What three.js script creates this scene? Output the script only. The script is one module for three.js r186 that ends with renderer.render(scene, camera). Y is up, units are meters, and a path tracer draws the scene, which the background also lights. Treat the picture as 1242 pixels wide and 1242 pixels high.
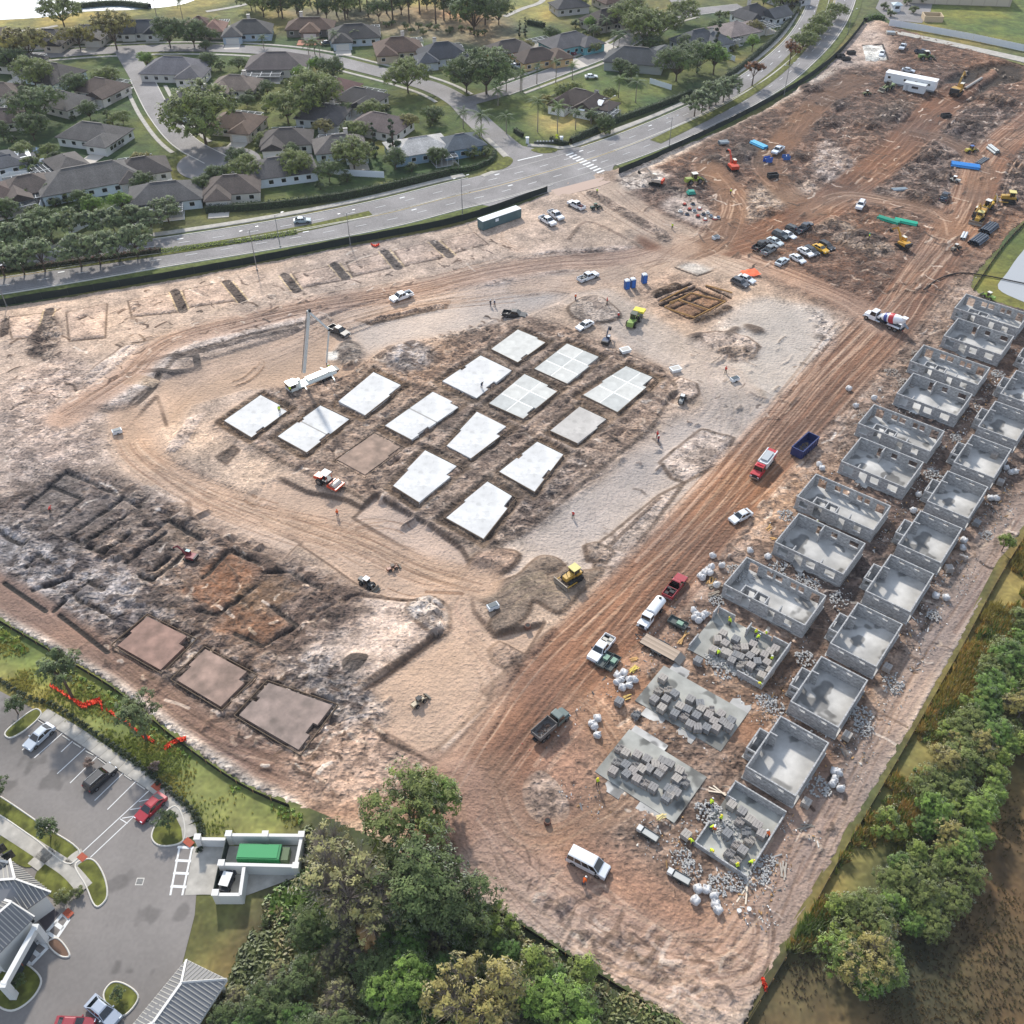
import * as THREE from 'three';
import { mergeGeometries } from 'three/addons/utils/BufferGeometryUtils.js';
import { MarchingCubes } from 'three/addons/objects/MarchingCubes.js';

// ---------------------------------------------------------------- camera, sky, sun, exposure
const scene = new THREE.Scene();
const CAM_H = 120,FOV = 56.2,PITCH = THREE.MathUtils.radToDeg(Math.atan(1081 / 1163));
const camera = new THREE.PerspectiveCamera(FOV,1,1,6000);
camera.position.set(0,CAM_H,0);
camera.rotation.x = -THREE.MathUtils.degToRad(PITCH);
const renderer = new THREE.WebGLRenderer({ antialias: true });
renderer.toneMapping = THREE.LinearToneMapping;
renderer.toneMappingExposure = 1.3;
renderer.shadowMap.enabled = true;

const SUN_AZ = THREE.MathUtils.degToRad(17),SUN_EL = THREE.MathUtils.degToRad(36);   // ahead of the camera and to its left
const sunDir = new THREE.Vector3(-Math.sin(SUN_AZ) * Math.cos(SUN_EL),Math.sin(SUN_EL),-Math.cos(SUN_AZ) * Math.cos(SUN_EL));
const sun = new THREE.DirectionalLight(new THREE.Color(1.0,0.94,0.86),3.6);
sun.position.set(0,0,-180).addScaledVector(sunDir,600);
sun.target.position.set(0,0,-180);
sun.castShadow = true;
sun.shadow.radius = 6;
Object.assign(sun.shadow.camera,{ left: -350,right: 350,top: 350,bottom: -350,near: 1,far: 1500 });
sun.shadow.mapSize.set(4096,4096);
scene.add(sun,sun.target);

// seeded random numbers and tileable value noise
function rng(seed) { let a = seed >>> 0; return () => { a = (a + 0x6d2b79f5) | 0; let t = Math.imul(a ^ (a >>> 15),1 | a); t = (t + Math.imul(t ^ (t >>> 7),61 | t)) ^ t; return ((t ^ (t >>> 14)) >>> 0) / 4294967296; }; }
const R0 = rng(77);
const NT = new Float32Array(65536); for (let i = 0; i < 65536; i++) NT[i] = R0();
function vn(x,y) {
  const xi = Math.floor(x),yi = Math.floor(y); let fx = x - xi,fy = y - yi;
  fx = fx * fx * (3 - 2 * fx); fy = fy * fy * (3 - 2 * fy);
  const x0 = xi & 255,x1 = (xi + 1) & 255,y0 = (yi & 255) << 8,y1 = ((yi + 1) & 255) << 8;
  const a = NT[y0 + x0],b = NT[y0 + x1],c = NT[y1 + x0],d = NT[y1 + x1];
  return a + (b - a) * fx + (c - a + (a - b - c + d) * fx) * fy;
}
const fbm = (x,y,o = 4) => { let s = 0,a = 0.5,n = 0; for (let i = 0; i < o; i++) { s += a * vn(x + i * 37.3,y + i * 17.9); n += a; a *= 0.5; x *= 2.03; y *= 2.03; } return s / n; };
const ridge = (x,y,o = 3) => { let s = 0,a = 0.5,n = 0; for (let i = 0; i < o; i++) { s += a * (1 - Math.abs(2 * vn(x + i * 31.7,y + i * 11.1) - 1)); n += a; a *= 0.55; x *= 2.1; y *= 2.1; } return s / n; };
const clamp = (x,a = 0,b = 1) => x < a ? a : x > b ? b : x;
const sstep = (a,b,x) => { const t = clamp((x - a) / (b - a)); return t * t * (3 - 2 * t); };
const mix = (a,b,t) => a + (b - a) * t;

// the sky: hazy morning air with broken thin cloud, brightest round the sun
{
  const W = 512,H = 256,d = new Float32Array(W * H * 4);
  for (let j = 0; j < H; j++) for (let i = 0; i < W; i++) {
    const v = (j + 0.5) / H,u = (i + 0.5) / W,el = (v - 0.5) * Math.PI,az = (u - 0.5) * 2 * Math.PI;
    const dx = Math.cos(el) * Math.cos(az),dy = Math.sin(el),dz = Math.cos(el) * Math.sin(az);
    const c = dx * sunDir.x + dy * sunDir.y + dz * sunDir.z,up = Math.max(dy,0);
    const q = 1 / (up + 0.25),cl = sstep(0.42,0.72,fbm(dx * q * 1.6 + 40,dz * q * 1.6 + 9,5)) * sstep(0.0,0.2,up) * 0.75;
    const glow = 0.55 * Math.pow(Math.max(c,0),8) + 1.6 * Math.pow(Math.max(c,0),60);
    const hz = Math.pow(1 - up,4),o = (j * W + i) * 4;
    const sky = [mix(0.36,0.82,hz),mix(0.48,0.86,hz),mix(0.70,0.92,hz)],cloud = [0.88,0.90,0.94],gl = [1.0,0.95,0.85];
    for (let k = 0; k < 3; k++) d[o + k] = (mix(sky[k],cloud[k],cl) + glow * gl[k]) * (dy < 0 ? 0.5 : 1) * 0.92;
    d[o + 3] = 1;
  }
  const t = new THREE.DataTexture(d,W,H,THREE.RGBAFormat,THREE.FloatType);
  t.mapping = THREE.EquirectangularReflectionMapping; t.magFilter = THREE.LinearFilter; t.minFilter = THREE.LinearFilter; t.needsUpdate = true;
  scene.background = t; scene.environment = t; scene.environmentIntensity = 1; scene.backgroundIntensity = 1;
}
scene.fog = new THREE.FogExp2(new THREE.Color(0.80,0.85,0.92),0.00009);

// ---------------------------------------------------------------- placing
const SIN = Math.sin(camera.rotation.x * -1),COS = Math.cos(camera.rotation.x);
function P(px,py,h = 0) {                          // survey: the site point (x, z) that stands at this spot of the 1242 px photograph
  const u = (px - 621) / 1163,v = (py - 621) / 1163,dy = -SIN - v * COS,t = (h - CAM_H) / dy;
  return [u * t,(-COS + v * SIN) * t];
}
const PP = (a) => a.map(([x,y]) => P(x,y));
const eA = [0.61291,-0.79016],eB = [0.79016,0.61291];     // the two directions of the street grid
const AB = (a,b) => [a * eA[0] + b * eB[0],a * eA[1] + b * eB[1]];
const toAB = (p) => [p[0] * eA[0] + p[1] * eA[1],p[0] * eB[0] + p[1] * eB[1]];
const YAW_B = Math.atan2(-eB[1],eB[0]),YAW_A = Math.atan2(-eA[1],eA[0]);
const heading = (x0,y0,x1,y1) => { const a = P(x0,y0),b = P(x1,y1); return Math.atan2(-(b[1] - a[1]),b[0] - a[0]); };
const smooth = (pts,n = 8,closed = false) => new THREE.CatmullRomCurve3(pts.map(([x,z]) => new THREE.Vector3(x,0,z)),closed,'centripetal').getPoints(pts.length * n).map((p) => [p.x,p.z]);

// ---------------------------------------------------------------- objects
const used = new Map();
function numbered(n) { const k = used.get(n) ?? 0; used.set(n,k + 1); return k ? `${n}_${String(k).padStart(3, '0')}` : n; }
function tag(o,label,category,group) { o.userData.label = label; o.userData.category = category; if (group) o.userData.group = group; return o; }
function shade(o) { o.traverse((m) => { if (m.isMesh) { m.castShadow = true; m.receiveShadow = true; } }); return o; }
function thing(name,label,category,pos = [0,0,0],yaw = 0,group) {
  const g = new THREE.Group(); g.name = numbered(name); g.position.set(...pos); g.rotation.y = yaw;
  tag(g,label,category,group); scene.add(g); return g;
}
function struct(name,geo,m) { const o = new THREE.Mesh(geo,m); o.name = numbered(name); o.userData.kind = 'structure'; o.castShadow = o.receiveShadow = true; scene.add(o); return o; }
const clean = (g) => { let q = g.index ? g.toNonIndexed() : g; for (const k of Object.keys(q.attributes)) if (!['position','normal','uv','color'].includes(k)) q.deleteAttribute(k); return q; };
function merge(list) {
  const a = list.flat().filter(Boolean).map(clean); if (a.length === 1) return a[0];
  const col = a.every((g) => g.attributes.color); if (!col) a.forEach((g) => g.deleteAttribute('color'));
  return mergeGeometries(a);
}
function M(name,geos,m,parent) { const o = new THREE.Mesh(Array.isArray(geos) ? merge(geos) : geos,m); o.name = name; o.castShadow = o.receiveShadow = true; parent.add(o); return o; }
// shapes
const bx = (w,h,d,x = 0,y = 0,z = 0,ry = 0,rz = 0,rx = 0) => { const g = new THREE.BoxGeometry(w,h,d); if (rx) g.rotateX(rx); if (rz) g.rotateZ(rz); if (ry) g.rotateY(ry); g.translate(x,y,z); return g; };
const cy = (r0,r1,h,x = 0,y = 0,z = 0,axis = 'y',n = 10) => { const g = new THREE.CylinderGeometry(r1,r0,h,n); if (axis === 'z') g.rotateX(Math.PI / 2); if (axis === 'x') g.rotateZ(-Math.PI / 2); g.translate(x,y,z); return g; };
const sp = (r,x,y,z,sx = 1,sy = 1,sz = 1,n = 8) => { const g = new THREE.SphereGeometry(r,n,Math.max(4,n - 2)); g.scale(sx,sy,sz); g.translate(x,y,z); return g; };
function bar(a,b,r,r2 = r,n = 6) { const A = new THREE.Vector3(...a),B = new THREE.Vector3(...b),d = B.clone().sub(A),g = new THREE.CylinderGeometry(r2,r,d.length(),n); g.applyQuaternion(new THREE.Quaternion().setFromUnitVectors(new THREE.Vector3(0,1,0),d.normalize())); g.translate((A.x + B.x) / 2,(A.y + B.y) / 2,(A.z + B.z) / 2); return g; }
function beam(a,b,w,h) { const A = new THREE.Vector3(...a),B = new THREE.Vector3(...b),d = B.clone().sub(A),g = new THREE.BoxGeometry(d.length(),h,w); const q = new THREE.Quaternion().setFromUnitVectors(new THREE.Vector3(1,0,0),d.normalize()); g.applyQuaternion(q); g.translate((A.x + B.x) / 2,(A.y + B.y) / 2,(A.z + B.z) / 2); return g; }
function poly(verts,faces) {                        // flat-shaded solid from corner points and faces; uv in metres
  const p = [],u = [];
  for (const f of faces) for (let i = 1; i < f.length - 1; i++) {
    const A = verts[f[0]],B = verts[f[i]],C = verts[f[i + 1]];
    for (const v of [A,B,C]) p.push(...v);
    const n = new THREE.Vector3().subVectors(new THREE.Vector3(...B),new THREE.Vector3(...A)).cross(new THREE.Vector3().subVectors(new THREE.Vector3(...C),new THREE.Vector3(...A)));
    const ax = Math.abs(n.x),ay = Math.abs(n.y),az = Math.abs(n.z);
    for (const v of [A,B,C]) u.push(...(ay >= ax && ay >= az ? [v[0],v[2]] : ax > az ? [v[2],v[1]] : [v[0],v[1]]));
  }
  const g = new THREE.BufferGeometry(); g.setAttribute('position',new THREE.Float32BufferAttribute(p,3)); g.setAttribute('uv',new THREE.Float32BufferAttribute(u,2)); g.computeVertexNormals(); return g;
}
const frus = (x0,x1,X0,X1,y0,y1,w,W) => poly([[x0,y0,-w / 2],[x1,y0,-w / 2],[x1,y0,w / 2],[x0,y0,w / 2],[X0,y1,-W / 2],[X1,y1,-W / 2],[X1,y1,W / 2],[X0,y1,W / 2]],
  [[0,1,2,3],[7,6,5,4],[3,2,6,7],[1,0,4,5],[2,1,5,6],[0,3,7,4]]);
function extr(pts,depth,bevel = 0,holes = []) {    // outline in x-y, extruded along z and centred
  const s = new THREE.Shape(pts.map(([x,y]) => new THREE.Vector2(x,y)));
  for (const h of holes) s.holes.push(new THREE.Path(h.map(([x,y]) => new THREE.Vector2(x,y))));
  const g = new THREE.ExtrudeGeometry(s,{ depth: depth - 2 * bevel,bevelEnabled: bevel > 0,bevelThickness: bevel,bevelSize: bevel,bevelSegments: 1,bevelOffset: -bevel,curveSegments: 6 });
  g.translate(0,0,-depth / 2 + bevel); return g;
}
function slabGeo(pts,y0,y1) {                       // outline in x-z (world), from y0 up to y1
  const s = new THREE.Shape(pts.map(([x,z]) => new THREE.Vector2(x,-z)));
  const g = new THREE.ExtrudeGeometry(s,{ depth: y1 - y0,bevelEnabled: false }); g.rotateX(-Math.PI / 2); g.translate(0,y0,0); return g;
}
function sheetGeo(pts,y) { const s = new THREE.Shape(pts.map(([x,z]) => new THREE.Vector2(x,-z))); const g = new THREE.ShapeGeometry(s,4); g.rotateX(-Math.PI / 2); g.translate(0,y,0); return g; }
function ribbon(line,w,y,y2) {                     // strip along a world polyline; y2 gives it a solid edge down to y2
  const p = [],u = [],ix = []; let L = 0; const n = line.length,S = y2 === undefined ? [[-1,y],[1,y]] : [[-1,y2],[-1,y],[1,y],[1,y2]];
  for (let i = 0; i < n; i++) {
    const a = line[Math.max(i - 1,0)],b = line[Math.min(i + 1,n - 1)],dx = b[0] - a[0],dz = b[1] - a[1],l = Math.hypot(dx,dz) || 1;
    if (i) L += Math.hypot(line[i][0] - line[i - 1][0],line[i][1] - line[i - 1][1]);
    const W = typeof w === 'function' ? w(i / (n - 1)) : w;
    for (const [s,yy] of S) { p.push(line[i][0] - dz / l * s * W / 2,yy,line[i][1] + dx / l * s * W / 2); u.push(L,s * W / 2 + (yy === y ? 0 : 0.2)); }
  }
  const m = S.length;
  for (let i = 0; i < n - 1; i++) for (let k = 0; k < m - 1; k++) { const a = i * m + k,b = a + 1,c = a + m,d = c + 1; ix.push(a,b,c,b,d,c); }
  const g = new THREE.BufferGeometry(); g.setAttribute('position',new THREE.Float32BufferAttribute(p,3)); g.setAttribute('uv',new THREE.Float32BufferAttribute(u,2)); g.setIndex(ix); g.computeVertexNormals();
  if (g.attributes.normal.getY(S.length > 2 ? 1 : 0) < 0) { for (let i = 0; i < ix.length; i += 3) { const t = ix[i]; ix[i] = ix[i + 1]; ix[i + 1] = t; } g.setIndex(ix); g.computeVertexNormals(); }
  return g;
}
const offsetLine = (line,o) => line.map((p,i) => { const a = line[Math.max(i - 1,0)],b = line[Math.min(i + 1,line.length - 1)],dx = b[0] - a[0],dz = b[1] - a[1],l = Math.hypot(dx,dz) || 1; return [p[0] - dz / l * o,p[1] + dx / l * o]; });
// points every `step` metres along a polyline, with the heading there
function walk(line,step,start = 0) {
  const out = []; let want = start,L = 0;
  for (let i = 1; i < line.length; i++) {
    const [ax,az] = line[i - 1],[bx_,bz] = line[i],l = Math.hypot(bx_ - ax,bz - az);
    while (want <= L + l) { const t = (want - L) / (l || 1); out.push({ x: ax + (bx_ - ax) * t,z: az + (bz - az) * t,yaw: Math.atan2(-(bz - az),bx_ - ax) }); want += step; }
    L += l;
  }
  return out;
}
// ---------------------------------------------------------------- materials
const mats = new Map();
function mat(c,rough = 0.8,metal = 0) { const k = c + '|' + rough + '|' + metal; if (!mats.has(k)) mats.set(k,new THREE.MeshStandardMaterial({ color: c,roughness: rough,metalness: metal })); return mats.get(k); }
function paint(c) { const k = 'p' + c; if (!mats.has(k)) mats.set(k,new THREE.MeshPhysicalMaterial({ color: c,roughness: 0.5,metalness: 0.05,clearcoat: 0.45,clearcoatRoughness: 0.25 })); return mats.get(k); }
function dataTex(w,h,fn,srgb = true,rep = [1,1]) {
  const d = new Uint8Array(w * h * 4); for (let j = 0; j < h; j++) for (let i = 0; i < w; i++) { const c = fn(i / w,j / h,i,j),o = (j * w + i) * 4; d[o] = clamp(c[0],0,255); d[o + 1] = clamp(c[1],0,255); d[o + 2] = clamp(c[2],0,255); d[o + 3] = 255; }
  const t = new THREE.DataTexture(d,w,h); t.magFilter = THREE.LinearFilter; t.minFilter = THREE.LinearMipmapLinearFilter; t.generateMipmaps = true; t.wrapS = t.wrapT = THREE.RepeatWrapping; if (srgb) t.colorSpace = THREE.SRGBColorSpace; t.repeat.set(...rep); t.needsUpdate = true; return t;
}
// noise that tiles over the unit square, f whole cells
const tn = (u,v,f,s = 0) => { const a = (x,y) => NT[(((y % f) + f) % f + s * 7 & 255) * 256 + (((x % f) + f) % f + s * 13 & 255)]; const x = u * f,y = v * f,xi = Math.floor(x),yi = Math.floor(y); let fx = x - xi,fy = y - yi; fx = fx * fx * (3 - 2 * fx); fy = fy * fy * (3 - 2 * fy); return mix(mix(a(xi,yi),a(xi + 1,yi),fx),mix(a(xi,yi + 1),a(xi + 1,yi + 1),fx),fy); };
const tfbm = (u,v,f,s = 0,o = 4) => { let r = 0,a = 0.5,n = 0; for (let i = 0; i < o; i++) { r += a * tn(u,v,f,s + i); n += a; a *= 0.5; f *= 2; } return r / n; };
const GLASS = new THREE.MeshPhysicalMaterial({ color: '#0d1417',roughness: 0.08,metalness: 0.0,clearcoat: 1,clearcoatRoughness: 0.03 });
const BLACK = mat('#141414',0.75),RUBBER = mat('#1b1a19',0.9),STEEL = mat('#8d9093',0.4,0.8),DARKSTEEL = mat('#33363a',0.5,0.6),WOOD = mat('#b08a5c',0.85),CHROME = mat('#b9bcc0',0.25,0.9);
// ---------------------------------------------------------------- the ground: colour, height and roughness of the building site
const TILES = [
  { x0: -135,z0: -212,w: 275,d: 178,W: 2048,H: 1792,cell: 0.42 },
  { x0: -150,z0: -470,w: 350,d: 258,W: 2048,H: 1792,cell: 0.75 },
];
for (const t of TILES) for (const k of ['col','hgt','ctl']) { const c = document.createElement('canvas'); c.width = t.W; c.height = t.H; t[k] = c.getContext('2d',{ willReadFrequently: true }); t[k].fillStyle = k === 'col' ? '#ab9482' : k === 'hgt' ? 'rgb(128,128,128)' : '#000'; t[k].fillRect(0,0,t.W,t.H); }
function draw(key,fn,blur = 0,pts = null,pad = 0) {
  let X0 = -1e9,X1 = 1e9,Z0 = -1e9,Z1 = 1e9;
  if (pts) { X0 = Z0 = 1e9; X1 = Z1 = -1e9; for (const [x,z] of pts) { X0 = Math.min(X0,x); X1 = Math.max(X1,x); Z0 = Math.min(Z0,z); Z1 = Math.max(Z1,z); } const m = pad + blur * 3 + 0.5; X0 -= m; X1 += m; Z0 -= m; Z1 += m; }
  for (const t of TILES) {
    const x0 = Math.max(X0,t.x0 - 1),x1 = Math.min(X1,t.x0 + t.w + 1),z0 = Math.max(Z0,t.z0 - 1),z1 = Math.min(Z1,t.z0 + t.d + 1); if (x0 >= x1 || z0 >= z1) continue;
    const g = t[key]; g.save(); const s = t.W / t.w; g.setTransform(s,0,0,t.H / t.d,-t.x0 * s,-t.z0 * t.H / t.d);
    if (blur) { g.beginPath(); g.rect(x0,z0,x1 - x0,z1 - z0); g.clip(); g.filter = `blur(${(blur * s).toFixed(1)}px)`; }
    g.lineCap = 'round'; g.lineJoin = 'round'; fn(g); g.restore();
  }
}
const trace = (g,pts,closed) => { g.beginPath(); pts.forEach(([x,z],i) => i ? g.lineTo(x,z) : g.moveTo(x,z)); if (closed) g.closePath(); };
const hg = (h) => { const v = clamp(Math.round(128 + h * 64),0,255); return `rgb(${v},${v},${v})`; };
function area(px,o) {                                // px: photo points (or world points with o.world); o: col, a, blur, h, hb, churn, ash, rut, curve
  let pts = o.world ? px : PP(px); if (o.curve) pts = smooth(pts,6,true);
  if (o.col) draw('col',(g) => { g.globalAlpha = o.a ?? 1; g.fillStyle = o.col; trace(g,pts,true); g.fill(); },o.blur ?? 0,pts);
  if (o.edge) draw('col',(g) => { g.globalAlpha = o.edge; g.strokeStyle = '#574639'; g.lineWidth = 0.75; trace(g,pts,true); g.stroke(); },0.12,pts,1);  // dark outline paints the shade of the cut bank into the soil colour
  if (o.h !== undefined) draw('hgt',(g) => { g.globalAlpha = o.ha ?? 1; g.fillStyle = hg(o.h); trace(g,pts,true); g.fill(); },o.hb ?? 0,pts);
  if (o.churn !== undefined || o.ash !== undefined) draw('ctl',(g) => { g.fillStyle = `rgb(${Math.round((o.churn ?? 0) * 255)},${Math.round((o.ash ?? 0) * 255)},${o.churn === 0 ? 255 : 0})`; trace(g,pts,true); g.fill(); },o.cb ?? 0.8,pts);
}
function line(px,w,o) {
  let pts = o.world ? px : PP(px); if (o.curve) pts = smooth(pts,8,o.closed);
  if (o.col) draw('col',(g) => { g.globalAlpha = o.a ?? 1; g.strokeStyle = o.col; g.lineWidth = w; trace(g,pts,o.closed); g.stroke(); },o.blur ?? 0,pts,w);
  if (o.h !== undefined) draw('hgt',(g) => { g.globalAlpha = o.ha ?? 1; g.strokeStyle = hg(o.h); g.lineWidth = o.hw ?? w; trace(g,pts,o.closed); g.stroke(); },o.hb ?? 0,pts,w);
  if (o.churn !== undefined) draw('ctl',(g) => { g.strokeStyle = `rgb(${Math.round(o.churn * 255)},${Math.round((o.ash ?? 0) * 255)},${o.churn === 0 ? 200 : 0})`; g.lineWidth = w; trace(g,pts,o.closed); g.stroke(); },0.6,pts,w);
}
const TR = rng(5);
function tracks(px,w,n,o = {}) {                   // wheel tracks that wander along a haul road, each pressed a little into the soil
  const base = smooth(o.world ? px : PP(px),10),L = base.length;
  for (let k = 0; k < n; k++) {
    const off = (TR() - 0.5) * w * (0.6 + 0.5 * TR()),amp = 0.15 * w * TR(),ph = TR() * 9,fr = 0.02 + TR() * 0.05,i0 = Math.floor(TR() * L * 0.8),i1 = Math.min(L,i0 + Math.floor(L * (0.14 + TR() * TR() * 0.8))),drift = (TR() - 0.5) * w * 0.9;
    const l = offsetLine(base,0).slice(i0,i1).map((p,i) => { const j = i + i0,a = base[Math.max(j - 1,0)],b = base[Math.min(j + 1,L - 1)],dx = b[0] - a[0],dz = b[1] - a[1],q = Math.hypot(dx,dz) || 1,s = off + amp * Math.sin(ph + j * fr * 3) + drift * (j - i0) / Math.max(8,i1 - i0); return [[p[0] - dz / q * s,p[1] + dx / q * s],[p[0] - dz / q * (s + 1.9),p[1] + dx / q * (s + 1.9)]]; });
    if (l.length < 3) continue;
    const dark = TR() < 0.6,c = dark ? (o.dark ?? '#5f4434') : (o.light ?? '#c2a58f'),wd = 0.18 + TR() * TR() * 0.7,al = (o.a ?? 0.4) * (0.5 + 0.8 * TR());
    for (const s of TR() < 0.75 ? [0,1] : [0]) {
      draw('col',(g) => { g.globalAlpha = al; g.strokeStyle = c; g.lineWidth = wd; trace(g,l.map((q) => q[s])); g.stroke(); },0,l.map((q) => q[s]),1);
      draw('hgt',(g) => { g.globalAlpha = 0.75; g.strokeStyle = hg((o.h ?? 0) + (dark ? -0.10 : 0.06) * (0.5 + TR())); g.lineWidth = wd; trace(g,l.map((q) => q[s])); g.stroke(); },0,l.map((q) => q[s]),1);
    }
  }
}
function road(px,w,o) { line(px,w,{ col: o.col,a: o.a ?? 0.9,blur: o.blur ?? 0.9,curve: true,h: o.h ?? -0.1,ha: 0.8,hb: 1.2,churn: 0 }); tracks(px,w,o.n,{ h: o.h ?? -0.1,a: o.ta,dark: o.dark,light: o.light }); }

function inside(x,z,pts) { let c = false; for (let i = 0,j = pts.length - 1; i < pts.length; j = i++) { const [xi,zi] = pts[i],[xj,zj] = pts[j]; if ((zi > z) !== (zj > z) && x < (xj - xi) * (z - zi) / (zj - zi) + xi) c = !c; } return c; }
// broad soils
area([[-90,372],[0,372],[300,322],[560,272],[670,232],[700,330],[640,400],[400,470],[260,520],[150,560],[0,620],[-90,640]],{ col: '#b39d8d',blur: 4 });
area([[745,214],[850,172],[950,125],[1030,70],[1060,25],[1300,90],[1300,230],[1180,330],[1120,380],[1060,392],[1000,370],[930,335],[850,290],[790,270]],{ col: '#5f4231',blur: 4,churn: 0.6,cb: 4 });
area([[880,165],[960,120],[1060,120],[1100,190],[1020,235],[930,215]],{ col: '#5c4336',a: 0.8,blur: 5,churn: 0.7,cb: 4 });
area([[1060,205],[1120,150],[1180,125],[1300,140],[1300,235],[1180,262],[1090,240]],{ col: '#493830',a: 0.9,blur: 3,churn: 0.95,ash: 0.15,cb: 3 });
area([[1000,255],[1050,218],[1110,222],[1140,250],[1060,245]],{ col: '#5d493e',blur: 2,churn: 0.9,cb: 2 });
area([[985,200],[1003,168],[1030,188],[1045,208],[1015,222],[992,217]],{ col: '#8d7b71',blur: 1.2,churn: 0.8,ash: 0.5,curve: true });
area([[950,235],[975,220],[1000,228],[990,240],[965,245]],{ col: '#b09683',blur: 1,h: -0.4,hb: 1,curve: true });
area([[900,235],[935,215],[965,250],[920,270],[895,265]],{ col: '#94806f',blur: 2,churn: 0.75,ash: 0.3 });
area([[960,265],[1000,262],[1060,285],[1090,305],[1060,315],[1000,290],[965,275]],{ col: '#6e5b4c',blur: 1,churn: 1,h: 0.7,hb: 1.5 });
area([[760,225],[800,200],[870,190],[905,225],[880,250],[850,275],[820,262],[785,245]],{ col: '#674c3d',blur: 2,churn: 0.75,cb: 2 });
area([[745,235],[752,213],[800,205],[812,215],[785,228]],{ col: '#cdbcae',blur: 1,churn: 0.5 });
area([[800,250],[830,235],[870,262],[876,270],[850,275],[815,262]],{ col: '#b5a194',blur: 0.8,h: 0.3,hb: 0.8,churn: 0.25,curve: true });
for (const p of [[[838,165],[880,148],[930,125],[985,95],[1010,80],[1014,88],[960,118],[880,158],[845,175]],[[745,212],[800,188],[845,168],[850,176],[800,200],[760,220]]]) area(p,{ col: '#cbb8a8',blur: 1,churn: 0.35 });
area([[1120,120],[1150,95],[1185,78],[1225,75],[1242,80],[1242,96],[1200,105],[1170,128],[1135,130]],{ col: '#261e18',blur: 0.8,h: -1.3,hb: 1.0,churn: 0.2 });
area([[1148,118],[1205,82],[1212,88],[1160,124]],{ col: '#7a5a48',blur: 0.6,h: 0.3,hb: 0.8,churn: 0.3 });
area([[1060,135],[1085,120],[1110,128],[1095,145],[1068,150]],{ col: '#453932',blur: 2,churn: 0.8 });
area([[885,182],[900,172],[935,172],[955,185],[930,205],[905,200]],{ col: '#3d312a',blur: 1,churn: 0.7,h: -0.3,hb: 2 });
area([[852,195],[870,188],[876,200],[862,210],[848,206]],{ col: '#4f4138',blur: 0.8,h: 1.3,hb: 1.4,churn: 0.4,curve: true });
area([[990,35],[1065,22],[1085,55],[1075,75],[1045,82],[1000,85]],{ col: '#b59f91',blur: 3,churn: 0.25 });
area([[1046,56],[1072,56],[1076,73],[1050,74]],{ col: '#d0cdc7',h: 0.1 });
line([[1046,56],[1070,55],[1077,73]],0.7,{ col: '#2c2622',h: 0.5,churn: 0 });
// middle: gravel, stockpiles, graded streets
area([[860,300],[900,292],[960,320],[920,335],[890,322]],{ col: '#a58c7a',blur: 2 });
area([[876,303],[890,300],[899,308],[886,313]],{ col: '#8b8680',blur: 0.8,h: 0.5,hb: 0.9,curve: true });
area([[820,322],[838,318],[862,321],[872,324],[846,333]],{ col: '#b9aea3',blur: 0.5,h: -0.35,hb: 0.5 });
line([[820,324],[846,334],[872,324]],0.8,{ col: '#4b3d33',h: -0.6,hb: 0.3 });
area([[770,350],[800,330],[870,340],[885,365],[850,395],[800,385]],{ col: '#a98d78',blur: 2,churn: 0.25 });
area([[860,405],[905,365],[930,360],[1000,375],[1015,400],[1000,450],[960,500],[920,522],[880,490],[868,440]],{ col: '#c3b3a6',blur: 1.5,churn: 0.12 });
area([[880,420],[900,372],[930,362],[985,380],[1000,405],[960,470],[910,515],[890,470]],{ col: '#b3a79d',blur: 2.5,h: -0.25,hb: 1.5,churn: 0 });
area([[985,375],[1012,395],[1020,430],[975,500],[950,520],[955,490],[995,430]],{ col: '#c4b4a8',blur: 1.5,churn: 0.6,ash: 0.3 });
area([[875,500],[900,465],[925,475],[925,490],[905,500]],{ col: '#8f7c69',blur: 0.6,h: 0.8,hb: 1.2,curve: true });
area([[868,402],[906,408],[922,420],[912,434],[868,432],[842,424],[834,408]],{ col: '#b7a497',blur: 0.8,h: 0.35,hb: 0.7,churn: 0.35,edge: 0.7 });
area([[832,408],[850,404],[853,414],[834,416]],{ col: '#5e5148',h: 0.9,hb: 0.7,blur: 0.4 });
area([[845,425],[905,420],[918,430],[905,438],[860,436]],{ col: '#8b7869',blur: 0.6,churn: 0.7,ash: 0.4 });
for (const p of [[[878,405],[893,395],[898,399],[884,412]],[[904,392],[925,398],[928,404],[915,405],[902,397]]]) area(p,{ col: '#6a5b50',h: 0.7,hb: 0.7,blur: 0.4 });
road([[690,345],[740,375],[800,415],[860,450],[892,490],[880,520],[820,570],[740,620],[660,690]],13,{ col: '#b5a599',n: 22,ta: 0.16,dark: '#8f7d70',light: '#c8b9ad',h: -0.3 });
area([[640,660],[720,590],[790,520],[840,500],[870,520],[850,560],[790,600],[720,665],[690,690],[660,680]],{ col: '#b1a39a',blur: 2.5,h: -0.35,hb: 1.2,churn: 0 });
area([[595,665],[650,625],[720,585],[715,600],[650,650],[612,670]],{ col: '#ada29a',blur: 1.5 });
area([[800,560],[850,520],[890,530],[880,560],[830,585],[815,580]],{ col: '#bba89b',blur: 1.2,churn: 0.45,ash: 0.2,h: 0.25,hb: 1,edge: 0.7 });
area([[725,660],[800,600],[830,585],[790,640],[750,690],[720,690]],{ col: '#c2ad9e',blur: 1.2,churn: 0.3,h: 0.15,hb: 0.8,edge: 0.7 });
line([[715,665],[735,668],[800,605]],0.8,{ col: '#7d6a5d',h: 0.5,hb: 0.6 });
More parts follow.
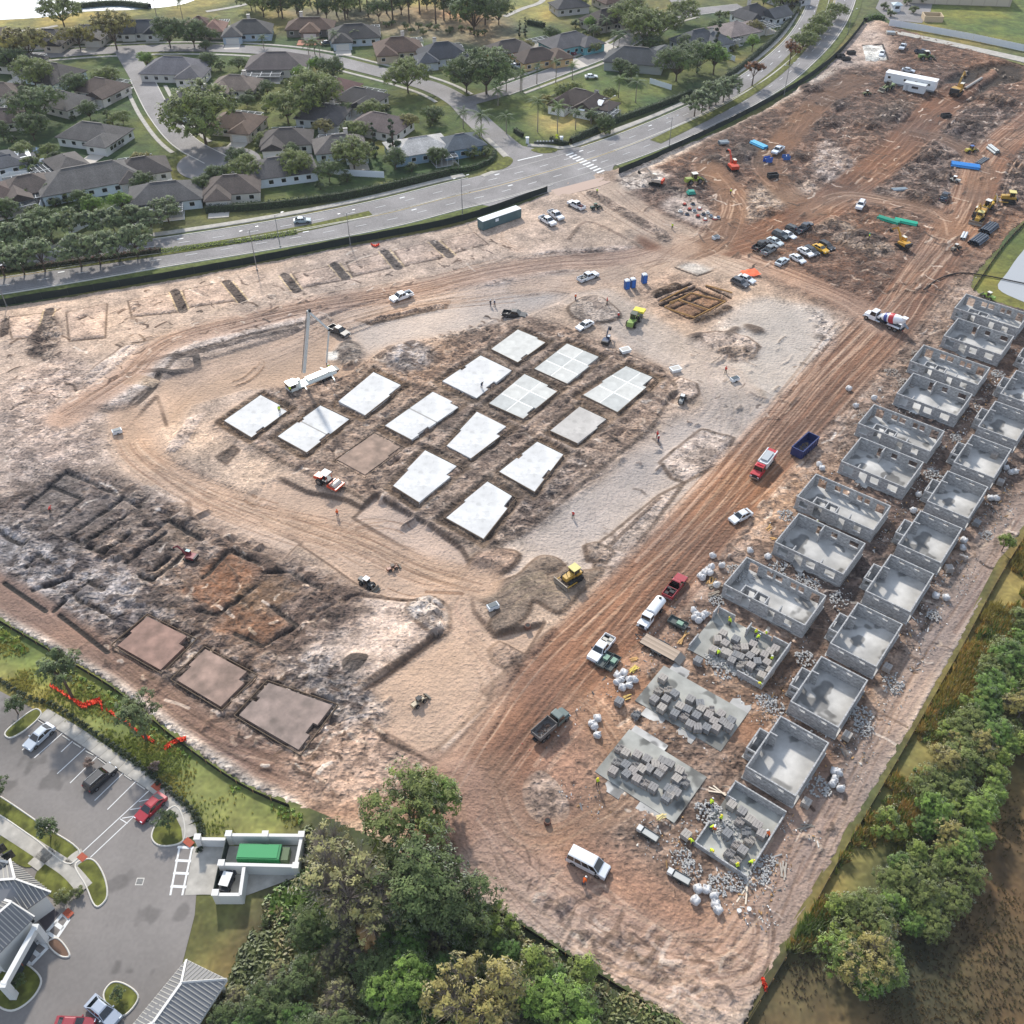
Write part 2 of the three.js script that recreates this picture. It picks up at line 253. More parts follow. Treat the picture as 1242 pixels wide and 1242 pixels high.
area([[708,662],[722,658],[745,672],[735,685],[712,680]],{ col: '#9b8778',h: 0.6,hb: 0.7,churn: 0.6,edge: 0.7 });
area([[705,420],[760,425],[800,445],[840,470],[838,478],[790,460],[745,440]],{ col: '#b49c8b',blur: 1,churn: 0.3 });
area([[805,470],[825,458],[845,465],[848,478],[835,488],[812,480]],{ col: '#c0aa9b',h: 0.5,hb: 0.6,churn: 0.3,edge: 0.7 });
// the slab field
area([[262,515],[300,485],[345,462],[440,425],[560,395],[605,375],[680,395],[735,420],[800,445],[820,470],[790,520],[720,575],[640,645],[590,668],[500,640],[430,600],[340,560]],{ col: '#957c6a',blur: 1.6,churn: 0.5,h: 0.3,hb: 0.4,cb: 1.0,edge: 0.5 });
area([[400,470],[560,400],[700,400],[640,440],[560,470],[470,510]],{ col: '#94755f',a: 0.7,blur: 3,churn: 0.55 });
area([[540,630],[600,580],[690,545],[720,560],[640,640],[595,662]],{ col: '#7b6a60',a: 0.8,blur: 2,churn: 0.8,h: 0.25,hb: 1,edge: 0.7 });
// upper left: pale sand, lots with ditches
area([[185,465],[240,437],[360,402],[420,372],[530,345],[640,325],[705,335],[690,360],[640,382],[560,402],[470,420],[420,455],[370,470],[300,470],[232,490],[205,525]],{ col: '#b1957f',blur: 1.5,h: -0.6,hb: 0.35,churn: 0 });
area([[420,372],[530,345],[640,325],[705,335],[690,360],[640,382],[560,402],[470,420],[425,440]],{ col: '#b2a49b',blur: 2.5 });
area([[100,455],[150,420],[250,395],[330,378],[395,372],[370,392],[300,408],[215,432],[190,462],[150,495],[105,490]],{ col: '#c9b7ab',blur: 1,h: 0.35,hb: 0.35,churn: 0.3,ash: 0.25,edge: 0.6 });
line([[95,492],[150,496],[185,470],[192,455]],1.3,{ col: '#54473e',h: -0.35,hb: 0.4,curve: true });
line([[170,440],[200,433],[238,432],[240,445],[210,452],[178,450]],1.6,{ col: '#5b4f47',h: 0.5,hb: 0.8 });
area([[148,462],[165,453],[195,462],[185,470],[150,466]],{ col: '#b89f87',h: 0.35,hb: 0.6 });
line([[215,434],[300,412],[360,398]],1.4,{ col: '#6b5d54',h: 0.1,hb: 0.5,churn: 0.5 });
area([[470,430],[500,415],[525,428],[515,448],[480,452],[468,442]],{ col: '#958a84',blur: 1,churn: 0.6,ash: 0.7,h: 0.5,hb: 1.4,curve: true });
area([[408,420],[425,412],[440,425],[430,440],[412,438]],{ col: '#83776e',blur: 0.8,churn: 0.6,h: 0.5,hb: 1,curve: true });
area([[396,424],[410,426],[410,436],[397,434]],{ col: '#ded8d0',blur: 0.3 });
area([[690,372],[720,358],[745,372],[752,385],[715,392],[695,385]],{ col: '#a8988c',h: 0.4,hb: 0.6,churn: 0.45,curve: true,edge: 0.7 });
area([[430,385],[480,372],[545,362],[540,372],[500,380],[450,392]],{ col: '#a89181',churn: 0.6,h: 0.15,hb: 0.8,edge: 0.7 });
area([[580,330],[660,305],[770,298],[776,308],[700,325],[640,340],[590,345]],{ col: '#c0ac9f',churn: 0.5,ash: 0.3,h: 0.2,hb: 0.8,blur: 1 });
area([[690,310],[720,302],[735,305],[715,312]],{ col: '#4a3b33',h: -0.8,hb: 0.5,blur: 0.5,curve: true });
{ // house pads along the boulevard fence, dark ditches and form boards between them
  const rows = [[[[300,330],[300,357]],[10]]];
  const pads = [[[8,385],[62,378],[58,408],[15,412]],[[80,378],[130,368],[128,410],[84,414]],[[155,365],[215,355],[218,378],[160,385]],[[222,352],[275,342],[290,365],[226,374]],
    [[355,332],[405,322],[415,340],[365,350]],[[420,318],[470,306],[480,324],[428,335]],[[478,305],[525,294],[537,312],[490,324]],[[535,291],[575,282],[592,296],[548,308]]];
  for (const p of pads) { area(p,{ col: '#b79f8f',h: 0.3,hb: 0.4,churn: 0.12 }); line(p,0.45,{ col: '#5d4d42',a: 0.75,blur: 0.1,closed: true,h: -0.15,hb: 0.25 }); }
  for (const [a,b,c,d] of [[345,333,360,352],[405,320,420,337],[466,304,483,325],[526,293,546,310],[212,353,222,376],[60,375,50,415],[275,342,295,366]]) { line([[a,b],[c,d]],2.2,{ col: '#544a44',h: -0.45,hb: 0.5,churn: 0.5 }); line([[a - 7,b + 1],[c - 7,d + 1]],0.35,{ col: '#c9b08c',h: 0.15 }); line([[a + 7,b - 1],[c + 7,d - 1]],0.35,{ col: '#c9b08c',h: 0.15 }); }
}
area([[0,390],[12,382],[10,405],[0,410]],{ col: '#50443d',h: -0.4,churn: 0.8 });
area([[40,405],[65,380],[75,400],[62,440],[30,430]],{ col: '#7a6a5e',churn: 0.9,blur: 1 });
for (const p of [[[0,500],[30,485],[32,495],[0,518]],[[92,530],[112,520],[122,532],[100,545]],[[52,455],[75,448],[98,440],[75,452]],[[55,460],[78,458],[72,470]]]) area(p,{ col: '#6d5d53',churn: 0.9,blur: 0.7,h: 0.3,hb: 0.6 });
area([[0,470],[90,420],[120,470],[120,560],[0,600]],{ col: '#bba597',a: 0.8,blur: 3,churn: 0.4,ash: 0.15,cb: 2 });
// centre and left: the graded loop street
area([[140,530],[168,500],[190,478],[205,525],[250,545],[300,560],[372,595],[420,605],[520,655],[566,690],[575,740],[600,770],[660,755],[605,850],[530,925],[440,870],[440,838],[548,760],[505,735],[440,712],[365,660],[300,632],[240,618],[180,575]],{ col: '#b59a86',blur: 0.8,h: -0.75,hb: 0.3,churn: 0,edge: 0.75 });
area([[190,518],[218,512],[300,545],[350,572],[300,600],[210,560]],{ col: '#bda490',h: -0.25,hb: 0.6,churn: 0.05,blur: 1 });
area([[200,545],[230,505],[250,500],[228,535],[212,548]],{ col: '#b7a294',churn: 0.5,h: 0.2,hb: 0.5 });
area([[262,553],[282,540],[290,545],[274,562]],{ col: '#6a5a4e',h: -0.5,hb: 0.3,churn: 0.4,edge: 0.7 });
area([[428,625],[455,600],[520,635],[560,665],[575,690],[540,690]],{ col: '#c3a997',h: -0.75,hb: 0.3,churn: 0,edge: 0.75 });
area([[565,690],[588,668],[630,672],[620,690],[590,700]],{ col: '#9c8270',h: 0.5,hb: 0.5,churn: 0.35,curve: true,edge: 0.7 });
area([[228,600],[240,590],[310,625],[330,640],[365,655],[340,680],[280,655],[230,625]],{ col: '#c6ad9b',h: -0.8,hb: 0.3,churn: 0,edge: 0.75 });
area([[170,590],[215,580],[240,595],[222,608],[180,612]],{ col: '#c9b6a8',h: 0.1,hb: 0.6,churn: 0.15 });
area([[350,780],[385,740],[430,720],[500,725],[545,755],[500,790],[440,830],[390,810]],{ col: '#bea899',blur: 1.5,h: 0.3,hb: 0.35,churn: 0.2,ash: 0.2,edge: 0.7 });
area([[495,735],[515,722],[540,730],[545,755],[530,772],[505,755],[496,748]],{ col: '#c9b8aa',h: 0.75,hb: 0.8,churn: 0.7,ash: 0.5,curve: true,edge: 0.7 });
area([[415,805],[425,796],[447,797],[430,818],[418,815]],{ col: '#4a4039',h: 0.9,hb: 0.8,curve: true });
area([[592,785],[605,776],[640,795],[625,815],[598,800]],{ col: '#98806f',h: 0.55,hb: 0.5,churn: 0.6,edge: 0.7 });
area([[585,835],[625,800],[632,815],[600,850]],{ col: '#7b6454',h: 0.6,hb: 0.6,churn: 0.7,edge: 0.7 });
area([[530,905],[600,840],[640,830],[600,880],[560,925],[540,920]],{ col: '#cdbcae',churn: 0.55,ash: 0.4,h: 0.15,hb: 0.6,edge: 0.7 });
area([[640,790],[672,762],[678,770],[650,798]],{ col: '#8b7161',h: 0.6,hb: 0.6,churn: 0.5,edge: 0.7 });
{ const pile = [[572,719],[581,709],[624,700],[644,683],[657,674],[676,677],[690,690],[715,692],[731,693],[703,720],[681,743],[673,743],[647,730],[640,746],[624,761],[600,767],[593,757],[605,743],[592,733],[579,725]];
  area(pile,{ col: '#7b6b5e',blur: 0.5,h: 0.45,hb: 0.5,churn: 0.12,curve: true,edge: 0.7 }); for (let k = 0; k < 16; k++) { const t = k / 16; tracks([[700 - 20 * t,700 + 20 * t],[650,700 + 25 * t],[600 + 20 * t,722 + 30 * t]],2,2,{ h: 0.4,a: 0.3,dark: '#5d4f44',light: '#96866f' }); } }
area([[740,690],[800,640],[830,620],[790,700],[740,745],[700,760]],{ col: '#c4b0a2',a: 0.8,blur: 1.5,churn: 0.25,ash: 0.3 });
// lower left: dark stripped lots with footing trenches
area([[-80,650],[-30,610],[30,590],[70,565],[130,575],[190,605],[280,645],[360,680],[440,722],[430,760],[350,790],[415,845],[440,870],[420,915],[385,945],[330,930],[240,870],[100,785],[0,712],[-80,680]],{ col: '#6f5c50',blur: 2.2,churn: 0.7,ash: 0.35,cb: 2 });
area([[-80,650],[0,632],[60,640],[170,700],[205,740],[150,770],[80,755],[0,705],[-80,690]],{ col: '#807672',blur: 2.5,churn: 0.8,ash: 0.8,cb: 2 });
area([[210,690],[290,665],[335,690],[400,705],[435,722],[380,770],[330,810],[290,780],[230,740]],{ col: '#5e4d44',blur: 2,churn: 0.6,ash: 0.1,cb: 2 });
area([[110,600],[170,600],[260,650],[230,680],[150,650]],{ col: '#75655a',a: 0.8,blur: 1.5,churn: 0.7,ash: 0.3 });
area([[340,800],[395,790],[440,830],[470,860],[440,900],[400,870]],{ col: '#8f8279',blur: 1.5,churn: 0.85,ash: 0.6,h: 0.2,hb: 1 });
for (const [p,c] of [[[[40,600],[82,573],[110,590],[60,640],[30,625]],'#75665c'],[[[55,640],[100,605],[125,590],[150,605],[130,640],[100,650]],'#665850'],
  [[[178,650],[205,630],[240,655],[222,665]],'#8b7462'],[[[183,690],[225,663],[240,672],[187,702]],'#a98f7a'],[[[242,690],[280,668],[320,690],[268,742],[215,715],[245,705]],'#6a4a37'],[[[285,715],[335,695],[370,712],[320,755],[285,735]],'#66503f'],[[[285,735],[350,750],[320,780],[255,765]],'#755541'],
  [[[0,655],[20,645],[30,665],[10,682],[0,670]],'#9a9290']]) area(p,{ col: c,blur: 0.6,h: -0.15,hb: 0.4,churn: 0.35,ash: 0.2 });
for (const [px,h] of [[[[140,781],[179,747.5],[233,774.6],[194.5,812]],0.15],[[[212,823],[249,787],[306,818],[267.6,856.5]],0.15],[[[290,867],[326,828],[403,855],[362,909]],0.15]]) line(px,1.5,{ col: '#302823',closed: true,h: -0.6,hb: 0.25 });
road([[-60,690],[20,735],[100,790],[180,850],[270,910],[360,950],[430,962],[540,935]],8,{ col: '#84695a',n: 18,ta: 0.35,dark: '#4d3a30',light: '#b39a8a',h: -0.15 });
line([[-60,715],[0,752],[60,785],[140,832],[215,890],[300,950],[360,978]],2.2,{ col: '#d2c5b8',blur: 0.7,churn: 0.5,ash: 0.3,h: 0.1,hb: 0.5 });
area([[340,925],[390,890],[440,870],[530,925],[500,960],[420,985],[370,980]],{ col: '#a58b7b',blur: 2,churn: 0.4 });
// right: between the block houses, and the bottom turning ground
area([[560,930],[640,850],[760,740],[870,640],[960,560],[1020,600],[880,760],[760,880],[740,1000],[900,1110],[960,1040],[930,1150],[800,1240],[700,1170],[600,1110],[570,1000]],{ col: '#97735e',blur: 3 });
area([[600,1050],[650,1060],[760,1130],[870,1180],[930,1120],[950,1060],[920,1160],[890,1250],[800,1250],[700,1170],[620,1110],[575,1070]],{ col: '#bca697',blur: 2.5 });
area([[560,1080],[600,1095],[700,1150],[800,1225],[830,1250],[790,1250],[680,1170],[570,1100]],{ col: '#cdc2b7',blur: 1.2,churn: 0.3,ash: 0.3 });
area([[740,860],[960,560],[1120,370],[1300,400],[1300,600],[1190,700],[1050,920],[940,1110],[880,1100],[720,1000]],{ col: '#7b6455',blur: 3,churn: 0.5,cb: 2 });
area([[880,640],[980,545],[1120,400],[1150,340],[1185,352],[1100,440],[1000,560],[900,680],[840,740]],{ col: '#b3937b',blur: 2.5,churn: 0.35,ash: 0.3 });
area([[1060,520],[1150,430],[1242,330],[1300,380],[1242,480],[1160,600],[1080,720],[1000,840],[940,900],[960,800]],{ col: '#5b4a40',a: 0.9,blur: 2,churn: 0.45 });
area([[1040,890],[1130,730],[1242,590],[1242,640],[1150,790],[1060,940],[970,1080],[930,1150],[925,1120]],{ col: '#8d7d73',blur: 1.4,churn: 0.25 });
line([[905,1240],[955,1150],[1015,1040],[1065,955],[1115,865],[1165,780],[1205,705],[1242,640],[1290,560]],1.6,{ col: '#b9aa9e',blur: 0.5,h: 0.15,hb: 0.5,churn: 0.2 });
area([[635,950],[655,935],[680,955],[690,990],[660,1000],[640,985]],{ col: '#a98f7d',churn: 0.5,h: 0.2,hb: 0.7,curve: true });
for (const [x,y,r] of [[1085,142,5],[1050,152,4],[1000,150,4],[962,190,3.5],[1122,190,5],[1090,203,4],[1160,152,5],[1212,122,6],[1225,205,5],[1200,228,4],[1042,216,4],[1012,128,4],[905,190,3],[935,258,3],[1000,282,4],[1052,292,4],[1112,240,4],[985,108,4],[1135,215,4],[1240,165,6],[870,220,3],[815,232,3]]) { const [a,b] = P(x,y),pl = []; for (let i = 0; i < 9; i++) { const t = i * 0.7,q = r * (0.6 + 0.6 * vn(i * 1.7 + x,y)); pl.push([a + Math.cos(t) * q * 1.3,b + Math.sin(t) * q]); } area(pl,{ world: true,curve: true,col: ['#3f3029','#4d3a2f','#5b4334'][(x + y) % 3],a: 0.85,blur: 0.5,h: 0.6 + 0.15 * r,hb: 1.0,churn: 0.9,cb: 0.5 }); }
area([[800,368],[845,350],[884,362],[840,388]],{ col: '#8d6a50',blur: 0.6,h: -0.15,hb: 0.3,churn: 0.3 }); for (const p of [[[802,370],[838,386],[880,364],[845,350],[802,370]],[[815,374],[858,356]],[[826,360],[862,374]],[[796,360],[838,344]],[[800,365],[842,348]],[[858,347],[886,360]]]) line(p,0.9,{ col: '#3a2b21',h: -0.7,hb: 0.15 }); for (const p of [[[795,357],[820,347]],[[846,390],[870,380],[882,374]]]) line(p,2.2,{ col: '#54402f',h: 0.6,hb: 0.5,churn: 0.7,blur: 0.3 });
// cut edges of the sandy pad by the corner, shade painted dark
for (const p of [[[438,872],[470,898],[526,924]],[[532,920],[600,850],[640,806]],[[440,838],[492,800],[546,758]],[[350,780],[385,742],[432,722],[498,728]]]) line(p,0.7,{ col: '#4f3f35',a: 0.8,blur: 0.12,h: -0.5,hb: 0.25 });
// haul roads
road([[545,985],[600,915],[680,818],[760,735],[850,640],[930,548],[1010,460],[1075,392],[1110,345],[1150,292],[1175,252],[1200,190],[1260,140]],12,{ col: '#89614a',n: 120,ta: 0.42 });
road([[1070,395],[1030,365],[960,335],[890,308],[830,296],[760,312],[680,318],[600,330],[500,352],[400,368],[300,390],[200,418],[150,458],[80,505]],8,{ col: '#a98a75',a: 0.75,n: 40,ta: 0.32 });
road([[800,292],[860,300],[930,282],[985,255],[1035,225],[1085,185],[1130,140],[1165,105]],12,{ col: '#6d4a36',n: 60,ta: 0.4,light: '#a5826c' });
road([[985,255],[950,230],[930,200],[960,160],[1000,120],[1040,95]],9,{ col: '#73543f',a: 0.7,n: 26,ta: 0.36,light: '#a5826c' });
road([[690,205],[725,238],[770,268],[830,300],[900,330]],8,{ col: '#bda591',n: 18,ta: 0.25 });
road([[740,225],[790,260],[840,285],[870,300]],6,{ col: '#b89f8b',n: 10,ta: 0.25 });
road([[862,205],[885,235],[885,262],[868,292],[830,305]],9,{ col: '#7c5c47',n: 26,ta: 0.4 });
road([[1155,285],[1140,262],[1095,248],[1030,238],[985,255]],7,{ col: '#7f604c',n: 16,ta: 0.35 });
road([[1180,240],[1190,200],[1150,170],[1110,160]],7,{ col: '#6f5445',a: 0.7,n: 14,ta: 0.35 });
road([[640,345],[720,340],[790,320],[830,300]],9,{ col: '#b59a85',a: 0.7,n: 18,ta: 0.25 });
line([[718,235],[740,248],[775,268],[800,282],[806,291]],3.4,{ col: '#8d7767',h: 0.45,hb: 0.7,churn: 0.7,curve: true });
line([[690,290],[712,270],[760,290],[778,300]],1.2,{ col: '#8a7464',h: 0.15,hb: 0.4,churn: 0.3,curve: true });
road([[195,490],[240,452],[330,424],[420,385],[520,362],[650,345]],6,{ col: '#bb9f8a',a: 0.5,n: 22,ta: 0.3,h: -0.6,dark: '#8b6f5b' });
road([[150,500],[165,545],[230,588],[330,625],[430,655],[520,690],[585,705]],7,{ col: '#b89881',n: 34,ta: 0.34,h: -0.75,dark: '#7b5e4a',light: '#d0b6a1' });
road([[580,700],[555,740],[585,790],[600,830],[545,910]],6,{ col: '#bb9f8b',a: 0.4,n: 14,ta: 0.2,h: -0.75,dark: '#8f7460' });
for (const c of [[[400,655],[440,630],[490,640],[515,672],[530,690]],[[395,670],[425,640],[480,632],[508,655],[522,685]],[[385,640],[440,690],[490,715],[560,718]],[[290,575],[318,570],[330,590],[312,610],[292,600]],[[330,560],[360,590],[340,615],[300,608]],[[500,730],[540,740],[560,770],[590,772]]]) tracks(c,1.6,3,{ h: -0.75,a: 0.5,dark: '#7d5d47' });
for (const c of [[[395,372],[380,390],[400,400],[450,385],[480,372]],[[250,435],[290,428],[318,438],[300,460],[280,468]],[[620,270],[612,290],[640,305],[680,300]],[[640,310],[600,322],[560,335]]]) tracks(c,3,5,{ h: -0.2,a: 0.4,dark: '#86664f' });
road([[555,955],[590,1000],[635,1060],[710,1120],[800,1165],[880,1165],[930,1110],[965,1045],[1005,975]],10,{ col: '#a98d7b',a: 0.55,n: 44,ta: 0.34,dark: '#6e5646' });
road([[930,1130],[1000,1015],[1060,915],[1120,810],[1180,715],[1260,590]],5,{ col: '#978479',a: 0.6,n: 14,ta: 0.25 });
road([[600,930],[640,1010],[700,1000],[760,960],[730,880],[700,850]],5,{ col: '#98765f',a: 0.5,n: 14,ta: 0.3 });
road([[740,830],[800,840],[860,860],[930,900],[990,920]],5,{ col: '#8d6853',a: 0.7,n: 8,ta: 0.3 });
for (const c of [[[870,1190],[905,1170],[920,1130],[915,1100]],[[880,1200],[912,1175],[930,1140]],[[600,1010],[640,1030],[650,1065],[640,1080]],[[700,1090],[740,1080],[745,1110],[710,1120]],[[780,1100],[830,1140],[880,1150]]]) tracks(c,1.8,4,{ h: -0.1,a: 0.5,dark: '#5f4a3d' });
{ // heaps, cut banks and broken ruts all over the lots, mostly lined up with the street grid
  const R = rng(4242),zones = [[[0,385],[300,330],[560,285],[640,300],[420,372],[200,430],[90,500],[0,560]],[[262,515],[345,462],[600,378],[735,420],[820,470],[720,575],[590,668],[430,600]],[[0,640],[130,580],[280,650],[430,725],[350,790],[430,870],[330,940],[100,790]],[[760,225],[950,130],[1060,40],[1242,90],[1242,230],[1120,370],[930,335],[790,270]],[[880,640],[1120,400],[1180,352],[1100,440],[1000,560],[880,720]],[[600,1050],[760,1130],[900,1150],[860,1240],[700,1160]],[[680,960],[740,860],[900,660],[1000,560],[1242,380],[1242,620],[1060,930],[930,1130],[860,1080]],[[700,420],[800,440],[900,400],[1000,380],[960,500],[880,520],[800,580],[720,680],[660,700],[760,600]],[[340,800],[395,790],[440,830],[470,860],[440,900],[400,960],[340,925]]],N = [260,620,330,1100,200,90,420,140,90];
  zones.forEach((zp,zi) => { const pts = PP(zp),X = pts.map((p) => p[0]),Z = pts.map((p) => p[1]),x0 = Math.min(...X),x1 = Math.max(...X),z0 = Math.min(...Z),z1 = Math.max(...Z); let n = 0,q = 0;
    while (n < N[zi] && q++ < N[zi] * 6) { const x = x0 + R() * (x1 - x0),z = z0 + R() * (z1 - z0); if (!inside(x,z,pts)) continue; n++; const ax = R() < 0.6 ? (R() < 0.5 ? eA : eB) : [Math.cos(R() * 6.3),Math.sin(R() * 6.3)],L = 0.8 + 4.5 * R() * R() + 0.8 * (zi === 3),b = (R() - 0.5) * 1.2,pl = [[x,z],[x + ax[0] * L * 0.5 - ax[1] * b,z + ax[1] * L * 0.5 + ax[0] * b],[x + ax[0] * L,z + ax[1] * L]],w = 0.18 + 0.5 * R(),dark = R() < 0.62,up = R() < 0.55;
      draw('col',(g) => { g.globalAlpha = (0.35 + 0.5 * R()) * (zi === 7 || zi === 5 ? 0.6 : 1); g.strokeStyle = dark ? ['#4c3c32','#5a4638','#3d312a'][n % 3] : ['#cfbdae','#bfa995','#d8cabd'][n % 3]; g.lineWidth = w; trace(g,pl); g.stroke(); });
      draw('hgt',(g) => { g.globalAlpha = 0.5 + 0.4 * R(); g.strokeStyle = hg((up ? 0.22 + 0.3 * R() : -0.35 * R() - 0.1) * (zi === 0 || zi === 8 ? 0.5 : 1)); g.lineWidth = w * 1.8; trace(g,pl); g.stroke(); },0.15,pl,2); } });
}
for (const p of [[[28,617],[80,572],[140,598]],[[60,588],[100,604],[75,626]],[[82,650],[150,603],[170,614]],[[82,650],[100,660],[150,625]],[[105,662],[125,672],[155,648]],[[176,651],[204,630],[245,655]],[[152,683],[200,645]],[[170,698],[185,703],[225,668]],[[246,700],[278,667],[315,683]],[[240,740],[265,745],[310,710]],[[320,693],[352,694],[390,715]],
  [[30,688],[47,673],[60,683]],[[5,706],[55,740]],[[65,740],[107,706],[125,716]],[[72,745],[130,790]],[[90,725],[140,750],[150,745]],[[40,715],[85,700]],[[205,675],[188,690]],[[330,735],[360,757],[320,782],[285,768]],[[0,645],[15,655],[28,660]]]) line(p,0.8,{ col: '#2a231f',h: -0.6,hb: 0.15 });

const SITE = smooth([[-150,388],[-60,380],[0,371],[160,346],[300,321],[420,297],[560,270],[668,231],[700,212],[742,205],[838,172],[920,135],[1000,82],[1032,45],[1050,26],[1066,24],[1100,36],[1180,60],[1242,78],[1330,104],[1420,190],[1330,240],[1242,270],[1215,300],[1182,348],[1208,364],[1242,374],[1330,400],[1400,470],[1330,560],[1242,642],[1165,782],[1110,880],[1060,962],[1012,1046],[950,1156],[905,1245],[880,1300],[850,1265],[800,1228],[700,1166],[620,1115],[565,1088],[520,1060],[450,1020],[372,986],[300,956],[215,897],[140,836],[60,788],[0,754],[-80,712],[-170,660]].map(([x,y]) => P(x,y)),3,true);
const quads = [];                                     // plots cut level for slabs and pads
const flat = [];                                      // levelled plots: { a0, a1, b0, b1, y } in street-grid metres
const samp = (D,t,x,z,c) => { const u = clamp((x - t.x0) / t.w * t.W - 0.5,0,t.W - 1.01),v = clamp((z - t.z0) / t.d * t.H - 0.5,0,t.H - 1.01),i = u | 0,j = v | 0,fx = u - i,fy = v - j,o = (j * t.W + i) * 4 + c,q = t.W * 4; return mix(mix(D[o],D[o + 4],fx),mix(D[o + q],D[o + q + 4],fx),fy); };
const tileOf = (x,z) => z > TILES[0].z0 ? TILES[0] : TILES[1];
function gy(x,z) {                                   // height of the site ground
  const t = tileOf(x,z),h = (samp(t.hgtD,t,x,z,0) - 128) / 64,ch = samp(t.ctlD,t,x,z,0) / 255;
  const sm = 1 - 0.8 * samp(t.ctlD,t,x,z,2) / 255; let y = h + (fbm(x * 0.11,z * 0.11,3) - 0.5) * 0.5 * sm + (fbm(x * 0.6 + 5,z * 0.6,2) - 0.5) * 0.16 * sm;
  if (ch > 0.02) y += ch * ((ridge(x * 0.26 + 3,z * 0.31,3) - 0.62) * 1.2 + (ridge(x * 0.75 + 50,z * 0.85,2) - 0.5) * 0.75);
  const [a,b] = toAB([x,z]); for (const f of flat) if (a > f.a0 && a < f.a1 && b > f.b0 && b < f.b1) y = Math.min(y,f.y);
  for (const f of quads) if (x > f.b[0] && x < f.b[1] && z > f.b[2] && z < f.b[3] && inside(x,z,f.q)) y = Math.min(y,f.y);
  return y;
}
const at = (px,py) => { const [x,z] = P(px,py); return [x,gy(x,z),z]; };
const atW = (x,z) => [x,inside(x,z,SITE) ? gy(x,z) : 0,z];
// the poured slabs: corners left, far, right, near in the photograph, outline, concrete, pours
const slabs = [
  [[[272,510],[316,479],[350,497],[305,530]],0,'w',1,1,'white concrete house slab farthest left of all the white slabs'],
  [[[337,529],[388.6,491.7],[423.4,508.4],[371.8,548.3]],1,'w',2,1,'white house slab in two pours, just below the concrete pump truck'],
  [[[410.5,486.5],[453,451.2],[487.8,467.7],[442.7,503.3]],3,'w',1,1,'white house slab right of the concrete pump truck'],
  [[[467,516],[525,475],[558.6,491.7],[499.4,533]],0,'w',2,1,'white house slab with a dark seam across it, above the bare dirt pad'],
  [[[536.7,462],[583,431],[620.5,449],[578,482.6]],1,'w',1,1,'pale house slab in the far row, between two other far slabs'],
  [[[596,423],[628,399.6],[662.8,414],[628,439]],0,'g',1,1,'pale grey house slab farthest from the camera, below the black pickup'],
  [[[648.3,447],[687.8,416.5],[728,433.4],[687.8,464.8]],3,'g',3,2,'grey house slab with white control joints, below the white sedan'],
  [[[593.4,489],[636.2,453.5],[677.3,472.9],[634.6,507.5]],0,'g',3,2,'light grey jointed slab in the centre of the slab field'],
  [[[705.5,477.7],[759.4,443.9],[795.7,459.2],[749,499.4]],2,'g',3,2,'large grey jointed slab farthest right of the slab field'],
  [[[667.6,522],[703,493],[736.9,509],[700.6,537.3]],3,'w2',1,1,'off white slab below the large grey jointed slab'],
  [[[540.5,539.6],[578.4,499.3],[618.6,519.5],[571,555.7]],2,'w',1,1,'white slab in the middle of the field with a notch at its left side'],
  [[[475.3,587.9],[515.6,546],[559,567.8],[508.3,608.8]],2,'w',1,1,'bright white slab right of the orange roller'],
  [[[605.7,571.8],[651.6,535.6],[683,551],[648.4,595.9]],1,'w',1,1,'bright white slab on the right edge of the field, nearer than the others there'],
  [[[539,626.5],[591.2,583.9],[625,604],[586.4,653.1]],2,'w',1,1,'bright white slab nearest the camera, above the dozer pile'],
];
const PADS = [[[409,557],[453,526.4],[486.5,543],[442.7,575.4]],[[140,781],[179,747.5],[233,774.6],[194.5,812]],[[212,823],[249,787],[306,818],[267.6,856.5]],[[290,867],[326,828],[403,855],[362,909]]];
const bil = (q,u,v) => [0,1].map((i) => mix(mix(q[0][i],q[1][i],u),mix(q[3][i],q[2][i],u),v));   // q: left, far, right, near; u runs away from the camera, v to the right
for (const [list,y,h] of [[slabs.map((s) => s[0]),0.36,0.55],[PADS,0.2,0.4]]) for (const c of list) { const q = c.map(([a,b]) => P(a,b,h)),k = 1.16; quads.push({ q: [[0,0],[1,0],[1,1],[0,1]].map(([u,v]) => bil(q,mix(0.5,u,k),mix(0.5,v,k))),y }); }
for (const f of quads) { const X = f.q.map((p) => p[0]),Z = f.q.map((p) => p[1]); f.b = [Math.min(...X),Math.max(...X),Math.min(...Z),Math.max(...Z)]; }
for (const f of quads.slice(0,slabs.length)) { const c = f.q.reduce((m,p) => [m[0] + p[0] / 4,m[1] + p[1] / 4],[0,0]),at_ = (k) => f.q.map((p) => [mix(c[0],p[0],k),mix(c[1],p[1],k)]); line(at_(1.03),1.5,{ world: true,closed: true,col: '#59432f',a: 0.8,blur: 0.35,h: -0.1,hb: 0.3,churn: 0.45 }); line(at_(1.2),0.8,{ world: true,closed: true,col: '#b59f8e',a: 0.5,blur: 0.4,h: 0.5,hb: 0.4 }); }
for (const t of TILES) for (const k of ['col','hgt','ctl']) t[k + 'D'] = new Uint8Array(t[k].getImageData(0,0,t.W,t.H).data);
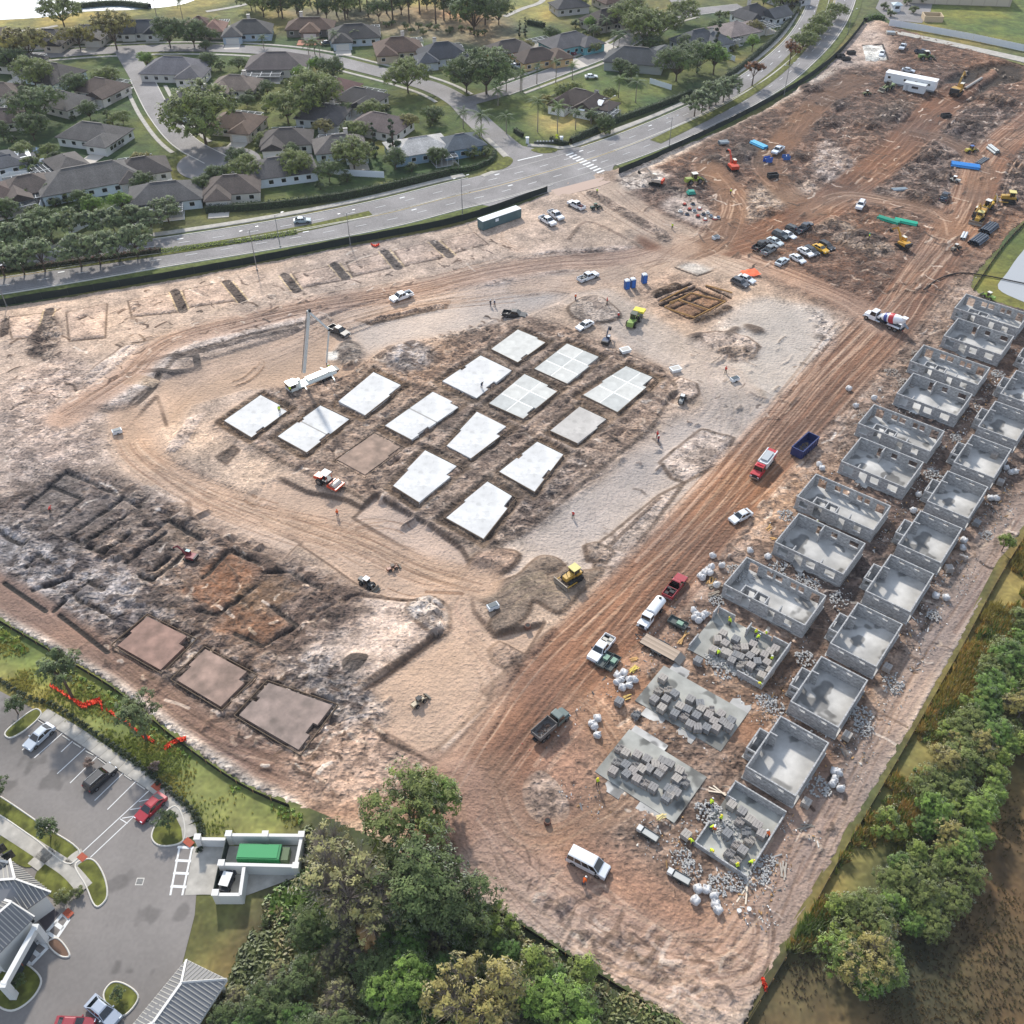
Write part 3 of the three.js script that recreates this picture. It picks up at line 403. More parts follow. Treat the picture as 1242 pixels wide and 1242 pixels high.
// level plots of the block houses and slabs
const ROWLONG = [115.3,142.9,170.5,198.3,226.0],ROWSMALL = [130.9,158.6,186.3,214.0],ROWBACK = [89.15,103.1,117.05,131,144.95,158.9,172.85,186.8,200.75,214.7];
for (const a of ROWLONG) flat.push({ a0: a - 12,a1: a + 0.6,b0: -39.2,b1: -23.4,y: 0.02 });
for (const a of ROWSMALL) flat.push({ a0: a - 9.9,a1: a + 0.6,b0: -37,b1: -23.3,y: 0.02 });
for (const a of ROWBACK) flat.push({ a0: a - 11.3,a1: a + 0.6,b0: -21.4,b1: -11.3,y: 0.02 });
flat.push({ a0: 65.5,a1: 76.5,b0: -37,b1: -22.8,y: 0.02 },{ a0: 79,a1: 90,b0: -39.3,b1: -23,y: 0.02 },{ a0: 93,a1: 105,b0: -38,b1: -23,y: 0.02 },{ a0: 64,a1: 77,b0: -20.3,b1: -11.4,y: 0.02 });
{
  const gmat = [];
  const rowSpan = (z) => { let a = 1e9,b = -1e9; for (let i = 0,q = SITE.length - 1; i < SITE.length; q = i++) { const [xi,zi] = SITE[i],[xj,zj] = SITE[q]; if ((zi > z) !== (zj > z)) { const x = (xj - xi) * (z - zi) / (zj - zi) + xi; a = Math.min(a,x); b = Math.max(b,x); } } return [a - 2,b + 2]; };
  for (const t of TILES) {
    const N = t.W * t.H,col = new Uint8Array(N * 4),bmp = new Uint8Array(N * 4),C = t.colD,H = t.hgtD,K = t.ctlD;
    for (let j = 0,o = 0; j < t.H; j++) {
      const z = t.z0 + (j + 0.5) / t.H * t.d,[xa,xb] = rowSpan(z);
      for (let i = 0; i < t.W; i++,o += 4) {
        const x0 = t.x0 + (i + 0.5) / t.W * t.w; if (x0 < xa || x0 > xb) continue;
        const x = x0,ch = K[o] / 255,ash = K[o + 1] / 255;
        const n1 = fbm(x * 0.045 + 9,z * 0.045,3) - 0.5,n2 = fbm(x * 0.35,z * 0.35 + 4,3) - 0.5,n3 = vn(x * 2.6,z * 2.6) - 0.5,n4 = vn(x * 7.1,z * 7.1) - 0.5;
        const sm = 1 - 0.72 * K[o + 2] / 255; let k = 0.97 * (1 + 0.32 * n1 + (0.42 * n2 + 0.22 * n3) * sm + 0.2 * n4 * (0.4 + 0.6 * sm)),r = C[o],g = C[o + 1],b = C[o + 2];
        r += n1 * 14; b -= n1 * 16; b *= 0.985;                   // warmer and cooler sand in broad patches
        if (ch > 0.03) {                              // turned soil: topsoil, sand and clay mixed
          const q = fbm(x * 0.55 + 80,z * 0.62 + 31,4),s = sstep(0.5,0.62,q) * ch,l = sstep(0.5,0.38,q) * ch;
          r = mix(r,62,s * 0.75); g = mix(g,50,s * 0.75); b = mix(b,44,s * 0.75);
          r = mix(r,196,l * 0.4); g = mix(g,178,l * 0.4); b = mix(b,164,l * 0.4);
          k += 0.25 * ch * n3;
        }
        if (ash > 0.03) { const q = fbm(x * 0.55 + 11,z * 0.62 + 70,4),l = sstep(0.5,0.66,q) * ash; r = mix(r,188,l * 0.6); g = mix(g,182,l * 0.6); b = mix(b,180,l * 0.6); const s = sstep(0.48,0.34,q) * ash; r = mix(r,58,s * 0.5); g = mix(g,56,s * 0.5); b = mix(b,62,s * 0.5); }
        const pb = vn(x * 4.3 + 9,z * 4.3 + 3),pd = vn(x * 3.1 + 60,z * 3.1 + 23),pc = ridge(x * 0.5 + 20,z * 0.55 + 8,3); if (pb > 0.86) k += (pb - 0.86) * 3.2 * sm; if (pd > 0.84) k -= (pd - 0.84) * 4.2 * (0.25 + 0.75 * sm) * (0.5 + ch); if (pc > 0.78) k -= (pc - 0.78) * 1.5 * sm * (0.4 + ch);
        col[o] = clamp(r * k,8,240); col[o + 1] = clamp(g * k,8,240); col[o + 2] = clamp(b * k,8,240); col[o + 3] = 255;
        const bb = (H[o] - 128) * 0.55 + 128 + n3 * 34 + n4 * 34 + (ridge(x * 1.1 + 7,z * 1.2,2) - 0.5) * (40 + 130 * ch);
        bmp[o] = bmp[o + 1] = bmp[o + 2] = clamp(bb,0,255); bmp[o + 3] = 255;
      }
    }
    const mk = (d,s) => { const x = new THREE.DataTexture(d,t.W,t.H); x.magFilter = THREE.LinearFilter; x.minFilter = THREE.LinearMipmapLinearFilter; x.generateMipmaps = true; if (s) x.colorSpace = THREE.SRGBColorSpace; x.needsUpdate = true; return x; };
    gmat.push(new THREE.MeshStandardMaterial({ map: mk(col,true),bumpMap: mk(bmp,false),bumpScale: 0.8,roughness: 0.96 }));
  }
  TILES.forEach((t,k) => {
    const nx = Math.round(t.w / t.cell),nz = Math.round(t.d / t.cell),id = new Int32Array((nx + 1) * (nz + 1)).fill(-1),p = [],u = [],ix = [],ins = new Uint8Array((nx + 1) * (nz + 1));
    // where each row lies inside the site, from the outline's crossings
    for (let j = 0; j <= nz; j++) {
      const z = t.z0 + j / nz * t.d,xs = []; for (let i = 0,q = SITE.length - 1; i < SITE.length; q = i++) { const [xi,zi] = SITE[i],[xj,zj] = SITE[q]; if ((zi > z) !== (zj > z)) xs.push((xj - xi) * (z - zi) / (zj - zi) + xi); }
      xs.sort((a,b) => a - b); for (let m = 0; m + 1 < xs.length; m += 2) for (let i = Math.max(0,Math.ceil((xs[m] - t.x0) / t.w * nx)); i <= Math.min(nx,Math.floor((xs[m + 1] - t.x0) / t.w * nx)); i++) ins[j * (nx + 1) + i] = 1;
    }
    const vert = (i,j) => { const q = j * (nx + 1) + i; if (id[q] < 0) { const x = t.x0 + i / nx * t.w,z = t.z0 + j / nz * t.d; id[q] = p.length / 3; let y = gy(x,z); for (const [a,b] of [[-1,0],[1,0],[0,-1],[0,1]]) { const jj = j + b,ii = i + a; if (jj >= 0 && jj <= nz && ii >= 0 && ii <= nx && !ins[jj * (nx + 1) + ii]) y = Math.min(y,-0.25); } p.push(x,y,z); u.push(i / nx,j / nz); } return id[q]; };
    for (let j = 0; j < nz; j++) for (let i = 0; i < nx; i++) { const q = j * (nx + 1) + i; if (ins[q] && ins[q + 1] && ins[q + nx + 1] && ins[q + nx + 2]) { const a = vert(i,j),b = vert(i + 1,j),c = vert(i,j + 1),d = vert(i + 1,j + 1); ix.push(a,c,b,b,c,d); } }
    const g = new THREE.BufferGeometry(); g.setAttribute('position',new THREE.Float32BufferAttribute(p,3)); g.setAttribute('uv',new THREE.Float32BufferAttribute(u,2)); g.setIndex(ix); g.computeVertexNormals();
    struct('construction_ground',g,gmat[k]);
    for (const key of ['col','hgt','ctl']) { t[key] = null; } t.colD = null;
  });
}
// land round the site: turf, woodland floor and field in one sheet, and plain land out to the horizon
const LAND = { x0: -290,z0: -580,w: 580,d: 570,W: 1536,H: 1536 };
{
  const c = document.createElement('canvas'); c.width = LAND.W; c.height = LAND.H; const g = c.getContext('2d',{ willReadFrequently: true });
  g.fillStyle = '#575a33'; g.fillRect(0,0,LAND.W,LAND.H); g.setTransform(LAND.W / LAND.w,0,0,LAND.H / LAND.d,-LAND.x0 * LAND.W / LAND.w,-LAND.z0 * LAND.H / LAND.d);
  const f = (px,col,blur = 2) => { g.filter = blur ? `blur(${blur * 2.6}px)` : 'none'; g.fillStyle = col; trace(g,PP(px),true); g.fill(); };
  f([[-200,60],[0,40],[250,8],[420,-20],[420,-60],[-200,-60]],'#8a8048',3); f([[-200,26],[0,24],[230,2],[300,-30],[-200,-30]],'#8a8048',2); f([[250,20],[420,-30],[480,-60],[900,-60],[700,10],[640,35],[600,20]],'#7f7a44',3);
  f([[0,60],[150,50],[600,40],[900,20],[960,40],[700,170],[600,200],[0,300],[-200,300]],'#4a5528',3);
  f([[330,12],[600,5],[640,40],[600,60],[400,35]],'#837458',3);
  f([[610,120],[720,80],[830,105],[740,150],[650,165]],'#566130',2); f([[640,140],[700,135],[735,150],[660,165]],'#8c8350',3);
  f([[1100,10],[1160,-40],[1400,-40],[1400,90],[1242,55],[1110,25]],'#5f682f',3); f([[1000,90],[1100,30],[1250,65],[1250,80],[1100,45]],'#6d6839',1);
  f([[1180,350],[1215,300],[1300,230],[1400,300],[1300,420],[1210,366]],'#67682f',1);
  f([[1242,640],[1165,782],[1110,880],[1060,962],[1012,1046],[950,1156],[890,1280],[1000,1400],[1500,1300],[1500,500]],'#54492f',1); f([[1242,720],[1150,800],[1000,1090],[1040,1160],[1242,980]],'#565432',3); f([[1000,1160],[1100,1120],[1242,950],[1300,1000],[1242,1300],[960,1300]],'#51442f',4);
  f([[1300,560],[1242,645],[1165,785],[1110,884],[1060,966],[1012,1050],[950,1160],[985,1165],[1050,1075],[1120,965],[1190,835],[1300,650]],'#857a46',1.5); f([[1040,1240],[1130,1130],[1200,1090],[1180,1250]],'#48432d',3); f([[940,1180],[1000,1130],[1060,1160],[1050,1290],[900,1290]],'#5a5036',3);
  f([[-80,700],[0,752],[140,835],[300,955],[375,990],[380,1090],[280,1130],[240,1010],[110,900],[0,835],[-80,800]],'#837f48',1); f([[-80,715],[0,760],[140,842],[300,960],[372,990],[340,1000],[220,915],[110,862],[0,790]],'#68773a',2);
  f([[370,985],[565,1085],[820,1245],[850,1300],[240,1300],[290,1110],[330,1060]],'#4b4430',2); f([[240,1170],[340,1160],[300,1300],[200,1300]],'#7d7048',3);
  g.filter = 'none';
  const D = g.getImageData(0,0,LAND.W,LAND.H).data,d = new Uint8Array(D.length),bm = new Uint8Array(D.length);
  for (let j = 0,o = 0; j < LAND.H; j++) for (let i = 0; i < LAND.W; i++,o += 4) {
    const x = LAND.x0 + i / LAND.W * LAND.w,z = LAND.z0 + j / LAND.H * LAND.d,a = fbm(x * 0.06,z * 0.06 + 30,4) - 0.5,b = fbm(x * 0.5 + 3,z * 0.5,3) - 0.5,e = vn(x * 3.3,z * 3.3) - 0.5,k = 1 + 0.5 * a + 0.45 * b + 0.25 * e;
    d[o] = clamp((D[o] + a * 44) * k,5,235); d[o + 1] = clamp(D[o + 1] * k,5,235); d[o + 2] = clamp((D[o + 2] - a * 10) * k,5,235); d[o + 3] = 255; bm[o] = bm[o + 1] = bm[o + 2] = clamp(128 + b * 90 + e * 110); bm[o + 3] = 255;
    bm[o] = bm[o + 1] = bm[o + 2] = clamp(128 + b * 120 + e * 110,0,255);
  }
  const mk = (q,s) => { const x = new THREE.DataTexture(q,LAND.W,LAND.H); x.magFilter = THREE.LinearFilter; x.minFilter = THREE.LinearMipmapLinearFilter; x.generateMipmaps = true; if (s) x.colorSpace = THREE.SRGBColorSpace; x.needsUpdate = true; return x; };
  const shape = new THREE.Shape([[LAND.x0,LAND.z0],[LAND.x0 + LAND.w,LAND.z0],[LAND.x0 + LAND.w,LAND.z0 + LAND.d],[LAND.x0,LAND.z0 + LAND.d]].map(([x,z]) => new THREE.Vector2(x,-z)));
  const sgn = SITE.reduce((s,p,i) => { const n = SITE[(i + 1) % SITE.length]; return s + p[0] * n[1] - n[0] * p[1]; },0) > 0 ? 1 : -1;
  shape.holes.push(new THREE.Path(offsetLine(SITE.slice(0,-1),sgn * 0.8).map(([x,z]) => new THREE.Vector2(x,-z))));
  const q = new THREE.ShapeGeometry(shape); q.rotateX(-Math.PI / 2); q.translate(0,-0.1,0);
  for (let i = 0; i < q.attributes.position.count; i++) { const x = q.attributes.position.getX(i),z = q.attributes.position.getZ(i); q.attributes.uv.setXY(i,(x - LAND.x0) / LAND.w,(z - LAND.z0) / LAND.d); }
  struct('grass_ground',q,new THREE.MeshStandardMaterial({ map: mk(d,true),bumpMap: mk(bm,false),bumpScale: 0.35,roughness: 1 }));
  const far = new THREE.PlaneGeometry(9000,9000); far.rotateX(-Math.PI / 2); far.translate(0,-4,0);
  struct('distant_ground',far,new THREE.MeshStandardMaterial({ color: '#62663c',roughness: 1,map: dataTex(256,256,(u,v) => { const k = 150 + 160 * (tfbm(u,v,8,3) - 0.5); return [k,k,k]; },true,[60,60]) }));
}
// ---------------------------------------------------------------- block houses under construction
const blockTex = (() => {
  const f = (u,v) => { const x = u * 3.2,y = v * 3.2,row = Math.floor(y / 0.2),bxk = x / 0.4 + (row & 1 ? 0.5 : 0),bi = Math.floor(bxk),fx = bxk - bi,fy = y / 0.2 - row; const joint = fx < 0.035 || fy < 0.06; const t = NT[((row & 15) * 256 + ((bi + 16) & 7) * 9) & 65535] - 0.5; return { joint,t }; };
  return dataTex(256,256,(u,v) => { const { joint,t } = f(u,v),n = tfbm(u,v,8,2) - 0.5,k = (joint ? 194 : 158 + t * 44) + n * 60; return [k,k * 0.995,k * 0.985]; },true,[1 / 3.2,1 / 3.2]);
})();
const BLOCK = new THREE.MeshStandardMaterial({ map: blockTex,roughness: 0.95 });
const SILL = mat('#c4c2bd',0.9),LUMBER = mat('#c0975f',0.85);
const floorTex = [1,2,3].map((s) => dataTex(256,256,(u,v) => { const n = tfbm(u,v,4,s * 5,5) - 0.5,w = sstep(0.56,0.66,tfbm(u,v,5,s * 9 + 2,3)),m = 172 + n * 110 - w * 58; return [m,m * 0.985,m * 0.955]; },true,[1 / 14,1 / 14]));
const FLOORS = floorTex.map((t) => new THREE.MeshStandardMaterial({ map: t,roughness: 0.9 }));
// a wall from p to q (local x, z); openings [u0, u1, v0, v1] along it; doors have v0 = 0
function wall(parent,p,q,h,ops = [],th = 0.2,y0 = 0.12,name = 'wall') {
  const L = Math.hypot(q[0] - p[0],q[1] - p[1]),out = [[0,0]];
  for (const [a,b,c,d] of ops.filter((o) => o[2] === 0).sort((m,n) => m[0] - n[0])) out.push([a,0],[a,d],[b,d],[b,0]);
  out.push([L,0],[L,h],[0,h]);
  const holes = ops.filter((o) => o[2] > 0).map(([a,b,c,d]) => [[a,c],[a,d],[b,d],[b,c]]);
  const g = extr(out,th,0,holes),yaw = Math.atan2(-(q[1] - p[1]),q[0] - p[0]);
  const place = (x) => { x.rotateY(yaw); x.translate(p[0],y0,p[1]); return x; };
  const w = M(name,place(g),BLOCK,parent);
  for (const [a,b,c] of ops) if (c > 0.5) M('sill',place(bx(b - a + 0.16,0.1,th + 0.09,(a + b) / 2,c - 0.052,0)),SILL,w);
  return w;
}
const HW = 2.75,STAINED = FLOORS.map((m) => { const q = m.clone(); q.color.set('#e6e8e4'); return q; });
function shell(name,label,cat,a,b,build,group) { const [x,z] = AB(a,b),t = thing(name,label,cat,[x,0,z],YAW_B,group); build(t); return t; }
function floorOf(t,pts,k,name = 'floor_slab') { M(name,slabGeo(pts,-0.35,0.12),k >= 10 ? STAINED[k - 10] : FLOORS[k % 3],t); }
function backUnit(t,k) {
  const W = 7.6,D = 10.8; floorOf(t,[[-0.15,-0.15],[W + 0.15,-0.15],[W + 0.15,D + 0.15],[-0.15,D + 0.15],[-0.15,7.9],[-1.7,7.9],[-1.7,3.4],[-0.15,3.4]],k);
  wall(t,[0,0.1],[W,0.1],HW,[[1.7,2.7,1.95,2.3],[4.3,5.3,1.95,2.3]]);
  wall(t,[0,D - 0.1],[W,D - 0.1],HW,[[1.5,2.5,1.95,2.3],[4.9,5.9,1.95,2.3]]);
  wall(t,[0.1,0.2],[0.1,D - 0.2],HW,[[3.9,5.7,0,2.2]]);
  wall(t,[W - 0.1,0.2],[W - 0.1,D - 0.2],HW,[[8.3,10.0,0,2.2]]);
  wall(t,[0.2,3.5],[1.25,3.5],HW); wall(t,[-1.5,3.5],[0,3.5],2.3); wall(t,[-1.4,3.6],[-1.4,7.5],2.3,[[0.5,2.0,0.9,1.9]]); wall(t,[-1.5,7.6],[0,7.6],2.3,[[0.35,1.2,0.9,1.9]]);
}
function longUnit(t,k) {
  const W = 14.6,D = 8.1; floorOf(t,[[-0.15,-0.15],[W + 0.15,-0.15],[W + 0.15,D + 0.15],[-0.15,D + 0.15]],k);
  wall(t,[0,0.1],[W,0.1],HW,[[0.9,2.5,0,2.15],[4.1,5.3,0.9,2.15],[5.7,7.0,0.9,2.15],[8.5,9.5,0.9,2.15],[9.9,10.9,0.9,2.15],[12.2,13.7,0,2.15]]);
  wall(t,[0,D - 0.1],[W,D - 0.1],HW,[[0.7,2.3,0.8,2.15],[3.5,5.0,0,2.3],[8.3,9.4,0,2.2],[11.2,12.5,0.8,2.1]]);
  wall(t,[0.1,0.2],[0.1,D - 0.2],HW); wall(t,[W - 0.1,0.2],[W - 0.1,D - 0.2],HW);
  wall(t,[2.9,D - 2.1],[7.4,D - 2.1],HW,[[0.9,1.9,0,2.1],[2.9,3.9,0.9,2.1]]); wall(t,[3.0,D - 2.0],[3.0,D - 0.2],HW); wall(t,[5.3,D - 2.0],[5.3,D - 0.2],HW); wall(t,[7.3,D - 2.0],[7.3,D - 0.2],HW); wall(t,[9.8,D - 1.7],[9.8,D - 0.2],HW);
}
function frontUnit(t,k) {
  const W = 12.6,D = 9.4; floorOf(t,[[-0.15,-0.15],[W + 0.15,-0.15],[W + 0.15,D + 0.15],[6.2,D + 0.15],[6.2,D + 1.2],[3.7,D + 1.2],[3.7,D + 0.15],[-0.15,D + 0.15]],k);
  wall(t,[0,0.1],[W,0.1],HW,[[3.9,4.8,0,2.1],[6.6,7.7,0.9,2.1],[10.0,11.6,0.9,2.1]]);
  wall(t,[0,D - 0.1],[W,D - 0.1],HW,[[0.8,2.7,0.5,2.2],[3.9,5.4,0,2.2],[6.1,7.7,0.8,2.15],[9.5,11.3,0.8,2.15]]);
  wall(t,[0.1,0.2],[0.1,D - 0.2],HW); wall(t,[W - 0.1,0.2],[W - 0.1,D - 0.2],HW);
  wall(t,[5.1,0.2],[5.1,2.1],HW); wall(t,[3.3,D - 1.4],[3.3,D - 0.2],HW); wall(t,[8.4,D - 1.3],[8.4,D - 0.2],HW);
}
const ord = ['nearest','second','third','fourth','fifth','sixth','seventh','eighth','ninth','tenth'];
ROWLONG.forEach((a,k) => shell('block_house',`wide roofless block house with many rear windows, ${ord[k]} of its kind from the camera`,'house',a,-38.7,(t) => longUnit(t,k),'block houses beside the haul road'));
ROWSMALL.forEach((a,k) => shell('block_house',`roofless block house with two big front windows, ${ord[k]} of its kind from the camera`,'house',a,-36.5,(t) => frontUnit(t,k + 1),'block houses beside the haul road'));
ROWBACK.forEach((a,k) => shell('block_house',`small roofless block house with slit windows, ${ord[k]} in the row beside the woods`,'house',a,-19.5,(t) => backUnit(t,k),'small block houses in the back row'));
{ // lots where the walls are only begun
  shell('house_slab','grey concrete house slab stacked with block pallets, nearest the white passenger van','slab',75.3,-36.5,(t) => { floorOf(t,[[0,0],[13,0],[13,9],[0,9]],10); M('porch_slab',slabGeo([[2.2,9.01],[5,9.01],[5,10.6],[2.2,10.6]],-0.3,0.06),FLOORS[1],t); M('porch_slab',slabGeo([[7.6,9.01],[11,9.01],[11,10.3],[7.6,10.3]],-0.3,0.06),FLOORS[2],t); M('porch_slab',slabGeo([[0.3,-1.2],[6,-1.2],[6,-0.01],[0.3,-0.01]],-0.3,0.05),FLOORS[2],t); });
  shell('house_slab','grey concrete house slab crowded with block pallets, beside the flatbed trailer','slab',88.6,-38.6,(t) => { floorOf(t,[[0,0],[14.6,0],[14.6,8.4],[0,8.4]],11); M('porch_slab',slabGeo([[2,8.41],[5.4,8.41],[5.4,10],[2,10]],-0.3,0.06),FLOORS[0],t); M('porch_slab',slabGeo([[7.8,8.41],[10.6,8.41],[10.6,9.9],[7.8,9.9]],-0.3,0.06),FLOORS[2],t); M('porch_slab',slabGeo([[1,-1.6],[4,-1.6],[4,-0.01],[1,-0.01]],-0.3,0.06),FLOORS[0],t); M('porch_slab',slabGeo([[11.5,-2.2],[14.6,-2.2],[14.6,-0.01],[11.5,-0.01]],-0.3,0.06),FLOORS[1],t); });
  shell('block_house','half built block house full of block pallets and masons, its walls begun on three sides','house',103.4,-37.4,(t) => { floorOf(t,[[0,0],[13,0],[13,9.6],[0,9.6]],12); wall(t,[12.9,0.2],[12.9,9.4],2.2); wall(t,[10,0.1],[13,0.1],1.4); wall(t,[0.3,0.1],[3.2,0.1],1.6); wall(t,[0.1,0.2],[0.1,1.8],1.8); wall(t,[6,0.1],[9.8,0.1],1.0); wall(t,[6.1,0.2],[6.1,1.9],2.0); wall(t,[8.6,9.5],[13,9.5],1.2); wall(t,[0.1,6.5],[0.1,9.4],0.8); });
  shell('block_house','low half built block house with masons at work, nearest the bottom corner of the site','house',76.3,-19.8,(t) => { floorOf(t,[[0,0],[7.8,0],[7.8,11.2],[0,11.2]],10); wall(t,[0,0.1],[7.8,0.1],1.6); wall(t,[7.7,0.2],[7.7,9.6],1.0); wall(t,[0.1,0.2],[0.1,2.4],1.4); wall(t,[0.2,2.5],[1.5,2.5],1.2); wall(t,[0.1,7.2],[0.1,11.1],0.8); wall(t,[0.2,11.1],[7.8,11.1],0.8); });
}
// pallets of block, bags of sand, rubble
const C7 = (x0,y0,k) => (l) => l.map(([x,y]) => [x0 + x / k,y0 + y / k]);
const bStack = (() => { const R = rng(31),l = []; for (let y = 0; y < 5; y++) for (let i = 0; i < 3; i++) for (let j = 0; j < 6; j++) { if (y === 4 && R() < 0.1) continue; l.push(bx(0.372,0.17,0.165,(i - 1) * 0.4 + (R() - 0.5) * 0.03,0.24 + y * 0.2,(j - 2.5) * 0.2 + (R() - 0.5) * 0.01)); } return merge(l); })();
const bHalf = (() => { const R = rng(32),l = []; for (let y = 0; y < 4; y++) for (let i = 0; i < 3; i++) for (let j = 0; j < 6; j++) { if (y > 1 && R() < 0.25 * y) continue; for (const s of [-0.16,0,0.16]) l.push(bx(0.05,0.188,0.186,(i - 1) * 0.4 + s,0.24 + y * 0.2,(j - 2.5) * 0.2)); for (const s of [-0.075,0.075]) l.push(bx(0.37,0.18,0.034,(i - 1) * 0.4,0.238 + y * 0.2,(j - 2.5) * 0.2 + s)); } return merge(l); })();
const palletGeo = (() => { const l = []; for (let i = 0; i < 5; i++) l.push(bx(1.2,0.022,0.14,0,0.128,(i - 2) * 0.25)); for (const x of [-0.5,0,0.5]) l.push(bx(0.1,0.11,1.14,x,0.06,0)); return merge(l); })();
const STACKM = ['#aaa6a2','#bab2ab','#9a9a9a','#c4bcb2'].map((c) => new THREE.MeshStandardMaterial({ color: c,roughness: 0.95,map: dataTex(64,64,(u,v) => { const k = 225 + 60 * (tfbm(u,v,8,4) - 0.5); return [k,k,k]; }) }));
const PR = rng(44);
function pallets(list,label,group,y) {
  list.forEach(([px,py]) => { const [x,z] = P(px,py,0.6),t = thing('block_pallet',label,'pallet',[x,y ?? gy(x,z),z],YAW_B + (PR() - 0.5) * 0.2 + (PR() < 0.1 ? 0.6 : 0),group); M('pallet',palletGeo,WOOD,t); M('block_stack',PR() < 0.72 ? bStack : bHalf,STACKM[Math.floor(PR() * 4)],t); });
}
pallets(C7(700,870,7.7625)([[455,345],[565,365],[655,405],[370,430],[455,460],[542,468],[605,500],[675,495],[770,540],[338,515],[465,545],[560,592],[632,628],[712,672],[800,420],[870,450],[962,510],[860,690],[920,650],[840,770],[735,455],[935,590],[985,560],[1010,620],[930,720],[870,745],[800,500],[520,520],[400,300]]),'pallet of grey concrete blocks on the slab nearest the white passenger van','block pallets on the slab near the van',0.12);
pallets(C7(720,740,7.7625)([[650,650],[610,765],[910,850],[998,890],[1100,945],[1195,990],[762,985],[880,948],[965,1005],[905,1085],[975,1115],[1060,1120],[1215,1065],[570,850],[810,915],[1270,1110],[700,760],[680,850],[850,1010],[1010,940],[1130,1060],[1150,1120],[1080,1000],[640,930],[760,800],[1290,1050]]),'pallet of grey concrete blocks on the slab beside the flatbed trailer','block pallets on the slab by the trailer',0.12);
pallets(C7(820,720,7.7625)([[390,440],[458,480],[440,385],[490,575],[560,440],[570,515],[600,605],[830,590],[850,660],[700,690],[790,720],[880,740],[640,650],[930,530],[720,490],[350,540],[520,640],[600,680],[760,650],[800,780],[690,600],[880,560],[640,520],[450,560],[740,560],[560,590]]),'pallet of grey concrete blocks inside the half built block house','block pallets in the half built house',0.12);
pallets(C7(820,930,7.7625)([[620,430],[690,505],[570,745],[690,700],[622,800],[560,890],[520,370],[660,620],[600,520],[760,560],[800,640],[480,640],[500,820]]),'pallet of grey concrete blocks in the low half built house of the back row','block pallets in the back row house',0.12);
pallets([[750.9,850.8]],'lone block pallet on the mud below the heap of white bags');
pallets([[771.5,865.6]],'block pallet with hollow cells up, in front of the slab by the flatbed trailer');
pallets([[846.4,802.4]],'block pallet outside the left corner of the half built house');
pallets([[832,1013]],'block pallet left of the low half built house');
pallets([[1026.7,894],[978,973.6],[1076,810],[1151,690],[1213,586],[1185,633.6],[1206,552]],'block pallet behind the back row of small block houses','block pallets behind the back row');
const BAGM = new THREE.MeshStandardMaterial({ color: '#dcdad8',roughness: 0.85,map: dataTex(64,64,(u,v) => { const k = 232 + 60 * (tfbm(u,v,8,6) - 0.5); return [k,k,k]; }) });
const bagGeos = [1,2,3].map((s) => { const g = new THREE.SphereGeometry(0.56,14,10),p = g.attributes.position; for (let i = 0; i < p.count; i++) { let x = p.getX(i),y = p.getY(i),z = p.getZ(i); const m = Math.max(Math.abs(x),Math.abs(z)) || 1,l = Math.hypot(x,z) || 1,k = mix(1,l / m,0.6); x *= k; z *= k; y = Math.sign(y) * Math.pow(Math.abs(y) / 0.56,0.7) * 0.5; const n = 1 + 0.42 * (vn(x * 4.2 + s * 9,z * 4.2 + y * 5) - 0.5); p.setXYZ(i,x * n,(y + 0.46) * n,z * n); } g.computeVertexNormals(); return g; });
const loopGeo = new THREE.TorusGeometry(0.13,0.028,5,8);
const BR = rng(91);
function bags(list,label,group,up = 0) { list.forEach(([px,py],i) => { const [x,z] = P(px,py,0.5),t = thing('bulk_bag',label,'bag',[x,gy(x,z) - 0.03 + (up && i % 3 === 2 ? up : 0),z],BR() * 6,group); M('bag',bagGeos[Math.floor(BR() * 3)],BAGM,t); for (const [a,b] of [[0.33,0.33],[-0.33,0.33],[0.33,-0.33],[-0.33,-0.33]]) { const o = M('lifting_loop',loopGeo,BAGM,t); o.position.set(a,0.93,b); o.rotation.y = a * 3; } }); }
bags(C7(720,740,7.7625)([[225,605],[285,585],[335,650],[262,645],[222,672],[272,722],[335,702],[390,650]]),'white bulk sand bag in the heap beside the parked white pickup','bag heap beside the white pickup');
bags(C7(720,740,7.7625)([[38,1012],[5,1090],[35,1165],[-15,1060]]),'round white bulk bag in the row left of the nearest block slab','bags in a row by the nearest slab');
bags(C7(780,620,7.7625)([[480,930],[510,975],[562,985],[522,1025],[592,965],[485,995]]),'white bulk bag in the cluster behind the white tank truck','bags behind the tank truck');
bags(C7(780,620,7.7625)([[605,560],[560,622],[625,590],[540,605],[580,580],[640,545]]),'white bulk bag in the heap beyond the red pickup','bags beyond the red pickup',0.35);
bags(C7(780,620,7.7625)([[660,410],[740,512]]),'white bulk bag on the rubble left of the nearest wide block house','bags left of the nearest wide house');
bags([[910,667.7]],'crumpled white bag on the sand above the nearest wide block house');
bags([[931.4,675.4]],'white bag at the back wall of the nearest wide block house');
bags([[869,710]],'single white bag between the timber heap and the nearest wide house');
bags(C7(620,922,3.881)([[880,607],[920,607],[955,637],[962,672],[975,702],[868,660]]),'white bulk bag in the ring below the low half built house','bags below the low half built house');
bags(C7(860,840,6.21)([[945,590],[982,602],[935,682],[992,717],[950,650]]),'white bulk bag right of the last finished small block house','bags right of the nearest small house');
bags([[1134.7,723.5],[1147.6,725]],'one of two white bags by the right wall of a small block house','two bags by the back row');
bags(C7(1102,540,8.87)([[597,1020],[590,1095]]),'white bag at the shaded wall of a small block house','bags at a shaded wall');
bags(C7(1102,540,8.87)([[1050,240],[1150,280],[1100,285]]),'white bag in the far group behind the back row','far bags behind the back row');
bags(C7(1102,540,8.87)([[880,565],[945,575]]),'white bag beside a block pallet behind the back row','bags beside a pallet behind the back row');
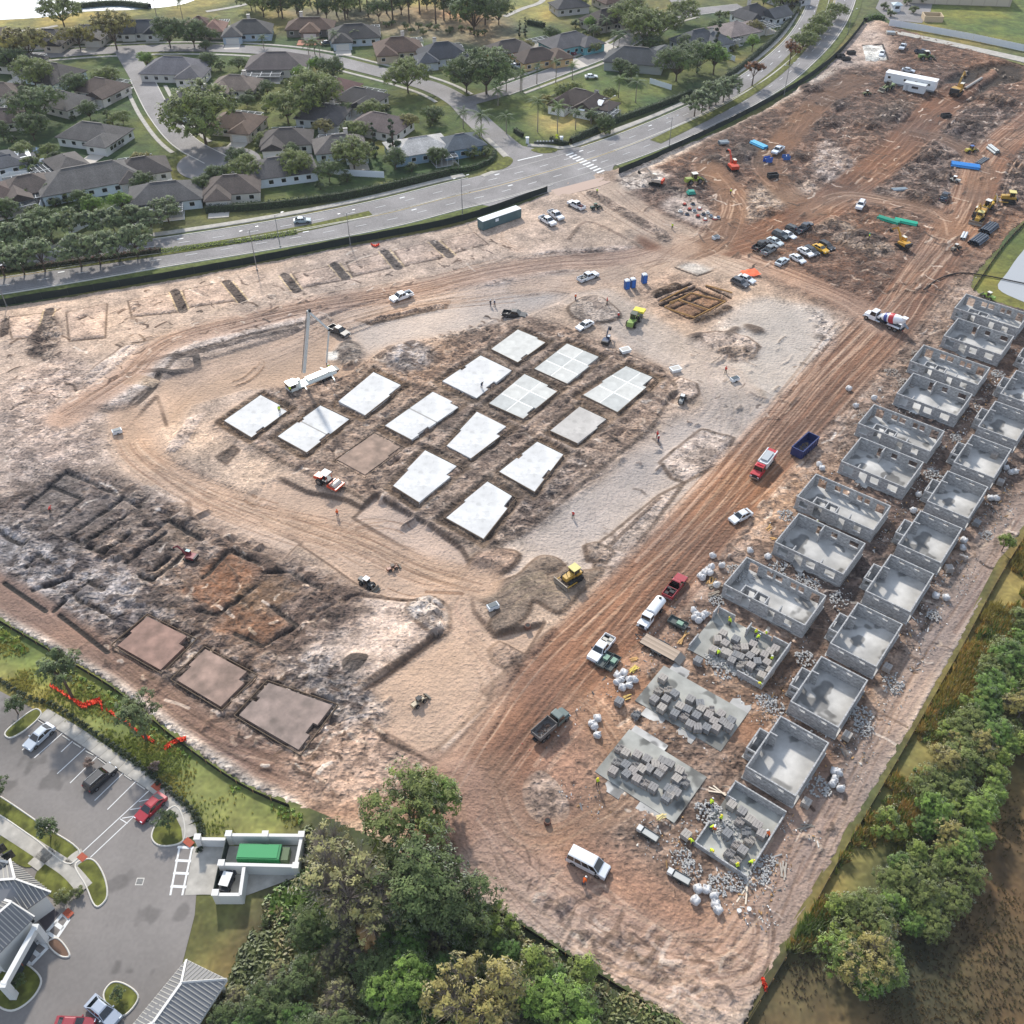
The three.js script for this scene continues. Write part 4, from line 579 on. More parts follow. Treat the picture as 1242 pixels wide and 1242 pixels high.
bags([[1114,600],[1108,619]],'white bag in the alley between the two rows of block houses','bags in the alley between the rows');
bags([[1060,483],[1030,470],[1038,492]],'white bag on the sand beside the third wide block house','bags by the third wide house');
bags([[994,563],[997,568]],'white bag behind the blue waste container','bags behind the blue container');
const rubGeo = [1,2,3].map((s) => { const R = rng(s * 17),l = []; for (let i = 0; i < 75; i++) { const a = R() * 6.3,d = Math.sqrt(R()) * 1.7,k = 0.4 + 0.6 * R(); l.push(bx(0.39 * k,0.19,0.19,Math.cos(a) * d,0.08 + (1.7 - d) * 0.3 * R(),Math.sin(a) * d,R() * 3,(R() - 0.5),R() - 0.5)); } return merge(l); });
const RUBM = mat('#a9a7a3',0.95),RUBP = mat('#9c9186',0.95);
function rubble(list,label,group,m = RUBM) { list.forEach(([px,py],i) => { const [x,z] = P(px,py,0.2),o = new THREE.Mesh(rubGeo[i % 3],m); o.name = numbered('rubble_pile'); o.position.set(x,gy(x,z),z); o.rotation.y = i * 1.3; o.scale.setScalar(0.75 + 0.4 * BR()); tag(o,label,'rubble',group); scene.add(o); }); }
rubble([[953,624]],'broken blocks at the left end of the second front-windowed house');
rubble([[945,688],[973,701],[985,708]],'broken blocks between the nearest two houses beside the haul road','rubble between the nearest houses');
rubble([[976,798],[1017,725],[1131,746],[1084,830],[994,953],[1048,883],[1045,867],[1211,454],[1161,530],[1132,575],[1196,648]],'scatter of broken grey blocks around the back row of houses','rubble around the back row');
rubble([[1082,452],[1098,465],[1112,430],[1050,505]],'pale broken blocks on the sand left of the far block houses','rubble by the far houses',RUBP);
rubble([[890,690],[903,700],[868,728]],'rubble and block offcuts left of the nearest wide block house','rubble by the nearest wide house');
rubble([[828,1040],[838,1055],[872,1072],[893,1068],[918,1058],[932,1045]],'broken blocks round the low half built house','rubble round the low house');
rubble([[858,985],[870,992],[883,1008]],'loose blocks left of the masons in the back row','loose blocks by the masons');
rubble([[926,850],[938,858]],'loose blocks below the end wall of the half built house','loose blocks below the end wall');
rubble([[878,812],[866,800],[902,815],[915,822]],'loose grey blocks strewn inside the half built house','loose blocks in the half built house');
// timber
const plankGeo = (n,L,s) => { const R = rng(s),l = []; for (let i = 0; i < n; i++) l.push(bx(L * (0.6 + 0.4 * R()),0.05,0.2,(R() - 0.5) * 0.8,0.06 + i * 0.045,(R() - 0.5) * 0.9,(R() - 0.5) * 0.8)); return l; };
function planks(px,py,n,L,yaw,label,m = LUMBER) { const t = thing('timber_pile',label,'timber',at(px,py),yaw); plankGeo(n,L,px | 0).forEach((g) => M('plank',g,m,t)); }
planks(868,712,7,2.6,0.3,'heap of grey planks left of the nearest wide block house',mat('#8f8577',0.9)); planks(862,706,6,2.4,1.2,'heap of tan timber between white bags and the nearest wide house');
planks(826,773,4,3.2,0.8,'loose boards beside the flat dark trailer behind the tank truck'); planks(866,722,5,2.2,0.2,'grey boards stacked near the single white bag',mat('#8f8577',0.9));
planks(760,845,4,1.6,0.4,'small stack of yellow boards by the lone block pallet',mat('#c8a860',0.85)); planks(872,963,3,3.6,-0.5,'long white boards at the corner of the nearest block slab',mat('#d8c9b4',0.85));
planks(904,1080,2,4.6,0.95,'long pale plank leaning off the low half built house',mat('#d8c9b4',0.85)); planks(978,1003,3,2.6,0.3,'weathered planks on mud right of the low half built house',mat('#7f786e',0.9));
planks(951,1055,4,2.6,1.2,'broken planks at the lower right of the low half built house',mat('#a59c90',0.9)); planks(937,652,3,1.6,0.1,'tan boards on the sand above the nearest wide block house'); planks(932,640,3,1.4,0.7,'small tan crate boards beside the white parked car');
planks(768,812,6,1.6,0.6,'yellow pallet timber next to the heap of white bags',mat('#cdb65c',0.85)); planks(768,800,4,1.4,0.1,'tan pallet boards under the yellow timber near the white bags');
planks(800,995,6,1.5,0.5,'cream lumber beside the long mortar trough',mat('#d9c489',0.85));
// ---------------------------------------------------------------- poured slabs and prepared pads in the middle
const SLABW = new THREE.MeshStandardMaterial({ map: dataTex(256,256,(u,v) => { const k = 203 + 46 * (tfbm(u,v,5,8,5) - 0.5) - 12 * sstep(0.6,0.72,tfbm(u,v,9,31,3)); return [k,k * 0.995,k * 0.98]; },true,[1 / 9,1 / 9]),roughness: 0.8 });
const SLABG = ['#c9c9c3','#bfc0bb','#d0cfc8'].map((c) => new THREE.MeshStandardMaterial({ color: c,map: dataTex(128,128,(u,v) => { const k = 238 + 50 * (tfbm(u,v,5,9) - 0.5); return [k,k,k]; },true,[1 / 6,1 / 6]),roughness: 0.85 }));
const NOTCH = [[[0,0],[1,0],[1,0.7],[0.95,0.7],[0.95,1],[0.35,1],[0.35,0.94],[0.14,0.94],[0.14,1],[0,1]],[[0,0],[0.45,0],[0.45,0.06],[0.58,0.06],[0.58,0],[1,0],[1,1],[0.55,1],[0.55,0.93],[0.32,0.93],[0.32,1],[0,1]],[[0,0.05],[0.45,0.05],[0.45,0],[1,0],[1,0.88],[0.74,0.88],[0.74,1],[0,1]],[[0,0],[1,0],[1,0.95],[0.66,0.95],[0.66,1],[0,1]]];
function clipHalf(pts,i,c,s) { const out = []; for (let k = 0; k < pts.length; k++) { const a = pts[k],b = pts[(k + 1) % pts.length],da = s * (a[i] - c),db = s * (b[i] - c); if (da >= 0) out.push(a); if ((da > 0 && db < 0) || (da < 0 && db > 0)) { const t = da / (da - db); out.push([mix(a[0],b[0],t),mix(a[1],b[1],t)]); } } return out; }
const SLABW2 = new THREE.MeshStandardMaterial({ color: '#e4dfda',map: SLABW.map,roughness: 0.85 }),JOINT = mat('#e9e8e3',0.85),SEAM = mat('#98958f',0.9),FORM = mat('#7c6a57',0.9);
slabs.forEach(([c,nt,m,nu,nv,label],si) => {
  const q = c.map(([x,y]) => P(x,y,0.55)),ctr = bil(q,0.5,0.5),Y = 0.52;
  const t = thing('concrete_slab',label,'slab',[ctr[0],Y - 0.5,ctr[1]]),loc = (uv) => uv.map(([u,v]) => { const p = bil(q,u,v); return [p[0] - ctr[0],p[1] - ctr[1]]; });
  for (let i = 0; i < nu; i++) for (let j = 0; j < nv; j++) {
    let o = NOTCH[nt]; const e = nu > 1 ? 0.012 : 0; o = clipHalf(clipHalf(o,0,i / nu + (i ? e : 0),1),0,(i + 1) / nu - (i < nu - 1 ? e : 0),-1); const e2 = nv > 1 ? 0.012 : 0; o = clipHalf(clipHalf(o,1,j / nv + (j ? e2 : 0),1),1,(j + 1) / nv - (j < nv - 1 ? e2 : 0),-1);
    M('slab_panel',slabGeo(loc(o),-0.1,0.5),m === 'w' ? SLABW : m === 'w2' ? SLABW2 : SLABG[(i + j * 2 + si) % 3],t);
  }
  if (nu > 1) M('joint',slabGeo(loc(NOTCH[nt].map(([u,v]) => [mix(0.5,u,0.985),mix(0.5,v,0.985)])),-0.1,0.488),m === 'g' ? JOINT : SEAM,t);
  const R = rng(si + 200); for (const [a,b] of [[[0,0],[1,0]],[[1,0],[1,1]],[[0,0],[0,1]],[[0,1],[1,1]]]) { if (R() < 0.3) continue; const k = 1.03,A = bil(q,mix(0.5,a[0],k),mix(0.5,a[1],k)),B = bil(q,mix(0.5,b[0],k),mix(0.5,b[1],k)); M('form_board',beam([A[0] - ctr[0],0.42,A[1] - ctr[1]],[B[0] - ctr[0],0.42,B[1] - ctr[1]],0.05,0.3),FORM,t); }
});
function pad(c,nt,label,m,form = true) {
  const q = c.map(([x,y]) => P(x,y,0.4)),ctr = bil(q,0.5,0.5),Y = 0.36,t = thing('earth_pad',label,'pad',[ctr[0],Y - 0.6,ctr[1]]);
  M('soil_pad',slabGeo(NOTCH[nt].map(([u,v]) => { const p = bil(q,u,v); return [p[0] - ctr[0],p[1] - ctr[1]]; }),-0.4,0.6),m,t);
  if (form) for (const [a,b] of [[[0,0],[1,0]],[[1,0],[1,1]],[[0,0],[0,1]],[[0,1],[1,1]]]) { const k = 1.12,A = bil(q,mix(0.5,a[0],k),mix(0.5,a[1],k)),B = bil(q,mix(0.5,b[0],k),mix(0.5,b[1],k)); M('form_board',beam([A[0] - ctr[0],0.42,A[1] - ctr[1]],[B[0] - ctr[0],0.42,B[1] - ctr[1]],0.06,0.3),FORM,t); }
}
const padM = (c,s) => new THREE.MeshStandardMaterial({ color: c,roughness: 1,map: dataTex(128,128,(u,v) => { const n = tfbm(u,v,6,s,5) - 0.5,k = 214 + 110 * n; return [k + 6 * n,k,k]; },true,[1 / 9,1 / 9]) });
pad(PADS[0],3,'bare brown earth pad between the white slabs, above the orange roller',padM('#b39a88',3));
pad(PADS[1],2,'reddish earth pad farthest left of the three by the left fence',padM('#a8897a',5));
pad(PADS[2],2,'square earth pad in the middle of the three by the left fence',padM('#aa9182',7));
pad(PADS[3],1,'largest earth pad, nearest the corner trees by the left fence',padM('#a39186',9));
{ // loose bits of block, wood and plastic trodden into the mud: nobody could count them
  const R = rng(919),n = 2600,g = bx(0.36,0.16,0.18,0,0.05,0),im = new THREE.InstancedMesh(g,mat('#ffffff',0.95),n),m = new THREE.Matrix4(),e = new THREE.Euler(),q = new THREE.Quaternion(),C = ['#a9a7a3','#8f8d8a','#c4bfb6','#b08a5c','#dcdad6','#6d6a66'].map((c) => new THREE.Color(c)),box = [[110,330,-41,-22],[60,108,-45,-8],[60,230,-23.5,-18.5],[60,230,-12,-6]]; let k = 0,tr = 0;
  while (k < n && tr++ < 30000) { const b = box[Math.floor(R() * 4)],A = b[0] + R() * (b[1] - b[0]),B = b[2] + R() * (b[3] - b[2]),[x,z] = AB(A,B); if (!inside(x,z,SITE) || flat.some((f) => A > f.a0 + 0.5 && A < f.a1 - 0.3 && B > f.b0 + 0.4 && B < f.b1 - 0.4) || R() > sstep(0.4,0.62,fbm(x * 0.2,z * 0.2 + 40,3))) continue; e.set(R() * 2,R() * 6,R() * 2); q.setFromEuler(e); const s = 0.4 + 1.0 * R() * R(); m.compose(new THREE.Vector3(x,gy(x,z),z),q,new THREE.Vector3(s * (1 + 2 * (R() < 0.12)),s,s)); im.setMatrixAt(k,m); im.setColorAt(k,C[Math.floor(R() * 6)]); k++; }
  im.count = k; im.name = 'construction_debris'; im.userData = { kind: 'stuff',label: 'small building debris trodden into the mud around the block houses',category: 'debris' }; scene.add(im);
}
{ // timber forms round the open footing by the orange mesh
  const t = thing('footing_formwork','timber footing forms round the open dark trench below the orange mesh','formwork'),L = [[806,372,838,356],[838,356,880,366],[880,366,842,388],[842,388,806,372],[822,364,862,378],[848,352,812,368],[800,366,834,349],[856,346,888,356]];
  for (const [a,b,c,d] of L) { const A = at(a,b),B = at(c,d); M('form_board',beam([A[0],A[1] + 0.25,A[2]],[B[0],B[1] + 0.25,B[2]],0.1,0.35),LUMBER,t); }
}
// ---------------------------------------------------------------- trees, palms, hedges
const leafM = new Map();
function LEAF(c) { if (!leafM.has(c)) leafM.set(c,new THREE.MeshPhysicalMaterial({ color: c,vertexColors: true,roughness: 0.95,side: THREE.DoubleSide,transmission: 0.35,thickness: 0 })); return leafM.get(c); }
const BARK = mat('#5b4c3f',0.95),BARKG = mat('#8a8078',0.95),PALMTRUNK = mat('#8f8478',0.95);
// leaves: many small bent blades gathered in clumps through the crown's volume
function foliage(seed,lobes,n,size,tone = 0.35) {
  const R = rng(seed),p = [],c = [],nn = []; let W = 0; lobes.forEach((l) => { W += l[3] * l[3]; });
  for (const [lx,ly,lz,lr,sy = 0.8] of lobes) {
    const k = Math.max(6,Math.round(n * lr * lr / W)),lt = 0.8 + tone * (R() - 0.35);
    let dirx = 0,diry = 1,dirz = 0,rr = lr,ct = 1; const per = 20;
    for (let i = 0; i < k; i++) {
      if (i % per === 0) { const th = R() * 6.283,cz = Math.max(-1,Math.min(1,R() * 2 - 0.72)),s0 = Math.sqrt(1 - cz * cz); dirx = s0 * Math.cos(th); diry = cz; dirz = s0 * Math.sin(th); rr = lr * (0.55 + 0.55 * Math.pow(R(),0.6)); ct = lt * (0.72 + 0.6 * R()); }
      const sg = 0.16 * lr + 0.22,gx = (R() + R() - 1) * sg,gyy = (R() + R() - 1) * sg * 0.7,gz = (R() + R() - 1) * sg,nx = dirx,ny = diry,nz = dirz;
      const cx = lx + nx * rr + gx,cyy = ly + ny * rr * sy + gyy,czz = lz + nz * rr + gz,t = ct * (0.8 + 0.4 * R());
      const a = new THREE.Vector3(nx + (R() - 0.5) * 1.6,ny + 0.5 + (R() - 0.5) * 1.2,nz + (R() - 0.5) * 1.6).normalize(),u = new THREE.Vector3(R() - 0.5,R() - 0.5,R() - 0.5).cross(a).normalize(),v = new THREE.Vector3().crossVectors(a,u),L = size * (0.6 + 0.8 * R()),w = L * 0.5;
      const q = [[-L,-w * 0.3],[0,-w],[L,0],[0,w * 0.9]].map(([x,y],k2) => [cx + u.x * x + v.x * y + (k2 & 1 ? a.x * L * 0.15 : 0),cyy + u.y * x + v.y * y,czz + u.z * x + v.z * y]);
      for (const k3 of [0,1,2,0,2,3]) { p.push(...q[k3]); nn.push(a.x * 0.5 + nx * 0.5,a.y * 0.5 + ny * 0.5,a.z * 0.5 + nz * 0.5); c.push(t * (0.95 + 0.2 * R()),t,t * (0.75 + 0.2 * R())); }
    }
  }
  const g = new THREE.BufferGeometry(); g.setAttribute('position',new THREE.Float32BufferAttribute(p,3)); g.setAttribute('normal',new THREE.Float32BufferAttribute(nn,3)); g.setAttribute('color',new THREE.Float32BufferAttribute(c,3)); g.setAttribute('uv',new THREE.Float32BufferAttribute(new Float32Array(p.length / 3 * 2),2)); g.normalizeNormals?.(); return g;
}
function limbs(R,h0,r,lobes,rad) { const l = [bar([0,-0.3,0],[0,h0,0],rad * 1.25,rad * 0.85,7)]; lobes.forEach(([x,y,z]) => l.push(bar([0,h0 - 0.1,0],[x * 0.55,mix(h0,y,0.62),z * 0.55],rad * 0.55,rad * 0.3,5),bar([x * 0.55,mix(h0,y,0.62),z * 0.55],[x,y + 0.4,z],rad * 0.3,rad * 0.08,5))); return merge(l); }
function twigs(seed,lobes,n,rad) { const R = rng(seed),l = []; lobes.forEach(([x,y,z,r]) => { for (let i = 0; i < n; i++) { const a = R() * 6.3,e = (R() - 0.15) * 1.5; const q = r * (0.6 + 0.5 * R()); l.push(bar([x * 0.7,y * 0.85,z * 0.7],[x + Math.cos(a) * Math.cos(e) * q,y + Math.sin(e) * q,z + Math.sin(a) * Math.cos(e) * q],rad,rad * 0.25,3)); } }); return merge(l); }
const TREES = {};
function kind(name,{ seed,h,r,h0,n,leaf,col,lobe = 9,sy = 0.75,trunk = BARK,flat = 0.5,twig = 0,tone,spike }) {
  const v = [];
  for (let k = 0; k < 3; k++) {
    const R = rng(seed * 31 + k * 7),L = [];
    for (let i = 0; i < lobe; i++) { const a = i * 2.4 + R(),d = r * (i === 0 ? 0.1 : 0.25 + 0.55 * R()),lr = r * (0.24 + 0.24 * R()),y = mix(h0 + lr * 0.6,h - lr * 0.7,spike ? i / lobe : clamp(1 - d / r * flat - 0.45 * R())); L.push([Math.cos(a) * d * (spike ? 1 - 0.7 * i / lobe : 1),y,Math.sin(a) * d * (spike ? 1 - 0.7 * i / lobe : 1),lr * (spike ? 1 - 0.6 * i / lobe : 1),sy]); }
    v.push({ crown: foliage(seed + k,L,n,leaf,tone),trunk: merge([limbs(R,h0,r,L,Math.max(0.09,h * 0.022)),...(twig ? [twigs(seed + k,L,twig,0.035)] : [])]) });
  }
  TREES[name] = { v,col,h,r,trunk };
}
kind('oak',{ seed: 3,h: 8.2,r: 5.4,h0: 1.5,n: 9500,leaf: 0.19,col: '#7c8a4c',lobe: 18,twig: 4 });
kind('darkoak',{ seed: 4,h: 8.8,r: 5.6,h0: 1.5,n: 9800,leaf: 0.19,col: '#627544',lobe: 18,twig: 4 });
kind('olive',{ seed: 5,h: 7.4,r: 4.6,h0: 1.6,n: 4600,leaf: 0.22,col: '#97925a',lobe: 12,twig: 12 });
kind('street',{ seed: 6,h: 5.8,r: 3.2,h0: 1.7,n: 3000,leaf: 0.21,col: '#7a8a64',lobe: 9,twig: 4 });
kind('lush',{ seed: 7,h: 9,r: 4.2,h0: 2.2,n: 9500,leaf: 0.17,col: '#7d9c48',lobe: 18,tone: 0.5,twig: 4 });
kind('lime',{ seed: 8,h: 5,r: 2.4,h0: 1.2,n: 3000,leaf: 0.16,col: '#879a48',lobe: 9 });
kind('bare',{ seed: 9,h: 9,r: 4.6,h0: 2.2,n: 1700,leaf: 0.19,col: '#9a9a6c',lobe: 12,twig: 60,trunk: BARKG });
kind('feather',{ seed: 10,h: 9.5,r: 4.8,h0: 2.2,n: 4600,leaf: 0.19,col: '#a39c60',lobe: 12,twig: 40,trunk: BARKG });
kind('red',{ seed: 11,h: 6.5,r: 3.0,h0: 2.2,n: 700,leaf: 0.26,col: '#8b5f3c',lobe: 9,twig: 18 });
kind('cypress',{ seed: 12,h: 12,r: 2.0,h0: 0.6,n: 3400,leaf: 0.24,col: '#44583a',lobe: 10,spike: 1 });
kind('bush',{ seed: 13,h: 1.7,r: 1.15,h0: 0.15,n: 700,leaf: 0.13,col: '#66763c',lobe: 6,sy: 0.7 });
kind('pine',{ seed: 14,h: 11,r: 3.0,h0: 5.5,n: 2400,leaf: 0.25,col: '#6f7f50',lobe: 8,twig: 3 });
kind('tall',{ seed: 16,h: 9.5,r: 3.3,h0: 5.0,n: 3600,leaf: 0.18,col: '#6a7c52',lobe: 12,twig: 8 });
kind('small',{ seed: 15,h: 3.6,r: 1.7,h0: 1.2,n: 1600,leaf: 0.13,col: '#5d7046',lobe: 9 });
const TRN = rng(808);
const treeProto = new Map();
function tree(k,px,py,s,label,group,o = {}) {    // px, py: the foot of the trunk
  const K = TREES[k],v = Math.floor(TRN() * 3),[x,z] = o.world ? [px,py] : P(px,py),y = inside(x,z,SITE) ? gy(x,z) : -0.1;
  const t = thing(o.name ?? (k === 'bush' ? 'shrub' : 'tree'),label,k === 'bush' ? 'shrub' : 'tree',[x,y,z],TRN() * 6.28,group);
  const sc = s * (0.92 + 0.16 * TRN()); t.scale.set(sc,sc * (0.94 + 0.12 * TRN()),sc);
  M('trunk',K.v[v].trunk,K.trunk,t); M('crown',K.v[v].crown,LEAF(o.col ?? K.col),t);
  return t;
}
// palms
const frondGeo = (() => { const p = [],c = [],R = rng(71); const N = 9; for (const s of [-1,1]) for (let i = 0; i < N; i++) { const t0 = i / N,t1 = (i + 0.8) / N,f = (t) => [t * 2.3,0.75 * t - 1.55 * t * t,0],w = (t) => 0.62 * Math.sin(Math.PI * Math.min(1,0.15 + t * 0.85)); const a = f(t0),b = f(t1),m = (t0 + t1) / 2,tip = [m * 2.3 + 0.35,f(m)[1] - 0.28,s * w(m)],k = 0.8 + 0.4 * R(); p.push(...a,...b,...tip); for (let j = 0; j < 3; j++) c.push(k,k,k * 0.8); } const g = new THREE.BufferGeometry(); g.setAttribute('position',new THREE.Float32BufferAttribute(p,3)); g.setAttribute('color',new THREE.Float32BufferAttribute(c,3)); g.setAttribute('uv',new THREE.Float32BufferAttribute(new Float32Array(p.length / 3 * 2),2)); g.computeVertexNormals(); return g; })();
const palmTrunk = new Map();
function palm(px,py,h,s,label,group,col = '#4f6130') {
  const [x,z] = P(px,py),t = thing('palm_tree',label,'palm',[x,-0.1,z],TRN() * 6,group),hk = h.toFixed(1);
  if (!palmTrunk.has(hk)) palmTrunk.set(hk,merge([bar([0,0,0],[0.1,h * 0.5,0],0.19,0.14,7),bar([0.1,h * 0.5,0],[0,h,0.05],0.14,0.11,7),cy(0.12,0.08,0.7,0,h + 0.3,0.05,'y',7)]));
  M('trunk',palmTrunk.get(hk),PALMTRUNK,t);
  for (let i = 0; i < 15; i++) { const f = M('frond',frondGeo,LEAF(col),t); f.position.set(0,h + 0.35,0.05); f.rotation.order = 'YZX'; f.rotation.y = i * 2.4; f.rotation.z = 0.75 - 1.25 * (i / 15); f.scale.setScalar(s * (0.85 + 0.3 * TRN())); }
}
// clipped hedges: a leafy shell along a line
const HEDGEM = (c) => LEAF(c);
function hedge(px,w,h,label,col = '#38482a',o = {}) {
  const pts = smooth(o.world ? px : PP(px),6),R = rng(Math.round(px[0][0] * 7 + px[0][1])),p = [],c = [],n = []; const L = pts.reduce((s,q,i) => i ? s + Math.hypot(q[0] - pts[i - 1][0],q[1] - pts[i - 1][1]) : 0,0);
  const st = walk(pts,0.13),size = o.leaf ?? 0.2;
  for (const s of st) for (let k = 0; k < (o.n ?? 5); k++) {
    const side = R() * (2 * h + w),bump = 0.12 * (vn(s.x * 0.9,s.z * 0.9) - 0.5) * 2; let lx,ly,nx,ny; if (side < h) { lx = -w / 2 - bump; ly = side; nx = -1; ny = 0.2; } else if (side < h + w) { lx = side - h - w / 2; ly = h + bump; nx = 0; ny = 1; } else { lx = w / 2 + bump; ly = side - h - w; nx = 1; ny = 0.2; }
    const sx = Math.sin(s.yaw),cz = Math.cos(s.yaw),X = s.x + lx * sx,Z = s.z + lx * cz,a = new THREE.Vector3(nx * sx + (R() - 0.5) * 1.2,ny + (R() - 0.5),nx * cz + (R() - 0.5) * 1.2).normalize(),u = new THREE.Vector3(R() - 0.5,R() - 0.5,R() - 0.5).cross(a).normalize(),v = new THREE.Vector3().crossVectors(a,u),l = size * (0.6 + 0.8 * R()),t = (0.7 + 0.6 * R()) * (o.two && R() < 0.5 ? 1 : 1);
    const q = [[-l,0],[0,-l * 0.7],[l,0],[0,l * 0.7]].map(([a1,b1]) => [X + u.x * a1 + v.x * b1,ly + u.y * a1 + v.y * b1,Z + u.z * a1 + v.z * b1]); const rc = o.red && R() < 0.6 && ny > 0.5 ? [1.9 * t,0.42 * t,0.5 * t] : [t,t,t * 0.85];
    for (const k3 of [0,1,2,0,2,3]) { p.push(...q[k3]); n.push(a.x,a.y,a.z); c.push(...rc); }
  }
  const g = new THREE.BufferGeometry(); g.setAttribute('position',new THREE.Float32BufferAttribute(p,3)); g.setAttribute('normal',new THREE.Float32BufferAttribute(n,3)); g.setAttribute('color',new THREE.Float32BufferAttribute(c,3)); g.setAttribute('uv',new THREE.Float32BufferAttribute(new Float32Array(p.length / 3 * 2),2));
  const t = thing('hedge',label,'hedge',[0,o.y ?? -0.05,0],0,o.group); M('foliage',g,HEDGEM(col),t); M('stems',ribbon(pts,w * 0.7,h * 0.8,-0.1),mat('#2c3320',1),t);
}
// tufts of grass and weeds, one uncounted mass per place
const tuftGeo = (() => { const R = rng(55),p = [],c = []; for (let i = 0; i < 16; i++) { const a = R() * 6.3,d = R() * 0.2,x = Math.cos(a) * d,z = Math.sin(a) * d,h = 0.45 + 0.55 * R(),w = 0.05 + 0.05 * R(),b = R() * 6.3,lean = 0.35 * R() + 0.1; p.push(x - Math.cos(b) * w,0,z - Math.sin(b) * w,x + Math.cos(b) * w,0,z + Math.sin(b) * w,x + Math.cos(a) * lean,h,z + Math.sin(a) * lean); const t = 0.7 + 0.6 * R(); for (let k = 0; k < 3; k++) c.push(t,t,t * 0.85); } const g = new THREE.BufferGeometry(); g.setAttribute('position',new THREE.Float32BufferAttribute(p,3)); g.setAttribute('color',new THREE.Float32BufferAttribute(c,3)); g.setAttribute('uv',new THREE.Float32BufferAttribute(new Float32Array(p.length / 3 * 2),2)); g.computeVertexNormals(); return g; })();
const weedGeo = foliage(66,[[0,0.35,0,0.5,0.7]],46,0.17,0.6);
function scatter(name,px,n,geo,cols,s0,s1,label,cat) {
  const pts = PP(px),R = rng(n + 9),X = pts.map((p) => p[0]),Z = pts.map((p) => p[1]),x0 = Math.min(...X),x1 = Math.max(...X),z0 = Math.min(...Z),z1 = Math.max(...Z);
  const im = new THREE.InstancedMesh(geo,LEAF('#ffffff'),n),m = new THREE.Matrix4(),q = new THREE.Quaternion(),up = new THREE.Vector3(0,1,0),C = cols.map((c) => new THREE.Color(c)); let k = 0,tries = 0;
  while (k < n && tries++ < n * 8) { const x = x0 + R() * (x1 - x0),z = z0 + R() * (z1 - z0),d = fbm(x * 0.12 + 7,z * 0.12,3); if (!inside(x,z,pts) || R() > sstep(0.28,0.6,d) * 1.2) continue; const s = s0 + (s1 - s0) * R() * (0.5 + d); q.setFromAxisAngle(up,R() * 6.3); m.compose(new THREE.Vector3(x,inside(x,z,SITE) ? gy(x,z) - 0.03 : -0.12,z),q,new THREE.Vector3(s,s * (0.8 + 0.5 * R()),s)); im.setMatrixAt(k,m); const f = vn(x * 0.25 + 40,z * 0.25),c = C[Math.min(C.length - 1,Math.floor(clamp(f * 1.5 - 0.25 + (R() - 0.5) * 0.5) * C.length))]; im.setColorAt(k,c); k++; }
  im.count = k; im.name = numbered(name); im.userData = { kind: 'stuff',label,category: cat }; scene.add(im);
}
// ---------------------------------------------------------------- roads, kerbs, markings, fences, lamps
const asphaltT = dataTex(512,512,(u,v) => { const n = tfbm(u,v,4,21,5) - 0.5,e = tn(u,v,128,3) - 0.5,k = 150 + n * 56 + e * 26; return [k,k * 0.985,k * 0.98]; },true,[1 / 26,1 / 26]);
const ASPHALT = new THREE.MeshStandardMaterial({ map: asphaltT,color: '#d8d5d3',roughness: 0.85 }),LOTASPHALT = new THREE.MeshStandardMaterial({ map: dataTex(512,512,(u,v) => { const n = tfbm(u,v,3,41,5) - 0.5,e = tn(u,v,128,3) - 0.5,o = sstep(0.66,0.76,tfbm(u,v,11,57,3)),k = 150 + n * 70 + e * 9 - o * 26; return [k * 0.97,k * 0.95,k * 0.93]; },true,[1 / 40,1 / 40]),color: '#cfcac6',roughness: 0.88 });
const CONC = new THREE.MeshStandardMaterial({ color: '#c3bdb2',roughness: 0.9,map: dataTex(128,128,(u,v) => { const k = 222 + 50 * (tfbm(u,v,6,14) - 0.5); return [k,k,k]; },true,[0.2,0.2]) }),WHITEP = mat('#d9d9d6',0.7),YELLOWP = mat('#c9a53a',0.7),KERB = mat('#c9c4ba',0.9),BRICKP = mat('#a5553f',0.9);
const nearLine = smooth(PP([[-90,358],[0,347],[100,331],[200,314],[300,298],[400,281],[480,265],[545,248],[600,235],[660,218],[720,200],[780,179],[860,145],[940,101],[975,72],[1003,42],[1022,8],[1030,-25],[1035,-60]]),6);
const farLine = smooth(PP([[-90,330],[0,321],[100,310],[180,300],[250,290],[330,277],[400,264],[470,249],[545,230],[600,217],[660,201],[720,183],[780,161],[860,126],[900,103],[940,74],[968,47],[988,14],[999,-25],[1004,-60]]),6);
const ROADS = [['boulevard',nearLine,8.4],['boulevard',farLine,8.4]];
const streets = [[[[690,210],[655,198],[625,184],[598,163],[575,142],[558,124],[530,108],[490,95],[440,82],[390,70],[330,62],[240,58],[150,60],[60,66],[-60,76]],8.5],[[[556,126],[600,114],[640,100],[680,85],[720,70],[755,54],[790,32],[830,17],[900,8]],7.6],[[[152,62],[170,92],[196,140],[226,174],[262,194]],7.6],[[[835,15],[815,-10],[790,-40]],8]];
ROADS.forEach(([n,l,w],i) => { struct(n,ribbon(l,w,0.02 + i * 0.006),ASPHALT); });
streets.forEach(([p,w],i) => { const l = smooth(PP(p),6); struct('street',ribbon(l,w,0.036 + i * 0.005),ASPHALT); if (i !== 0) for (const s of [-1,1]) struct('kerb',ribbon(offsetLine(l,s * (w / 2 + 0.12)).slice(8),0.3,0.1,-0.2),KERB); });
for (const i of [1,2]) for (const s of [-1,1]) struct('sidewalk',ribbon(offsetLine(smooth(PP(streets[i][0]),6),s * (streets[i][1] / 2 + 2.6)).slice(10,-6),1.3,0.05,-0.2),CONC);
for (const s of [-1,1]) struct('sidewalk',ribbon(offsetLine(smooth(PP(streets[0][0]),6),s * 7).slice(34),1.3,0.03,-0.2),CONC);
